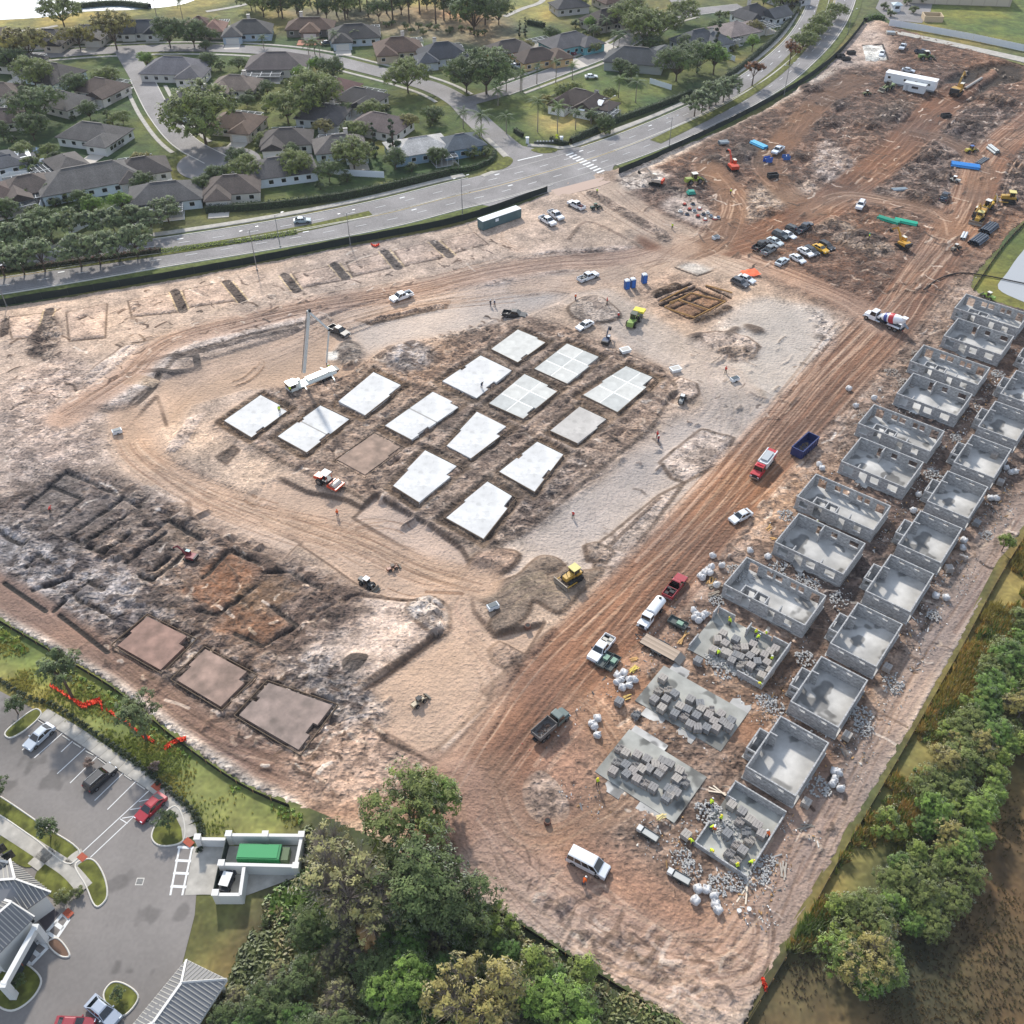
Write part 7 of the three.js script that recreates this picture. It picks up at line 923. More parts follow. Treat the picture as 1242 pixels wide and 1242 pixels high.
// yard fences, shed, pool, gate walls
const VINYL = mat('#dfe3e6',0.7);
function yardFence(px,h,label,m = VINYL) { const l = PP(px),t = thing('yard_fence',label,'fence'); const s = l.flatMap((p,i) => i ? walk([l[i - 1],p],2.4) : []); for (let i = 0; i + 1 < s.length; i++) { const a = s[i],b = s[i + 1]; if (Math.hypot(a.x - b.x,a.z - b.z) < 0.3 || Math.hypot(a.x - b.x,a.z - b.z) > 5) continue; M('fence_panel',beam([a.x,h / 2,a.z],[b.x,h / 2,b.z],0.05,h),m,t); M('post',bx(0.14,h + 0.1,0.14,a.x,h / 2,a.z),m,t); } }
yardFence([[0,221],[14,216],[40,214]],1.9,'white vinyl fence along the back of the left lawn'); yardFence([[62,212],[46,272]],1.9,'white vinyl fence running down between two left lawns'); yardFence([[85,285],[130,262],[170,242],[215,222]],1.9,'long white fence beside the long grey roofed house'); yardFence([[788,101],[820,111]],1.8,'white vinyl fence at the end of the corner lawn'); yardFence([[875,68],[895,76]],1.8,'short white fence beside the reddish median tree'); yardFence([[375,206],[418,213],[472,216]],1.9,'white fence across the middle back yards'); yardFence([[1078,31],[1120,38],[1180,49],[1245,63],[1330,80]],2.3,'long white fence between the site and the top right lawn');
{ const [x,z] = P(48,205),t = thing('garden_shed','small white garden shed with a gabled roof on the left lawn','shed',[x,-0.1,z],0.5); M('wall',bx(3,2,2.4,0,1,0),VINYL,t); M('roof',hipGeo(-1.5,1.5,-1.2,1.2,2,0.6,true),mat('#c9ccd0',0.7),t); M('door',bx(0.9,1.7,0.08,0,0.87,1.21),mat('#b9bec4',0.7),t); const [a,b] = P(43,184),u = thing('garden_tank','pale covered spa tub on the lawn above the garden shed','tub',[a,-0.1,b]); M('tub',cy(1.3,1.3,0.9,0,0.45,0,'y',16),mat('#b8c2cc',0.6),u); M('cover',cy(1.35,1.3,0.12,0,0.96,0,'y',16),mat('#8fa0b2',0.7),u); }
{ const [x,z] = P(13,120),t = thing('swimming_pool','small blue swimming pool in a yard at the left edge','pool',[x,0,z]); M('deck',bx(9,0.12,9,0,0,0),CONC,t); M('water',bx(5,0.03,6,0,0.08,0),new THREE.MeshPhysicalMaterial({ color: '#3f8fc4',roughness: 0.08,clearcoat: 1 }),t); }
{ const [x,z] = P(661,174),t = thing('entrance_sign','white entrance letters and pier before the clipped hedge at the junction','sign',[x,0,z],0.05); M('sign_wall',bx(7,0.7,0.4,0,0.35,0),mat('#4a4d44',0.9),t); for (let i = 0; i < 6; i++) M('letter_plate',bx(0.5,0.42,0.08,(i - 2.5) * 0.95,0.85,0.18),WHITEP,t); for (const s of [-5.5,5.2]) M('pier',[bx(0.9,1.7,0.9,s,0.85,-0.6),bx(1.1,0.15,1.1,s,1.75,-0.6)],VINYL,t); }
{ const [x,z] = P(675,174),t = thing('crossing_sign','yellow pedestrian crossing sign at the corner by the crosswalk','sign',[x,0,z]); M('post',bar([0,0,0],[0,2.8,0],0.05),STEEL,t); M('sign_plate',bx(0.75,0.75,0.04,0,2.6,0.06,0,Math.PI / 4),mat('#d6e02a',0.6),t); M('sub_plate',bx(0.7,0.35,0.04,0,1.8,0.06),mat('#d6e02a',0.6),t); }
{ const [x,z] = P(1166,6),t = thing('warehouse','long low beige building at the top right edge','building',[x,-0.1,z - 8],-0.12); M('wall',bx(42,5,16,0,2.5,0),mat('#b8ab98',0.9),t); M('roof',bx(43,0.4,17,0,5.2,0),mat('#9a958c',0.8),t); for (let i = 0; i < 8; i++) M('wall_panel',bx(4.6,4.4,0.1,-18 + i * 5.1,2.4,8.02),mat('#c4b8a4',0.9),t); const [a,b] = P(1130,24),g = thing('utility_enclosure','square tan walled enclosure on the lawn beside the top car park','enclosure',[a,-0.1,b],-0.12); for (const [w,d,u,v] of [[7.5,0.3,0,2.9],[7.5,0.3,0,-2.9],[0.3,5.5,-3.6,0],[0.3,5.5,3.6,0]]) M('wall',bx(w,2.2,d,u,1.1,v),mat('#c2ae90',0.9),g); }
struct('car_park',sheetGeo(PP([[1078,24],[1062,10],[1080,-30],[1140,-30],[1128,16],[1118,28]]),0.02),ASPHALT);
{ const [x,z] = P(1086,13),t = thing('gate_house','small white gatehouse between shrubs at the top car park','gatehouse',[x,0,z]); M('wall',bx(3,2.6,3,0,1.3,0),VINYL,t); M('roof',hipGeo(-1.5,1.5,-1.5,1.5,2.6,0.4),mat('#a9b7bd',0.6),t); M('window',bx(1.8,1,0.1,0,1.6,1.5),GLASS,t); for (const [a,b,l] of [[1072,12,'dark shrub left of the small gatehouse'],[1080,20,'shrub below the small gatehouse'],[1100,6,'shrub right of the small gatehouse'],[1108,16,'shrub in the top car park bed'],[1118,4,'second shrub in the top car park bed']]) tree('bush',a,b,1.9,l); hedge([[1049,26],[1060,22],[1072,24]],2.2,1.6,'bright green hedge at the top corner of the site','#5d7a2c'); }
struct('drain_channel',slabGeo(PP([[1084,41],[1100,44],[1150,55],[1242,76],[1330,96],[1330,90],[1242,70],[1150,50],[1100,40],[1086,37]]),-0.3,0.12),CONC);
{ const [x,z] = P(1080,41),t = thing('drain_box','concrete inlet box at the head of the long channel','inlet',[x,0,z],-0.15); M('box',bx(3.4,0.8,2.6,0,0.4,0),CONC,t); M('lid',bx(2.8,0.08,2,0,0.85,0),mat('#8d98a0',0.6),t); }
// ---------------------------------------------------------------- vehicles
const quad = (a,b,c,d,k = 0.1,off = 0.015) => { const v = [a,b,c,d].map((p) => new THREE.Vector3(...p)),m = v.reduce((s,p) => s.add(p.clone().multiplyScalar(0.25)),new THREE.Vector3()),n = v[1].clone().sub(v[0]).cross(v[3].clone().sub(v[0])).normalize().multiplyScalar(off); const q = v.map((p) => p.clone().lerp(m,k).add(n).toArray()),b2 = v.map((p) => p.clone().lerp(m,k).sub(n.clone().multiplyScalar(0.5)).toArray()); return poly([...q,...b2],[[0,1,2,3],[7,6,5,4],[0,4,5,1],[1,5,6,2],[2,6,7,3],[3,7,4,0]]); };
function wheels(t,xs,w,r,tw = 0.24) { const rub = cy(r,r,tw,0,0,0,'z',16),rim = cy(r * 0.62,r * 0.62,tw + 0.02,0,0,0,'z',10); for (const x of xs) for (const s of [-1,1]) { const o = M('wheel',rub,RUBBER,t); o.position.set(x,r,s * w); M('rim',rim,STEEL,o); } }
function cabin(t,pm,x0,x1,X0,X1,y0,y1,w,W,cuts = 2) {          // glasshouse: pillars and roof in paint, panes set into it
  const g = M('cabin',frus(x0,x1,X0,X1,y0,y1,w,W),pm,t); M('roof',frus(X0 + 0.02,X1 - 0.02,X0 + 0.12,X1 - 0.12,y1,y1 + 0.06,W - 0.04,W - 0.3),pm,t);
  M('windshield',quad([x1,y0,w / 2],[x1,y0,-w / 2],[X1,y1,-W / 2],[X1,y1,W / 2]),GLASS,t); M('rear_window',quad([x0,y0,-w / 2],[x0,y0,w / 2],[X0,y1,W / 2],[X0,y1,-W / 2],0.14),GLASS,t);
  for (const s of [-1,1]) for (let i = 0; i < cuts; i++) { const a = i / cuts,b = (i + 1) / cuts,q = [[mix(x0,x1,a),y0,s * w / 2],[mix(x0,x1,b),y0,s * w / 2],[mix(X0,X1,b),y1,s * W / 2],[mix(X0,X1,a),y1,s * W / 2]]; M('side_window',s > 0 ? quad(...q,0.12) : quad(q[1],q[0],q[3],q[2],0.12),GLASS,t); }
  return g;
}
function lights(t,xf,xr,y,w) { for (const s of [-1,1]) { M('headlight',bx(0.1,0.16,0.36,xf,y,s * (w / 2 - 0.28)),mat('#e6ebee',0.15),t); M('tail_light',bx(0.08,0.22,0.2,xr,y + 0.08,s * (w / 2 - 0.16)),mat('#a3161a',0.3),t); } }
const arch = (x,r,y) => { const a = []; for (let i = 0; i <= 6; i++) { const t = Math.PI - i / 6 * Math.PI; a.push([x + Math.cos(t) * r,y + Math.max(0,Math.sin(t) * r - 0.05)]); } return a; };
function body(t,pm,L,w,top,xs,r,sill = 0.28) { const pts = [[-L / 2 + 0.05,sill],...xs.slice().sort((a,b) => a - b).flatMap((x) => arch(x,r + 0.06,sill)),[L / 2 - 0.03,sill],...top]; return M('body',extr(pts,w,0.06),pm,t); }
const VEH = {
  sedan(t,p) { body(t,p,4.7,1.82,[[2.33,0.55],[2.2,0.72],[0.95,0.93],[-1.75,0.98],[-2.28,0.92],[-2.33,0.5]],[1.42,-1.38],0.33); cabin(t,p,-1.95,1.05,-1.15,0.25,0.92,1.42,1.68,1.3,2); wheels(t,[1.42,-1.38],0.8,0.33); lights(t,2.24,-2.28,0.66,1.82); for (const s of [-1,1]) M('mirror',bx(0.16,0.14,0.2,0.75,1.0,s * 0.98),p,t); },
  suv(t,p) { body(t,p,4.75,1.9,[[2.35,0.7],[2.2,0.98],[1.05,1.1],[-2.25,1.14],[-2.36,0.6]],[1.45,-1.4],0.37); cabin(t,p,-2.25,1.15,-1.95,0.5,1.08,1.66,1.78,1.44,3); wheels(t,[1.45,-1.4],0.84,0.37); lights(t,2.28,-2.32,0.86,1.9); M('roof_rails',[bx(2.1,0.05,0.05,-0.75,1.75,0.62),bx(2.1,0.05,0.05,-0.75,1.75,-0.62)],STEEL,t); for (const s of [-1,1]) M('mirror',bx(0.16,0.16,0.2,0.9,1.18,s * 1.02),p,t); },
  pickup(t,p,o = {}) { body(t,p,5.85,1.98,[[2.92,0.75],[2.85,1.1],[1.35,1.2],[-0.85,1.2],[-0.86,0.62],[-2.88,0.62]],[1.85,-1.75],0.4,0.38); const c0 = o.single ? -0.05 : -0.85; cabin(t,p,c0,1.45,c0 + 0.18,0.75,1.18,1.84,1.86,1.52,o.single ? 1 : 2); const b = M('bed',[bx(2.05,0.62,0.09,-1.86,0.88,0.93),bx(2.05,0.62,0.09,-1.86,0.88,-0.93),bx(0.08,0.62,1.9,-2.86,0.88,0),bx(0.08,0.66,1.9,-0.9,0.9,0),...(o.single ? [bx(0.8,0.6,1.9,-0.45,0.9,0)] : [])],p,t); M('bed_liner',bx(1.9,0.04,1.8,-1.88,0.66,0),BLACK,b); wheels(t,[1.85,-1.75],0.86,0.4); lights(t,2.86,-2.9,0.98,1.98); M('bumper',bx(0.16,0.22,1.9,2.95,0.52,0),CHROME,t); M('bumper',bx(0.16,0.2,1.9,-2.98,0.55,0),CHROME,t); for (const s of [-1,1]) M('mirror',bx(0.18,0.2,0.24,1.1,1.3,s * 1.1),BLACK,t); if (o.load) M('load',[bx(0.9,0.5,0.8,-1.5,0.95,0.3),bx(0.6,0.35,0.6,-2.2,0.85,-0.4),bx(0.4,0.5,1.6,-1.15,0.95,0)],mat(o.load,0.7),t); },
  van(t,p) { body(t,p,5.7,2.0,[[2.83,0.7],[2.75,1.0],[1.75,1.2],[-2.75,1.22],[-2.83,0.6]],[1.75,-1.75],0.37,0.32); cabin(t,p,-2.75,1.85,-2.6,1.05,1.2,2.05,1.96,1.7,4); wheels(t,[1.75,-1.75],0.88,0.37); lights(t,2.78,-2.78,0.86,2.0); M('bumper',bx(0.14,0.2,1.9,2.85,0.45,0),DARKSTEEL,t); M('bumper',bx(0.14,0.2,1.9,-2.85,0.45,0),DARKSTEEL,t); for (const s of [-1,1]) M('mirror',bx(0.18,0.24,0.22,1.55,1.35,s * 1.1),BLACK,t); },
};
const vproto = new Map();
function vehicle(k,col,px,py,yaw,label,o = {}) {
  const pos = o.y !== undefined ? [...P(px,py)].toSpliced(1,0,o.y) : at(px,py); if (o.y === undefined && !inside(pos[0],pos[2],SITE)) pos[1] = 0.04;
  const cat = o.cat ?? { sedan: 'car',suv: 'car',pickup: 'pickup',van: 'van' }[k],name = o.name ?? { sedan: 'parked_car',suv: 'parked_car',pickup: 'pickup_truck',van: 'passenger_van' }[k];
  const t = thing(name,label,cat,pos,yaw,o.group); VEH[k](t,paint(col),o); return t;
}
const hd = (a,b,c,d) => heading(a,b,c,d);
const UPR = hd(700,790,745,735),DNL = UPR + Math.PI;         // along the haul road
vehicle('van','#d9dbdd',713,1050,hd(695,1040,730,1058),'white passenger van alone on the turning ground at the bottom'); vehicle('pickup','#e4e5e6',729,789,DNL,'white crew cab pickup facing down the haul road beside the heap of white bags',{ load: '#b9b4a8' }); vehicle('pickup','#9c2f38',818,714,UPR,'red pickup with a loaded dark bed beyond the white tank truck',{ load: '#2c2a2b',single: 1 }); vehicle('sedan','#cfd2d4',898,628,hd(912,622,888,634),'pale silver car parked on the dirt right of the haul road'); vehicle('pickup','#dfe3e5',487,361,hd(500,357,475,366),'white pickup alone on the tracks in the upper left of the site'); vehicle('pickup','#202225',624,382,hd(615,380,636,383),'black crew cab pickup above the slab field'); vehicle('sedan','#dfe2e3',709,397,hd(722,391,700,402),'white sedan parked above the grey jointed slab'); vehicle('pickup','#d4dbe0',713,338,hd(700,343,726,333),'white pickup with a loaded bed near the portable toilets',{ load: '#6a6a68' }); vehicle('pickup','#2a2c2e',411,402,hd(400,397,422,408),'dark pickup with a pale bonnet behind the concrete pump boom');
vehicle('pickup','#dcdfe1',664,271,hd(655,265,674,276),'white pickup, nearer of the pair by the long grey container'); vehicle('pickup','#d2d6d9',674,264,hd(665,258,683,270),'white work pickup, farther of the pair by the long container',{ load: '#77797a' }); vehicle('pickup','#e2e4e6',699,252,hd(710,258,688,247),'white pickup with a dark red load by the site entrance',{ load: '#5a2c30' }); vehicle('sedan','#d5dadd',905,341,hd(890,337,912,346),'silver car parked next to the orange mesh'); vehicle('suv','#4b4f55',897,346,hd(885,341,906,351),'dark grey car in front of the silver one by the orange mesh'); vehicle('suv','#e6e8ea',1043,252,hd(1048,244,1038,260),'white boxy truck facing the green pipes',{ name: 'service_truck',cat: 'truck' }); vehicle('pickup','#2b3542',1145,241,hd(1139,250,1150,232),'dark blue pickup on the far dirt clearing',{ load: '#4d5a68' }); vehicle('pickup','#d5dde4',943,185,hd(950,180,935,191),'pale blue white pickup near the orange excavator'); vehicle('sedan','#e0e4e8',1069,67,hd(1070,63,1067,70),'white car at the end of the framed concrete pad at top'); vehicle('pickup','#c8ced4',1094,60,hd(1098,55,1090,66),'silver pickup near the top of the site beside the drain channel'); vehicle('pickup','#3c4654',1118,66,hd(1110,64,1126,68),'blue grey pickup beyond the green loader at top'); vehicle('sedan','#bcc4cc',1101,88,hd(1095,87,1107,89),'grey car behind the white office trailer');
{ const g = 'parked cars in the two rows on the dirt',c1 = hd(945,312,925,303); const q = C7(920,160,6.9);
  for (const [k,c,x,y,l] of [['pickup','#2c3033',15,970,'black pickup at the left end of the far row of parked cars'],['pickup','#7f8588',85,1015,'grey pickup with a white cab roof, nearest of the far row'],['sedan','#c9d2d2',135,935,'pale green grey car, third in the far row of parked cars'],['suv','#4d565a',180,880,'dark grey car in the middle of the far row of parked cars'],['sedan','#dfe2e4',245,878,'white car right of the middle in the far row of parked cars'],['suv','#3f4446',290,835,'charcoal car near the right end of the far row'],['pickup','#474d55',380,828,'slate pickup at the right end of the far row of parked cars']]) { const [p] = q([[x,y]]); vehicle(k,c,p[0],p[1],k === 'pickup' ? hd(912,320,932,308) : hd(938,303,958,312),l,{ group: g }); }
  for (const [k,c,x,y,l] of [['sedan','#c2ccd0',195,1095,'silver blue car at the left end of the near row of parked cars'],['sedan','#dde0e2',325,1075,'white car second in the near row of parked cars'],['sedan','#eceded',388,1033,'white hatchback third in the near row of parked cars'],['suv','#32383f',435,1018,'dark car between the white hatchback and the yellow car'],['sedan','#d6a51e',515,997,'bright yellow car in the near row of parked cars'],['suv','#2f3133',565,968,'black car with a silver roof at the right end of the near row']]) { const [p] = q([[x,y]]); vehicle(k,c,p[0],p[1],x === 195 ? hd(940,325,955,315) : hd(958,308,976,318),l,{ group: g }); } }
{ const e = { y: -0.04 }; vehicle('sedan','#b4bcc4',49,896,hd(65,880,34,908),'silver car with an open sunroof in the car park',e); vehicle('suv','#24262a',123,946,hd(110,958,138,933),'dark minivan with a silver bonnet in the car park',e); vehicle('sedan','#a01c2b',184,982,hd(196,970,172,994),'red car beside the hatched walkway in the car park',e); vehicle('sedan','#9aa3b0',127,1229,hd(118,1222,140,1240),'pale blue grey car cut by the bottom edge beside the carport',e); vehicle('sedan','#8c2430',92,1246,hd(80,1245,102,1246),'red car just entering at the bottom edge of the car park',e); }
for (const [k,c,x,y,yaw,l] of [['suv','#141619',17,325,0.13,'black car driving behind the red hedge on the boulevard'],['sedan','#9aaab0',367,270,0.16,'pale car driving on the far side of the boulevard'],['sedan','#d9dee0',717,95,0.1,'white car parked on the lawn above the corner house'],['pickup','#c9d4dc',712,56,-0.5,'white pickup in the drive of the teal house'],['sedan','#7a2430',692,66,-0.6,'dark red car in the drive of the tan house'],['sedan','#d2d6da',646,83,-0.7,'white car on the drive beside the orange brown house'],['sedan','#3a4a5c',397,54,0.3,'dark blue car in front of the dark grey roofed house'],['suv','#e3e6e8',288,44,1.4,'white car in front of the pale blue garage'],['suv','#2a2c30',281,44,1.4,'black car left of the white one before the pale blue garage'],['sedan','#cfdbe2',225,148,0.2,'pale car parked by the wide oak on the side street'],['sedan','#b8bec6',626,82,-0.8,'grey car by the garage of the orange brown house']]) vehicle(k,c,x,y,yaw,l,{ y: 0.08 });
// heavy vehicles: front is +x
function heavy(name,label,cat,px,py,yaw,o) { return thing(name,label,cat,at(px,py),yaw,o); }
function truckFront(t,pm,x) { const b = M('hood',[extr([[x + 2.5,0.75],[x + 2.45,1.5],[x + 1.1,1.75],[x + 1.1,0.75]],1.9,0.07)],pm,t); cabin(t,pm,x - 0.5,x + 1.2,x - 0.4,x + 0.95,1.6,2.65,2.15,1.95,1); M('cab_base',bx(1.7,1.0,2.15,x + 0.35,1.15,0),pm,t); M('bumper',bx(0.25,0.35,2.3,x + 2.55,0.65,0),CHROME,t); M('grille',bx(0.06,0.6,1.1,x + 2.53,1.15,0),DARKSTEEL,t); lights(t,x + 2.5,x - 7.5,1.0,2.1); for (const s of [-1,1]) M('fender',bx(1.15,0.16,0.5,x + 1.75,1.15,s * 0.95),pm,t); }
{ // concrete mixer: red, white and blue striped drum
  const t = heavy('mixer_truck','concrete mixer truck with a red, white and blue striped drum at the road fork','truck',1071,393,hd(1090,400,1055,385)),W = paint('#e8eaec'); truckFront(t,W,2.2); M('chassis',[bx(9.2,0.3,0.9,-0.4,0.85,0),bx(6.2,0.15,2.2,-1.9,1.05,0)],DARKSTEEL,t); wheels(t,[3.9,-2.2,-3.5],0.98,0.52,0.34); M('wheel_guard',[1,-1].map((s) => bx(3.0,0.12,0.6,-2.85,1.22,s * 0.98)),W,t);
  const prof = [[0.45,-3.1],[0.75,-2.7],[1.05,-1.6],[1.18,-0.4],[1.12,0.9],[0.85,1.9],[0.55,2.3],[0.0,2.35]],rAt = (y) => { for (let i = 1; i < prof.length; i++) if (y <= prof[i][1]) return mix(prof[i - 1][0],prof[i][0],(y - prof[i - 1][1]) / (prof[i][1] - prof[i - 1][1])); return 0; };
  const drum = new THREE.Group(); drum.name = 'drum'; drum.position.set(-1.5,2.35,0); drum.rotation.z = -Math.PI / 2 - 0.22 + 0.0; t.add(drum); const seg = (a,b,m) => { const pts = []; for (let i = 0; i <= 6; i++) { const y = mix(a,b,i / 6); pts.push(new THREE.Vector2(rAt(y),y)); } M('drum_band',new THREE.LatheGeometry(pts,22),m,drum); }; const RD = paint('#b3202c'),BL = paint('#27408b'); seg(-3.1,-1.3,W); seg(-1.3,-0.95,W); seg(-0.95,0.25,RD); seg(0.25,0.6,W); seg(0.6,1.5,BL); seg(1.5,2.35,W);
  M('hopper',[frus(-5.0,-4.2,-5.2,-4.0,3.2,3.8,0.7,1.2),bx(0.12,2.4,1.6,-4.6,2.1,0)],W,t); M('chute',beam([-4.7,2.3,0],[-5.9,1.3,0.3],0.5,0.12),STEEL,t); M('water_tank',cy(0.35,0.35,1.5,1.2,1.75,0,'z',12),W,t); for (const s of [-1,1]) M('fuel_tank',cy(0.3,0.3,1.1,1.0,0.8,s * 0.95,'x',10),CHROME,t);
}
{ // red and white truck
  const t = heavy('delivery_truck','red cabbed truck with a long white and red body on the haul road','truck',925,568,DNL),RD = paint('#b5242e'),W = paint('#dcdddb'); t.scale.setScalar(0.9); truckFront(t,RD,2.0); M('chassis',bx(8.5,0.3,0.9,-0.5,0.85,0),DARKSTEEL,t); wheels(t,[3.7,-2.0,-3.3],0.98,0.52,0.34); M('cargo_body',bx(5.4,1.3,2.3,-1.7,1.75,0),W,t); M('deck',bx(3.4,0.5,1.5,-1.4,2.62,0),mat('#a9aeb0',0.5,0.4),t); M('rail',[bx(5.4,0.18,0.2,-1.7,2.5,1.05),bx(5.4,0.18,0.2,-1.7,2.5,-1.05)],W,t); M('rear_panel',[bx(0.9,0.1,2.3,-3.95,2.46,0)],RD,t); M('side_panel',[bx(1.6,0.9,0.06,-3.2,1.75,1.17),bx(1.6,0.9,0.06,-3.2,1.75,-1.17)],RD,t); M('beacon_bar',bx(0.3,0.14,1.3,2.3,2.78,0),mat('#b5242e',0.3),t);
}
{ // tank truck
  const t = heavy('tank_truck','white water tank truck parked beside the flatbed trailer','truck',790,748,DNL),W = paint('#e9eaea'); t.scale.setScalar(0.82); truckFront(t,W,1.6); M('chassis',bx(7.6,0.3,0.9,-0.4,0.85,0),DARKSTEEL,t); wheels(t,[3.3,-2.2],0.98,0.5,0.36); const tk = new THREE.CylinderGeometry(1.08,1.08,4.4,20); tk.rotateZ(Math.PI / 2); tk.scale(1,0.82,1.05); tk.translate(-1.5,1.95,0); M('tank',[tk,sp(0.5,-3.65,1.95,0,0.5,1.7,2.1,12),sp(0.5,0.65,1.95,0,0.5,1.7,2.1,12)],W,t); M('hatch',cy(0.3,0.3,0.2,-3.1,2.86,0,'y',14),BLACK,t); M('tank_support',[bx(0.3,0.5,2.0,-0.4,1.15,0),bx(0.3,0.5,2.0,-2.8,1.15,0)],DARKSTEEL,t);
}
{ // dump truck with a muddy bed
  const t = heavy('dump_truck','grey green dump truck with a muddy bed standing on the dirt road at the corner','truck',667,884,hd(655,895,685,868)),G = paint('#5d6a66'); t.scale.setScalar(0.86); truckFront(t,G,1.5); M('chassis',bx(7.4,0.3,0.9,-0.3,0.85,0),DARKSTEEL,t); wheels(t,[3.2,-1.6,-2.7],0.98,0.52,0.36); const d = mat('#6d6864',0.8); M('dump_bed',[bx(4.0,0.12,2.3,-1.6,1.3,0),bx(4.0,1.0,0.12,-1.6,1.8,1.12),bx(4.0,1.0,0.12,-1.6,1.8,-1.12),bx(0.12,1.2,2.3,0.45,1.9,0),bx(0.12,0.8,2.3,-3.6,1.7,0)],d,t); M('load',rubGeo[1].clone().scale(0.9,0.6,0.5).translate(-1.6,1.4,0),mat('#5a4a42',1),t);
}
{ // concrete boom pump
  const yaw = hd(398,455,362,470),t = heavy('concrete_pump_truck','concrete pump truck with a tall folded boom beside the white slabs','truck',378,464,yaw),W = paint('#dfe2da'); M('cab',[bx(2.1,1.7,2.3,4.6,1.85,0)],W,t); M('windshield',bx(0.06,0.9,2.0,5.67,2.15,0),GLASS,t); M('side_window',[bx(1.2,0.7,0.06,4.8,2.2,1.16),bx(1.2,0.7,0.06,4.8,2.2,-1.16)],GLASS,t); M('bumper',bx(0.3,0.4,2.4,5.65,0.8,0),DARKSTEEL,t); lights(t,5.68,-5.4,1.15,2.2); M('deck',[bx(9.4,0.35,2.3,-1.0,1.25,0),bx(6,0.7,1.6,-2.0,1.7,0),bx(1.2,0.8,1.9,-5.2,1.6,0)],W,t); M('hopper',frus(-6.2,-5.4,-6.6,-5.2,0.9,1.7,1.2,1.9),DARKSTEEL,t); wheels(t,[4.2,2.6,-2.6,-3.9],1.0,0.52,0.34);
  for (const [x,s] of [[2.2,1],[2.2,-1],[-4.4,1],[-4.4,-1]]) { M('outrigger',[beam([x,1.2,s * 1.1],[x + 0.4,1.0,s * 3.0],0.25,0.3),bar([x + 0.4,1.0,s * 3.0],[x + 0.4,0.05,s * 3.0],0.09),bx(0.6,0.08,0.6,x + 0.4,0.08,s * 3.0)],W,t); }
  M('turret',cy(0.5,0.4,1.4,3.0,2.1,0,'y',12),W,t); t.updateMatrixWorld(true); const loc = (px,py,h) => { const [x,z] = P(px,py,h); return t.worldToLocal(new THREE.Vector3(x,h,z)).toArray(); };
  const b0 = loc(369,452,3),b1 = loc(375,377,17.6),b1b = [b1[0] + 0.4,b1[1] + 0.2,b1[2]],b2 = loc(399,400,12.6),b3 = loc(396,440,3.6),b4 = loc(398,452,1.4); const B = mat('#c7cac6',0.5); M('boom_section',[beam(b0,b1,0.42,0.5)],B,t); M('boom_section',[beam(b1b,b2,0.32,0.36)],B,t); M('boom_section',[beam(b2,b3,0.24,0.28)],B,t); M('boom_joint',[sp(0.42,...b1),sp(0.3,...b2)],DARKSTEEL,t); M('delivery_pipe',[bar([b0[0] + 0.4,b0[1],b0[2] + 0.3],[b1[0] + 0.4,b1[1],b1[2] + 0.3],0.09)],STEEL,t); M('hose',[bar(b3,b4,0.1,0.09)],BLACK,t);
}
function trackPair(t,L,w,h,g) { for (const s of [-1,1]) { const o = extr([[-L / 2 + h / 2,0],[L / 2 - h / 2,0],[L / 2 - 0.06,h * 0.3],[L / 2,h / 2],[L / 2 - 0.06,h * 0.75],[L / 2 - h / 2,h],[-L / 2 + h / 2,h],[-L / 2,h / 2]],w); o.translate(0,0,s * g); const m = M('track',o,DARKSTEEL,t); const sh = []; for (let x = -L / 2 + 0.4; x < L / 2 - 0.3; x += 0.28) sh.push(bx(0.1,0.06,w + 0.04,x,h + 0.02,s * g)); M('track_shoes',sh,mat('#2a2826',0.8),m); } }
function excavator(px,py,yaw,col,label,o = {}) {
  const t = heavy('excavator',label,'excavator',px,py,yaw,o.group),s = o.s ?? 1,C = paint(col); t.scale.setScalar(s); trackPair(t,4.0,0.6,0.85,1.15); const up = new THREE.Group(); up.name = 'upper_body'; t.add(up); up.rotation.y = o.swing ?? 0;
  M('house',[extr([[-2.2,1.05],[1.2,1.05],[1.2,1.7],[0.2,1.9],[-1.2,2.15],[-2.2,2.0]],2.5,0.08)],C,up); M('counterweight',bx(0.6,1.0,2.5,-2.3,1.55,0),mat(o.cw ?? '#2d2d2d',0.6),up); M('cab',frus(0.0,1.7,0.1,1.5,1.15,2.9,1.0,0.9).translate(0,0,0.75),C,up); M('cab_glass',[quad([1.72,1.3,1.25],[1.72,1.3,0.25],[1.52,2.85,0.3],[1.52,2.85,1.2],0.06),quad([0.05,1.9,1.26],[1.65,1.9,1.26],[1.5,2.85,1.22],[0.12,2.85,1.22],0.08)],GLASS,up); M('cab_roof',bx(1.5,0.07,0.95,0.8,2.94,0.75),mat(o.roof ?? '#d9d4c4',0.6),up);
  const A = o.boom ?? [[1.0,1.7],[3.6,4.9],[5.6,3.4],[5.0,1.0]]; const p = A.map(([x,y]) => [x,y,-0.25]),md = [mix(p[0][0],p[1][0],0.5) - 0.2,mix(p[0][1],p[1][1],0.5) + 0.45,-0.25]; M('boom',[beam(p[0],md,0.4,0.55),beam(md,p[1],0.36,0.5)],C,up); M('hydraulic_ram',[bar([p[0][0] + 0.5,p[0][1] - 0.2,-0.25],md,0.09),bar([md[0],md[1] + 0.3,-0.25],[p[1][0] + 0.4,p[1][1] + 0.2,-0.25],0.08)],STEEL,up); M('stick',[beam([p[1][0] - 0.3,p[1][1] + 0.2,-0.25],p[2],0.3,0.38)],C,up); const bk = extr([[0,0],[0.9,0.1],[1.0,-0.5],[0.5,-1.05],[-0.2,-0.95],[0.35,-0.6]],0.95,0.03); bk.translate(p[2][0] - 0.4,p[2][1] + 0.1,-0.25); M('bucket',bk,mat('#4b4641',0.6,0.4),up); return t;
}
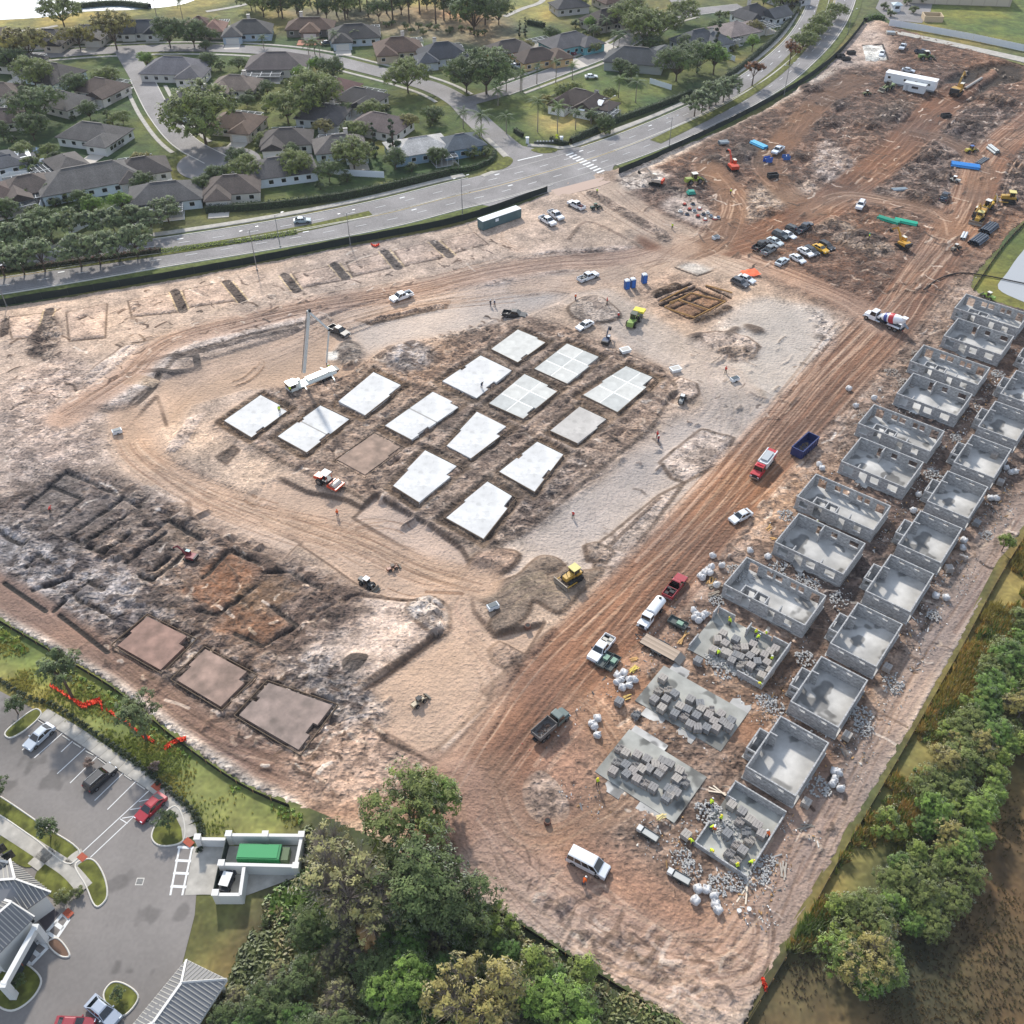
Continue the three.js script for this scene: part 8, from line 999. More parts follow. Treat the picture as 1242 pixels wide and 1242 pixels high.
excavator(888,205,1.75,'#c9431f','orange excavator digging beside the dark pit in the upper right',{ s: 0.95,boom: [[1,1.7],[3.2,4.6],[5.2,4.4]],cw: '#b03a1c' }); excavator(795,224,2.7,'#c8b8a6','white and orange excavator at the left end of the upper right diggings',{ s: 0.9,cw: '#c9431f' }); excavator(1159,115,hd(1150,118,1180,92),'#b58c36','yellow excavator working at the far pipe trench',{ s: 1.25 }); excavator(1094,300,2.0,'#c9952a','yellow excavator below the green pipes',{ s: 0.85 }); excavator(1187,262,-2.3,'#b88a2e','yellow excavator beside the stacked black pipes',{ s: 0.95 }); excavator(231,677,hd(228,682,214,678),'#7c3136','small dark red excavator among the footing trenches at lower left',{ s: 0.55,roof: '#a9c4c4' });
excavator(735,416,1.2,'#2b3b55','small blue excavator behind the grey jointed slabs',{ s: 0.6,roof: '#c9ced4' });
function dozer(px,py,yaw,label,s = 1) { const t = heavy('bulldozer',label,'bulldozer',px,py,yaw),C = paint('#b8923a'); t.scale.setScalar(s); trackPair(t,3.4,0.65,1.0,1.05); M('hood',extr([[0.2,0.9],[2.0,0.9],[2.0,1.75],[0.2,1.95]],1.2,0.08),C,t); M('body',[bx(1.8,0.8,1.4,-0.6,1.2,0),bx(1.2,0.5,1.9,-0.9,1.5,0)],C,t); M('cab',frus(-1.1,0.3,-1.0,0.15,1.6,2.7,1.5,1.35),GLASS,t); M('cab_roof',bx(1.7,0.14,1.7,-0.4,2.78,0),mat('#cfc37c',0.6),t); M('cab_post',[[-1.05,0.72],[0.25,0.72],[-1.05,-0.72],[0.25,-0.72]].map(([x,z]) => bar([x,1.6,z],[x + 0.02,2.75,z * 0.94],0.06)),C,t); const b = extr([[0,0],[0.28,0.1],[0.12,0.6],[0.25,1.15],[0.08,1.15],[-0.05,0.6]],3.5); b.translate(2.75,0.1,0); M('blade',b,mat('#8b8378',0.5,0.3),t); M('push_arm',[1,-1].map((q) => beam([0.2,0.5,q * 1.45],[2.8,0.5,q * 1.4],0.15,0.22)),C,t); M('exhaust',bar([1.2,1.8,0.3],[1.2,2.6,0.3],0.06),BLACK,t); M('ripper',[bx(0.3,0.5,1.2,-2.0,0.9,0),bar([-2.1,0.9,0],[-2.3,0.2,0],0.08)],DARKSTEEL,t); }
dozer(694,704,hd(705,697,680,713),'yellow bulldozer pushing the grey dirt pile near the haul road',0.95); dozer(1186,268,-2.2,'yellow bulldozer parked by the stacked black pipes'); dozer(1222,246,2.9,'yellow bulldozer at the right edge beyond the black pipes',1.1);
function loader(px,py,yaw,col,label,o = {}) { const t = heavy('wheel_loader',label,'loader',px,py,yaw),C = paint(col),s = o.s ?? 1; t.scale.setScalar(s); wheels(t,[1.5,-1.4],0.95,0.72,0.5); M('rear_body',extr([[-2.9,0.8],[-0.2,0.8],[-0.2,1.7],[-2.7,1.85]],1.5,0.08),C,t); M('front_frame',bx(1.7,0.7,1.2,1.1,1.05,0),C,t); M('cab',frus(-0.7,0.7,-0.6,0.6,1.5,2.9,1.4,1.25),GLASS,t); M('cab_roof',bx(1.6,0.12,1.5,0,2.98,0),mat(o.roof ?? '#d9d6cc',0.6),t); M('cab_post',[[-0.66,0.68],[0.66,0.68],[-0.66,-0.68],[0.66,-0.68]].map(([x,z]) => bar([x,1.5,z],[x * 0.9,2.95,z * 0.9],0.05)),C,t); M('lift_arm',[1,-1].map((q) => beam([0.9,1.8,q * 0.55],[3.1,0.7,q * 0.55],0.16,0.3)),C,t); const b = extr([[0,0],[1.0,0],[0.25,0.25],[0.2,0.95],[0,1.05],[-0.2,0.5]],2.5,0.02); b.translate(3.0,0.25,0); M('bucket',b,mat(o.bucket ?? '#6f6a60',0.6,0.3),t); if (o.hoe) { M('backhoe_boom',[beam([-2.8,1.3,0],[-3.6,3.2,0],0.25,0.3),beam([-3.6,3.2,0],[-4.6,1.4,0],0.2,0.25)],C,t); M('backhoe_bucket',bx(0.5,0.6,0.6,-4.6,1.1,0),DARKSTEEL,t); } if (o.load) M('load',o.load(),mat('#e3d24a',0.7),t); return t; }
loader(841,224,0.3,'#8d9a3c','olive green loader in the middle of the upper right diggings',{ roof: '#e4e4da' }); loader(1076,110,hd(1090,106,1068,113),'#7b8a55','grey green loader below the white office trailer',{ roof: '#4a4c4a' }); loader(1122,72,0.1,'#5d7a35','green loader near the top of the site beside the blue grey pickup'); loader(1196,254,-2.4,'#c9a12c','yellow loader with a cream roof right of the pipe yard machines',{ hoe: 1 }); loader(768,392,hd(764,398,778,378),'#7f9a4a','green loader carrying a yellow and white pallet near the toilets',{ bucket: '#8d8a80',load: () => [bx(1.8,0.5,2.6,4.0,1.5,0)],roof: '#4d5648' }); loader(1198,362,2.2,'#8fb04a','small lime green loader near the top block house',{ s: 0.6 }); loader(1177,184,0.3,'#c2b14a','small yellow loader beside the scattered drain pipes',{ s: 0.7,roof: '#4a68a0' }); loader(1157,220,2.6,'#c8c6bb','small white topped machine on the dark soil above the blue pickup',{ s: 0.6,roof: '#f2f2ee' }); loader(722,254,0.4,'#33483c','small dark green machine beside the entrance road',{ s: 0.55,roof: '#3d5a4a' }); loader(445,707,hd(438,702,455,712),'#4b4a48','small white hooded machine on the left graded street',{ s: 0.62,roof: '#e3e6e8' }); loader(827,487,1.2,'#8a8d8c','small grey skid steer on the pale street below the jointed slabs',{ s: 0.55,roof: '#cfd3d3' }); loader(1158,304,0.6,'#8a8274','small dusty machine at the roadside below the black pipes',{ s: 0.55,roof: '#c9c4ba' }); loader(508,850,0.8,'#a89a80','small white and black machine alone on the graded pad at bottom',{ s: 0.5,roof: '#26262a' }); loader(476,687,0.5,'#8a5c48','tiny reddish plate compactor on the left graded street',{ s: 0.38,roof: '#4d4038' }); loader(1051,175 - 60,0.2,'#7d8258','loader half hidden behind the office trailer steps',{ s: 0.5 });
{ const t = heavy('soil_roller','orange soil roller with a white canopy left of the white slabs','roller',398,588,hd(388,583,412,594)),C = paint('#d2481f'); const dr_ = M('drum',cy(0.78,0.78,2.1,2.0,0.78,0,'z',22),mat('#b8b0a6',0.4,0.6),t); M('drum_frame',[bx(2.0,0.35,0.2,2.0,0.85,1.2),bx(2.0,0.35,0.2,2.0,0.85,-1.2),bx(0.25,0.4,2.6,3.0,0.85,0),bx(0.25,0.45,2.6,0.95,0.9,0)],C,t); wheels(t,[-1.3],0.9,0.75,0.5); M('engine_hood',extr([[-2.9,0.9],[-0.9,0.9],[-0.9,1.8],[-2.7,1.6]],1.6,0.08),C,t); M('platform',bx(1.5,0.5,1.7,-0.1,1.2,0),DARKSTEEL,t); M('canopy',bx(1.7,0.12,1.7,-0.2,2.9,0),mat('#ebe9e4',0.6),t); M('canopy_post',[[-0.9,0.75],[0.5,0.75],[-0.9,-0.75],[0.5,-0.75]].map(([x,z]) => bar([x,1.3,z],[x,2.9,z],0.05)),C,t); M('seat',[bx(0.5,0.2,0.5,-0.5,1.6,0),bx(0.12,0.5,0.5,-0.75,1.85,0)],BLACK,t); }
{ // blue waste container
  const t = heavy('roll_off_container','open dark blue waste container right of the haul road','container',975,545,hd(962,552,984,532)),C = paint('#1f2f63'); M('container',[bx(6.4,0.15,2.4,0,0.25,0),bx(6.4,1.8,0.12,0,1.1,1.2),bx(6.4,1.8,0.12,0,1.1,-1.2),bx(0.12,1.8,2.4,3.15,1.1,0),bx(0.12,1.8,2.4,-3.15,1.1,0),bx(6.5,0.14,0.2,0,2.02,1.2),bx(6.5,0.14,0.2,0,2.02,-1.2),bx(0.2,0.14,2.5,3.15,2.03,0),bx(0.2,0.14,2.5,-3.15,2.03,0)],C,t); for (let i = 0; i < 6; i++) for (const s of [-1,1]) M('rib',bx(0.14,1.7,0.12,-2.6 + i * 1.05,1.05,s * 1.3),C,t); M('debris',rubGeo[0].clone().scale(1.4,0.5,0.6).translate(0,0.35,0),mat('#7a6a58',1),t); }
{ const t = heavy('storage_container','long grey green shipping container by the fence left of the entrance','container',606,270,hd(580,279,632,261)),C = mat('#5c7478',0.6,0.3); M('container',bx(13,2.5,2.45,0,1.4,0),C,t); M('roof',bx(13.05,0.1,2.5,0,2.7,0),mat('#d5d9d9',0.6),t); const r = []; for (let x = -6.2; x < 6.3; x += 0.4) for (const s of [-1,1]) r.push(bx(0.16,2.3,0.08,x,1.4,s * 1.25)); const c = M('corrugation',r,C,t); M('door',[bx(0.08,2.2,1.15,6.54,1.4,0.6),bx(0.08,2.2,1.15,6.54,1.4,-0.6)],mat('#4d6266',0.6),t); M('label_plate',bx(1.1,0.8,0.06,-1.8,1.9,1.31),mat('#dce4e8',0.6),t); }
{ const t = heavy('office_trailer','long white site office trailer near the top of the site','trailer',1103,105,hd(1076,99,1132,110)),W = mat('#e6e9ea',0.6); M('body',bx(17.5,2.9,3.4,0,2.1,0),W,t); M('roof',bx(17.7,0.14,3.6,0,3.62,0),mat('#eeeeee',0.6),t); M('skirt',bx(17.3,0.6,3.2,0,0.4,0),mat('#8d9295',0.8),t); for (const x of [-7.2,-1.6,2.2,6.6]) { const f = M('window',bx(1.1,0.9,0.1,x,2.3,1.72),WINF,t); M('pane',bx(0.9,0.7,0.1,x,2.3,1.75),GLASS,f); } M('door',bx(0.95,2.0,0.1,4.4,1.85,1.72),mat('#c9ced2',0.6),t); M('stairs',[bx(1.6,0.12,1.3,4.4,0.85,2.4),bx(1.6,0.12,0.4,4.4,0.45,3.2)],mat('#a9a49a',0.8),t); const p = thing('mobile_cabin','smaller white cabin in front of the office trailer','cabin',at(1108,112),hd(1076,99,1132,110)); M('body',bx(7.2,2.5,2.4,0,1.6,0),mat('#d2d6d6',0.7),p); M('roof',bx(7.4,0.12,2.6,0,2.92,0),mat('#c9cccc',0.7),p); M('window',bx(2.2,0.7,0.08,0.3,1.9,1.22),GLASS,p); M('door',bx(0.9,1.9,0.08,-2.4,1.4,1.22),mat('#b5babc',0.6),p); }
for (const [x,y,l] of [[760,351,'blue portable toilet, left of the pair by the track'],[767,349,'blue portable toilet, right of the pair by the track'],[781,343,'blue portable toilet standing alone']]) { const t = heavy('portable_toilet',l,'toilet',x,y,0.3); M('cabin',bx(1.2,2.2,1.2,0,1.15,0),mat('#2a5590',0.6),t); M('roof',frus(-0.62,0.62,-0.45,0.45,2.25,2.5,1.24,0.9),mat('#dfe5ea',0.6),t); M('door',bx(0.85,1.9,0.06,0,1.1,0.61),mat('#2b66b8',0.6),t); M('vent_pipe',bar([0.4,2.2,-0.4],[0.4,2.8,-0.4],0.06),BLACK,t); }
{ const t = heavy('flatbed_trailer','wooden decked flatbed trailer on the mud above the nearest block slabs','trailer',800,788,hd(778,776,822,800)); for (let i = 0; i < 8; i++) M('deck_plank',bx(6.2,0.06,0.26,0,0.85,-0.98 + i * 0.28),mat(['#a89684','#b3a08d','#9c8b7a'][i % 3],0.9),t); M('frame',[bx(6.3,0.18,0.12,0,0.72,1.12),bx(6.3,0.18,0.12,0,0.72,-1.12),bx(0.14,0.18,2.3,3.1,0.72,0),bx(0.14,0.18,2.3,-3.1,0.72,0),beam([-3.1,0.7,0.6],[-4.6,0.65,0],0.1,0.12),beam([-3.1,0.7,-0.6],[-4.6,0.65,0],0.1,0.12)],DARKSTEEL,t); M('ramp',beam([3.1,0.82,0],[4.2,0.3,0],2.1,0.08),mat('#6d6a66',0.7),t); wheels(t,[0.5,-0.5],1.2,0.36,0.22); M('fender',[1,-1].map((s) => bx(1.9,0.08,0.3,0,0.8,s * 1.25)),DARKSTEEL,t); }
for (const [x,y,y2,l] of [[822,757,0.9,'dark low trailer loaded with tools behind the white tank truck'],[733,803,0.6,'dark tray trailer with a green box right of the white pickup'],[742,806,0.6,'second dark tray beside the heap of white bags']]) { const t = heavy('utility_trailer',l,'trailer',x,y,hd(812,752,832,762) + (y2 < 0.7 ? 1.57 : 0)); M('tray',[bx(3.2,0.1,1.5,0,0.5,0),bx(3.2,0.4,0.06,0,0.72,0.75),bx(3.2,0.4,0.06,0,0.72,-0.75),bx(0.06,0.4,1.5,1.6,0.72,0),bx(0.06,0.4,1.5,-1.6,0.72,0)],mat('#4d5452',0.7),t); M('load',bx(1.0,0.5,0.8,0.4,0.8,0.1),mat('#7d9a86',0.7),t); wheels(t,[0],0.85,0.32,0.2); }
for (const [x,y,yaw,l] of [[788,1016,hd(775,1008,800,1024),'long dark mortar trough left of the masons'],[826,1068,hd(815,1064,836,1076),'dark mortar tub with a white top below the rubble']]) { const t = heavy('mortar_mixer',l,'mixer',x,y,yaw); M('trough',[bx(2.4,0.08,1.0,0,0.35,0),bx(2.4,0.5,0.06,0,0.6,0.5),bx(2.4,0.5,0.06,0,0.6,-0.5),bx(0.06,0.5,1.0,1.2,0.6,0),bx(0.06,0.5,1.0,-1.2,0.6,0)],mat('#4b4f4f',0.7),t); M('mortar',bx(2.2,0.05,0.9,0,0.7,0),mat('#b5b5b0',1),t); M('engine_box',bx(0.7,0.6,0.8,-1.6,0.6,0),mat('#c9c9c6',0.6),t); wheels(t,[0],0.6,0.28,0.15); }
// pipes and pit gear
function pipes(px,py,yaw,n,rows,L,r,col,label,hollow = true) { const t = heavy('pipe_stack',label,'pipes',px,py,yaw),m = mat(col,0.5),g = new THREE.CylinderGeometry(r,r,L,12,1,true); g.rotateZ(Math.PI / 2); const mm = m.clone(); mm.side = THREE.DoubleSide; for (let j = 0; j < rows; j++) for (let i = 0; i < n - (j & 1); i++) { const o = M('pipe',g,mm,t); o.position.set((i % 3) * 0.12,r + j * r * 1.75,(i - (n - 1 - (j & 1)) / 2) * r * 2.05); } M('timber_bearer',[-0.35,0.35].map((k) => bx(0.15,0.1,n * r * 2.2,k * L,0.05,0)),WOOD,t); }
pipes(1170,202,hd(1160,200,1190,204),7,2,8,0.22,'#3f93d8','bundle of bright blue pipes on the dark soil'); pipes(920,176,hd(905,172,925,181),6,2,6,0.2,'#4db4dc','bundle of light blue pipes by the orange excavator'); pipes(1077,268,hd(1060,264,1080,270),5,2,6,0.2,'#1f9a7c','green pipes, left bundle on the dirt'); pipes(1098,270,hd(1080,266,1108,272),5,2,6,0.2,'#2db894','lighter green pipes, right bundle on the dirt'); pipes(1186,293,hd(1177,296,1196,282),5,2,6,0.32,'#4c545e','nearest stack of black drain pipes at the right'); pipes(1199,278,hd(1190,285,1206,272),5,2,6,0.32,'#454d57','farther stack of black drain pipes at the right'); pipes(1169,287,hd(1166,292,1172,280),2,1,4,0.35,'#c3c8ca','two pale concrete pipes left of the black stacks'); pipes(1191,195,hd(1183,199,1200,188),3,1,6,0.3,'#5a6066','dark corrugated pipes near the blue bundle'); pipes(1204,183,hd(1197,180,1210,190),3,2,5,0.35,'#aeb4b4','pale grey drain pipes at the far yard'); pipes(1090,231,hd(1082,231,1098,230),2,1,4.5,0.4,'#9aa4a8','grey culvert pieces on the dirt clearing'); pipes(1180,103,hd(1165,112,1200,90),1,1,14,0.45,'#a9a39a','long pale pipe laid along the far trench'); pipes(877,175,0.2,2,1,3,0.5,'#9aa2a4','grey concrete manhole rings near the orange excavator');
{ const T = heavy('trench_box','small blue steel trench box near the pale pickup','trench box',931,196,0.4); M('wall',[bx(2.4,1.6,0.1,0,0.8,0.7),bx(2.4,1.6,0.1,0,0.8,-0.7)],mat('#2f5fb3',0.5),T); M('strut',[bar([-0.9,1.2,-0.7],[-0.9,1.2,0.7],0.08),bar([0.9,1.2,-0.7],[0.9,1.2,0.7],0.08)],STEEL,T); const U = heavy('trench_box','second small blue trench box right of the pale pickup','trench box',953,194,0.1); M('wall',[bx(2.2,1.2,0.1,0,0.6,0.7),bx(2.2,1.2,0.1,0,0.6,-0.7)],mat('#3b66a8',0.5),U); M('strut',bar([0,1,-0.7],[0,1,0.7],0.08),STEEL,U); }
{ const t = heavy('safety_mesh','bright orange plastic mesh lying behind the silver car','mesh',910,333,0.3),p = new THREE.PlaneGeometry(4.2,3.4,14,10); p.rotateX(-Math.PI / 2); for (let i = 0; i < p.attributes.position.count; i++) p.attributes.position.setY(i,0.35 + 0.5 * fbm(p.attributes.position.getX(i) * 1.2,p.attributes.position.getZ(i) * 1.2 + 3,2)); p.computeVertexNormals(); M('mesh_sheet',p,new THREE.MeshStandardMaterial({ color: '#e8663c',roughness: 0.8,side: THREE.DoubleSide }),t); }
{ // flattened orange barrier fence, manhole rings and pump parts in the fenced heap
  const OR = new THREE.MeshStandardMaterial({ color: '#e0401c',roughness: 0.75,side: THREE.DoubleSide }); const barrier = (px,w,label) => { const l = smooth(PP(px),14),R = rng(px[0][0]),p = [],ix = []; l.forEach((q,i) => { const y = inside(q[0],q[1],SITE) ? gy(...q) : -0.05; for (let k = 0; k < 6; k++) p.push(q[0] + (R() - 0.5) * 0.35 + (k - 2.5) * w * 0.08,y + 0.1 + 0.55 * w * R(),q[1] + (k - 2.5) * w * 0.2 + (R() - 0.5) * 0.4); if (i) for (let k = 0; k < 5; k++) { const a = (i - 1) * 6 + k,b = i * 6 + k; ix.push(a,b,a + 1,b,b + 1,a + 1); } }); const g = new THREE.BufferGeometry(); g.setAttribute('position',new THREE.Float32BufferAttribute(p,3)); g.setIndex(ix); g.computeVertexNormals(); const o = new THREE.Mesh(g,OR); o.name = numbered('barrier_fence'); tag(o,label,'barrier'); scene.add(o); };
  barrier([[61,831],[75,840],[92,851],[99,856]],0.6,'upper length of crumpled orange barrier fence on the grass'); barrier([[95,853],[103,857],[113,853],[122,852],[124,860]],0.9,'bunched heap of orange barrier fence'); barrier([[130,861],[155,878],[170,890],[188,900]],0.6,'lower length of crumpled orange barrier fence on the grass'); barrier([[200,908],[210,902],[226,896]],0.7,'last short end of orange barrier fence by the silt fence'); barrier([[1222 - 295,1200],[926,1190]],0.9,'orange marker fence at the bottom right corner of the site'); barrier([[450,297],[455,299],[460,297]],0.8,'small orange marker by the left fence'); 
  const RING = new THREE.TorusGeometry(0.55,0.14,8,14); RING.rotateX(Math.PI / 2); const cols = ['#2b2b2b','#b8b5ae','#a33a2c','#4d5d70','#d8d6d0']; [[836,256],[842,258],[848,255],[853,262],[858,259],[846,265],[862,264],[867,266],[833,262],[825,258],[830,250],[871,265],[855,268],[840,249]].forEach(([x,y],i) => { const t = heavy('drain_fitting','round drain fitting in the fenced heap of parts by the entrance road','fitting',x,y,i,'drain fittings in the heap'); M('ring',RING.clone().translate(0,0.2,0),mat(cols[i % 5],0.7),t); M('collar',cy(0.5,0.42,0.5,0,0.4,0,'y',12),mat(cols[(i + 2) % 5],0.7),t); });
  const [x,y,z] = at(838,236),tp = thing('tarpaulin','teal tarpaulin over goods by the heap of drain fittings','tarpaulin',[x,y,z],0.2); M('goods',bx(1.6,0.8,1.4,0,0.4,0),mat('#8a8378',0.9),tp); M('sheet',frus(-1.2,1.2,-0.8,0.8,0.2,1.0,2.0,1.4),mat('#1f8a78',0.6),tp);
  const bl = PP([[1120,352],[1140,338],[1165,332],[1200,336],[1245,345],[1300,352]]),o = new THREE.Mesh(new THREE.TubeGeometry(new THREE.CatmullRomCurve3(bl.map(([a,b]) => new THREE.Vector3(a,(inside(a,b,SITE) ? gy(a,b) : 0) + 0.2,b))),60,0.16,6),BLACK); o.name = numbered('discharge_hose'); tag(o,'long black discharge hose running from the mud across the grass wedge','hose'); scene.add(o);
  const wb = [[742,1206],[748,1212],[752,1222],[758,1218],[765,1228],[755,1232],[770,1236],[746,1228]]; wb.forEach(([a,b],i) => { const [X,Z] = P(a,b),q = new THREE.Mesh(sp(0.5 + 0.3 * ((i * 7) % 3) / 2,0,0,0,1.2,0.7,1,7),mat('#cfc6b4',0.95)); q.name = numbered('boulder'); q.position.set(X,0.1,Z); q.rotation.y = i; tag(q,'pale boulder in the heap outside the bottom silt fence','boulder','pale boulders at the bottom edge'); scene.add(q); });
  for (const [a,b,l] of [[598,739,'small white and blue survey cart at the tip of the dirt pile'],[142,523,'small pale trailer alone on the upper left haul track'],[891,461,'dark survey case lying on the pale street'],[868,289,'small white skid on the junction of the tracks'],[685,415 - 400 + 44,'white crate beside the far slab']]) { if (b < 100) continue; const t = heavy('equipment_box',l,'equipment',a,b,0.5); M('case',bx(1.9,0.7,1.1,0,0.6,0),mat('#d3d8da',0.6),t); M('lid',bx(1.5,0.1,0.9,0,1.0,0),mat('#3b4a52',0.5),t); wheels(t,[0],0.55,0.24,0.14); }
  for (const [a,b,l] of [[758,428,'white concrete washout tub beside the jointed slabs'],[819,449,'white sheeted heap on the kerb strip right of the jointed slabs']]) { const t = heavy('washout_tub',l,'tub',a,b,0.4); M('tub',frus(-1,1,-1.2,1.2,0,0.8,1.4,1.7),mat('#dfe2e2',0.7),t); M('content',bx(1.9,0.05,1.3,0,0.78,0),mat('#b8b4ac',0.9),t); }
  for (const [a,b,l] of [[1032,66,'black waste skip at the top corner of the site'],[1019,70,'black bin left of the skip at the top corner'],[1026,73,'small dark bin below the skip at the top corner'],[1147,142,'dark skip on the dirt below the far excavator'],[937,215,'dark steel plate stack by the tracks']]) { const t = heavy('waste_skip',l,'skip',a,b,0.2); M('bin',[bx(3,0.1,1.6,0,0.1,0),bx(3,1.1,0.1,0,0.6,0.8),bx(3,1.1,0.1,0,0.6,-0.8),bx(0.1,1.1,1.6,1.5,0.6,0),bx(0.1,1.1,1.6,-1.5,0.6,0)],mat('#26282a',0.7),t); M('rim',[bx(3.1,0.1,0.16,0,1.18,0.8),bx(3.1,0.1,0.16,0,1.18,-0.8)],mat('#3a3d40',0.6),t); }
}
// ---------------------------------------------------------------- people: one body mesh each, clothes over it
const SKINM = mat('#a9785c',0.8);
function field(bones,res,pad = 0.12,k = 0.03) {
  let lo = [1e9,1e9,1e9],hi = [-1e9,-1e9,-1e9]; for (const [a,b,r,s] of bones) for (const [p,q] of [[a,r],[b,s]]) for (let i = 0; i < 3; i++) { lo[i] = Math.min(lo[i],p[i] - q - pad); hi[i] = Math.max(hi[i],p[i] + q + pad); }
  const S = Math.max(hi[0] - lo[0],hi[1] - lo[1],hi[2] - lo[2]),n = Math.ceil(S / res),mc = new MarchingCubes(n,SKINM,false,false,120000),c = [0,1,2].map((i) => (lo[i] + hi[i]) / 2),h = S / 2,out = mc.field; mc.isolation = 0;
  for (let z = 0; z < n; z++) for (let y = 0; y < n; y++) for (let x = 0; x < n; x++) {
    const px = c[0] + (x / n * 2 - 1) * h,py = c[1] + (y / n * 2 - 1) * h,pz = c[2] + (z / n * 2 - 1) * h; let d = 9;
    for (const [a,b,r,s] of bones) { const ux = b[0] - a[0],uy = b[1] - a[1],uz = b[2] - a[2],l = ux * ux + uy * uy + uz * uz || 1e-9,t = clamp(((px - a[0]) * ux + (py - a[1]) * uy + (pz - a[2]) * uz) / l),e = Math.hypot(px - a[0] - ux * t,py - a[1] - uy * t,pz - a[2] - uz * t) - mix(r,s,t),m = Math.max(k - Math.abs(d - e),0) / k; d = Math.min(d,e) - m * m * k * 0.25; }
    out[z * n * n + y * n + x] = -d;
  }
  mc.update(); const cnt = mc.count,g = new THREE.BufferGeometry(),P3 = new Float32Array(cnt * 3),N3 = new Float32Array(cnt * 3); for (let i = 0; i < cnt; i++) for (let j = 0; j < 3; j++) { P3[i * 3 + j] = c[j] + mc.positionArray[i * 3 + j] * h; N3[i * 3 + j] = mc.normalArray[i * 3 + j]; }
  g.setAttribute('position',new THREE.BufferAttribute(P3,3)); g.setAttribute('normal',new THREE.BufferAttribute(N3,3)); g.setAttribute('uv',new THREE.BufferAttribute(new Float32Array(cnt * 2),2)); return g;
}
function figure(bend) {                               // faces +x; bend leans the trunk forward from the hips
  const R = (p) => { const a = bend,x = p[0],y = p[1] - 0.93; return [x * Math.cos(a) + y * Math.sin(a) - bend * 0.1,0.93 - x * Math.sin(a) + y * Math.cos(a),p[2]]; };
  const reach = bend > 0.3 ? 0.35 : 0.08,sh = [R([0,1.42,0.18]),R([0,1.42,-0.18])],el = [R([0.03 + reach * 0.4,1.14,0.25]),R([0.05 + reach * 0.5,1.14,-0.25])],wr = [R([0.14 + reach,0.92,0.23]),R([0.18 + reach,0.93,-0.22])],hip = [[0,0.92,0.09],[0,0.92,-0.09]],kn = [[0.07,0.5,0.13],[-0.03,0.5,-0.12]],an = [[0.06,0.1,0.15],[-0.12,0.1,-0.13]],nk = R([0.01,1.5,0]),hd_ = R([0.03,1.64,0]),tr = [[R([0,0.98,0]),R([0,1.22,0]),0.13,0.14],[R([0,1.22,0.06]),R([0.0,1.38,0.08]),0.12,0.11],[R([0,1.22,-0.06]),R([0.0,1.38,-0.08]),0.12,0.11],[[0,0.95,0.07],[0,0.95,-0.07],0.115,0.115]];
  const arms = [0,1].flatMap((i) => [[sh[i],el[i],0.058,0.045],[el[i],wr[i],0.043,0.03]]),legs = [0,1].flatMap((i) => [[hip[i],kn[i],0.092,0.062],[kn[i],an[i],0.06,0.042]]),feet = [0,1].map((i) => [an[i].map((v,j) => v - (j === 1 ? 0.05 : 0)),[an[i][0] + 0.17,0.045,an[i][2]],0.045,0.036]);
  const hands = [0,1].flatMap((i) => { const w = wr[i],e = el[i],d = new THREE.Vector3(w[0] - e[0],w[1] - e[1],w[2] - e[2]).normalize(),s = i ? 1 : -1,at_ = (u,v,q = 0) => [w[0] + d.x * u + q,w[1] + d.y * u - 0.004,w[2] + d.z * u + v]; const o = [[w,at_(0.085,0),0.03,0.036]]; [-0.03,-0.01,0.01,0.03].forEach((v,j) => { const L = [0.06,0.075,0.07,0.055][j]; o.push([at_(0.09,v),at_(0.09 + L * 0.55,v * 1.1,0.008),0.0095,0.009],[at_(0.09 + L * 0.55,v * 1.1,0.008),at_(0.09 + L,v,0.028),0.009,0.0075]); }); o.push([at_(0.03,s * 0.025,0.01),at_(0.075,s * 0.05,0.03),0.011,0.009]); return o; });
  const head = [[hd_,R([0.035,1.68,0]),0.088,0.086],[hd_,R([0.06,1.585,0]),0.07,0.05],[R([0.11,1.63,0]),R([0.128,1.615,0]),0.014,0.016],[R([0.035,1.63,0.09]),R([0.035,1.655,0.092]),0.018,0.02],[R([0.035,1.63,-0.09]),R([0.035,1.655,-0.092]),0.018,0.02],[nk,hd_,0.055,0.06]];
  const grow = (l,r,s = 0) => l.map(([a,b,p,q]) => [a,b,p + r,q + r]),eye = [0.032,-0.032].map((z) => { const e = R([0.112,1.655,z]); return sp(0.011,...e); }),m = R([0.108,1.588,0]);
  const top = R([0.03,1.665,0]),hat = new THREE.SphereGeometry(0.125,14,8,0,6.3,0,1.6); const brim = cy(0.165,0.16,0.015,0.02,0,0,'y',16); const H = [hat,brim].map((q) => { q.rotateZ(-bend * 0.8); q.translate(...top); q.translate(0,0.03,0); return q; });
  return { body: merge([field([...tr,...arms,...legs,...feet,...head,[R([0,1.38,0]),nk,0.07,0.055]],0.02),field(hands.slice(0,10),0.006,0.03,0.01),field(hands.slice(10),0.006,0.03,0.01)]),shirt: field(grow([...tr.slice(0,3),...arms.filter((_,i) => i % 2 === 0),[sh[0],sh[1],0.06,0.06]],0.014),0.02),pants: field(grow([...legs,tr[3]],0.013),0.02),boots: field(grow(feet,0.012),0.014),hat: merge(H),eye: merge([...eye,bx(0.012,0.008,0.045,...m)]) };
}
const FIG = [figure(0.02),figure(0.85)],SKIN = ['#a9785c','#8a5d45','#c49478'],LIMEV = mat('#c6e02a',0.7),REDV = mat('#c4352c',0.7),ORV = mat('#e0641f',0.7),JEAN = mat('#34405a',0.9),DKP = mat('#3b3733',0.9);
let np = 0;
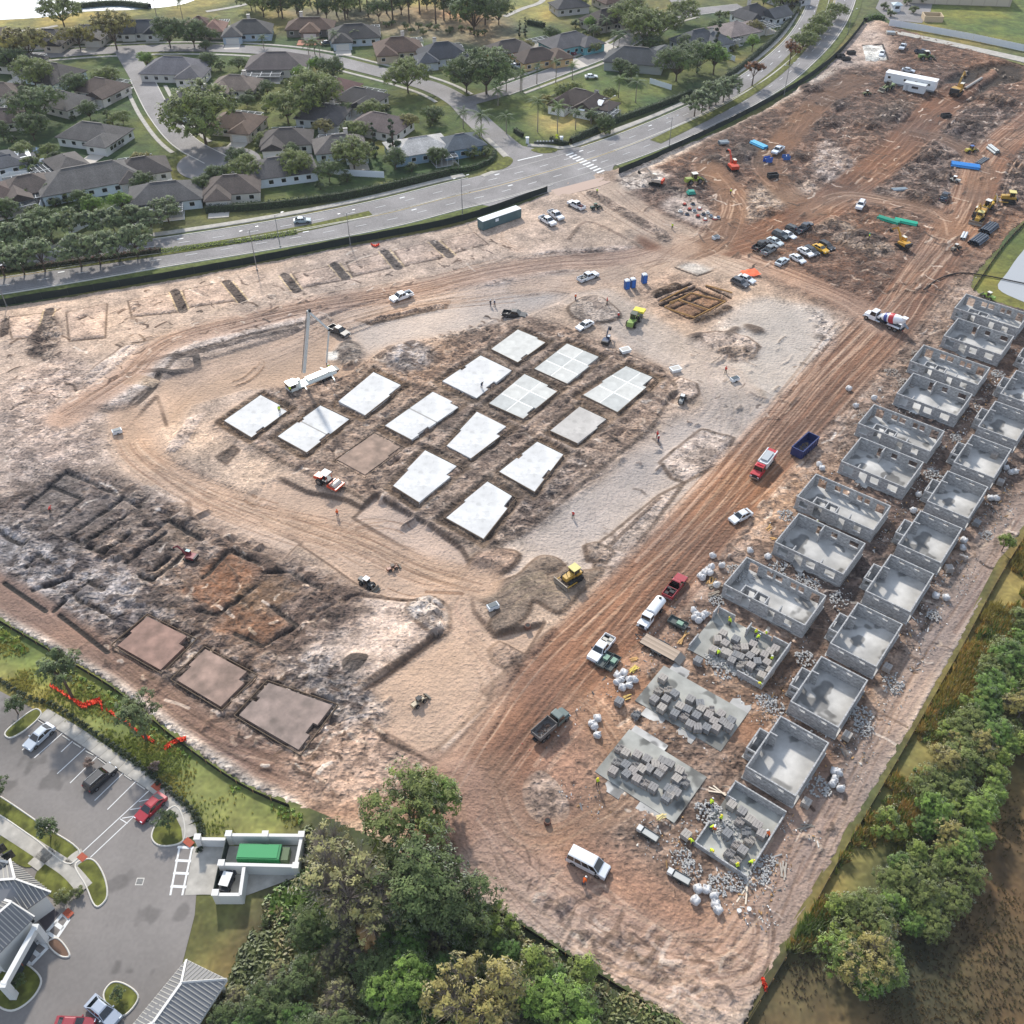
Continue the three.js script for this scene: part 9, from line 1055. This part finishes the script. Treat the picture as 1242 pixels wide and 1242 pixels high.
function person(px,py,look,pose,vest,hat,label,y) { const p = at(px,py); if (y) p[1] = y; const f = FIG[pose],t = thing('person',label,'person',p,look),b = M('body',f.body,mat(SKIN[np % 3],0.8),t); M('face',f.eye,mat('#2a1c16',0.6),b); M('shirt',f.shirt,vest,t); M('trousers',f.pants,np % 2 ? JEAN : DKP,t); M('boot',f.boots,mat('#4a3a2c',0.9),t); M('hard_hat',f.hat,mat(hat,0.5),t); np++; }
const W_ = '#ecece8',Y_ = '#e8cf2a',qa = C7(820,720,7.7625),qd = C7(820,930,7.7625);
for (const [x,y,l,po,h,L] of [[505,300,2,1,Y_,'bending at the left wall end of the half built house'],[755,450,0.5,1,W_,'bending inside the right wall of the half built house'],[838,415,3,0,W_,'standing at the right wall of the half built house'],[385,600,1,1,W_,'bending by the front left corner of the half built house'],[782,880,4,1,Y_,'bending at the near right corner of the half built house'],[740,405,5,0,Y_,'standing in the doorway gap of the half built house'],[890,655,2,0,W_,'standing near the right end wall of the half built house']]) { const [p] = qa([[x,y]]); person(p[0],p[1],l,po,LIMEV,h,`worker in lime shirt ${L}`,0.12); }
for (const [x,y,l,po,h,L,v] of [[320,375,1,1,W_,'bending over blocks above the left gap of the low house'],[415,520,2,0,Y_,'standing at the left door gap of the low half built house'],[322,600,0,1,W_,'bending beside an orange shirted one left of the low house'],[352,620,4,0,W_,'beside a lime shirted one left of the low house',ORV],[150,735,3,1,Y_,'bending by the far left block pallet of the low house'],[322,812,5,1,Y_,'bending over the near wall of the low half built house'],[562,970,1,0,Y_,'at the near wall of the low house, left of two'],[685,930,0,1,Y_,'at the near wall of the low house, right of two'],[865,675,2,1,W_,'bending at the right wall of the low half built house',ORV]]) { const [p] = qd([[x,y]]); person(p[0],p[1],l,po,v ?? LIMEV,h,`worker in ${v ? 'orange' : 'lime'} shirt ${L}`); }
person(724,954,1,0,LIMEV,Y_,'worker in lime shirt left of the slab nearest the passenger van'); person(989,640,2,0,LIMEV,W_,'worker in lime shirt inside a front windowed block house',0.12); person(353,479,1,0,LIMEV,W_,'worker in lime shirt by the cab of the concrete pump truck'); person(340,503,2,1,LIMEV,W_,'worker in lime shirt finishing the leftmost white slab',0.5); person(399,447,3,0,LIMEV,W_,'worker in lime shirt holding the pump hose'); person(584,473,0.4,1,mat('#4a4d50',0.8),W_,'worker in grey shirt bending on a pale slab in the far row',0.6);
person(797,530,1,0,REDV,'#b5242e','worker in red shirt on the pale street, upper of the pair'); person(798.5,535,2,0,mat('#8a2430',0.7),W_,'worker in dark red shirt on the pale street, lower of the pair'); person(880,451,1,0,REDV,'#b5242e','worker in red shirt by the survey case'); person(750,387,4,0,REDV,W_,'worker in red shirt left of the loaded green loader'); person(736,372,3,0,REDV,'#b5242e','worker in red shirt up the track from the green loader'); person(698,364,2,0,ORV,W_,'worker in orange shirt on the bend of the far street'); person(695,627,1,0,REDV,W_,'worker in red shirt alone on the grey graded street'); person(409,623,2,0,ORV,'#d2481f','worker in orange red shirt behind the soil roller'); person(61,621,1,1,REDV,'#c4352c','worker in red shirt among the upper left footing trenches'); person(595,369,2,0,DKP,W_,'person in dark clothes on the upper street, left of two'); person(600,369,4,0,JEAN,W_,'person in blue clothes on the upper street, right of two'); person(708,1073,1,1,ORV,W_,'worker in orange crouching behind the white passenger van'); person(1052,296,3,0,LIMEV,'#2db894','worker in lime shirt left of the yellow excavator by the pipes'); person(886,236,2,0,LIMEV,W_,'worker in lime shirt by the haul bend'); person(815,278,1,0,LIMEV,W_,'worker in lime shirt at the end of the entrance berm'); person(724,238,4,0,LIMEV,W_,'worker in lime shirt on the weedy strip by the entrance');
for (const [x,y,l] of [[664,998,'rusty manhole pipe standing in the mud left of the nearest slab'],[640,760,'dark manhole sump beside the dirt pile pad']]) { const t = heavy('manhole_riser',l,'manhole',x,y,0); M('ring',cy(0.5,0.5,0.7,0,0.35,0,'y',16),mat('#6b4a3c',0.8),t); M('mouth',cy(0.38,0.38,0.05,0,0.7,0,'y',14),BLACK,t); }
for (const [x,y] of [[896,1106],[908,1104]]) { const t = heavy('bucket',`white plastic bucket on the mud at the bottom right, ${x < 900 ? 'left' : 'right'} of the two`,'bucket',x,y,0); M('pail',cy(0.22,0.28,0.5,0,0.25,0,'y',12),WHITEP,t); M('rim',new THREE.TorusGeometry(0.28,0.03,5,12).rotateX(Math.PI / 2).translate(0,0.5,0),WHITEP,t); }
scene.traverse((o) => { if (o.isMesh) o.castShadow = o.receiveShadow = true; });
renderer.render(scene,camera);
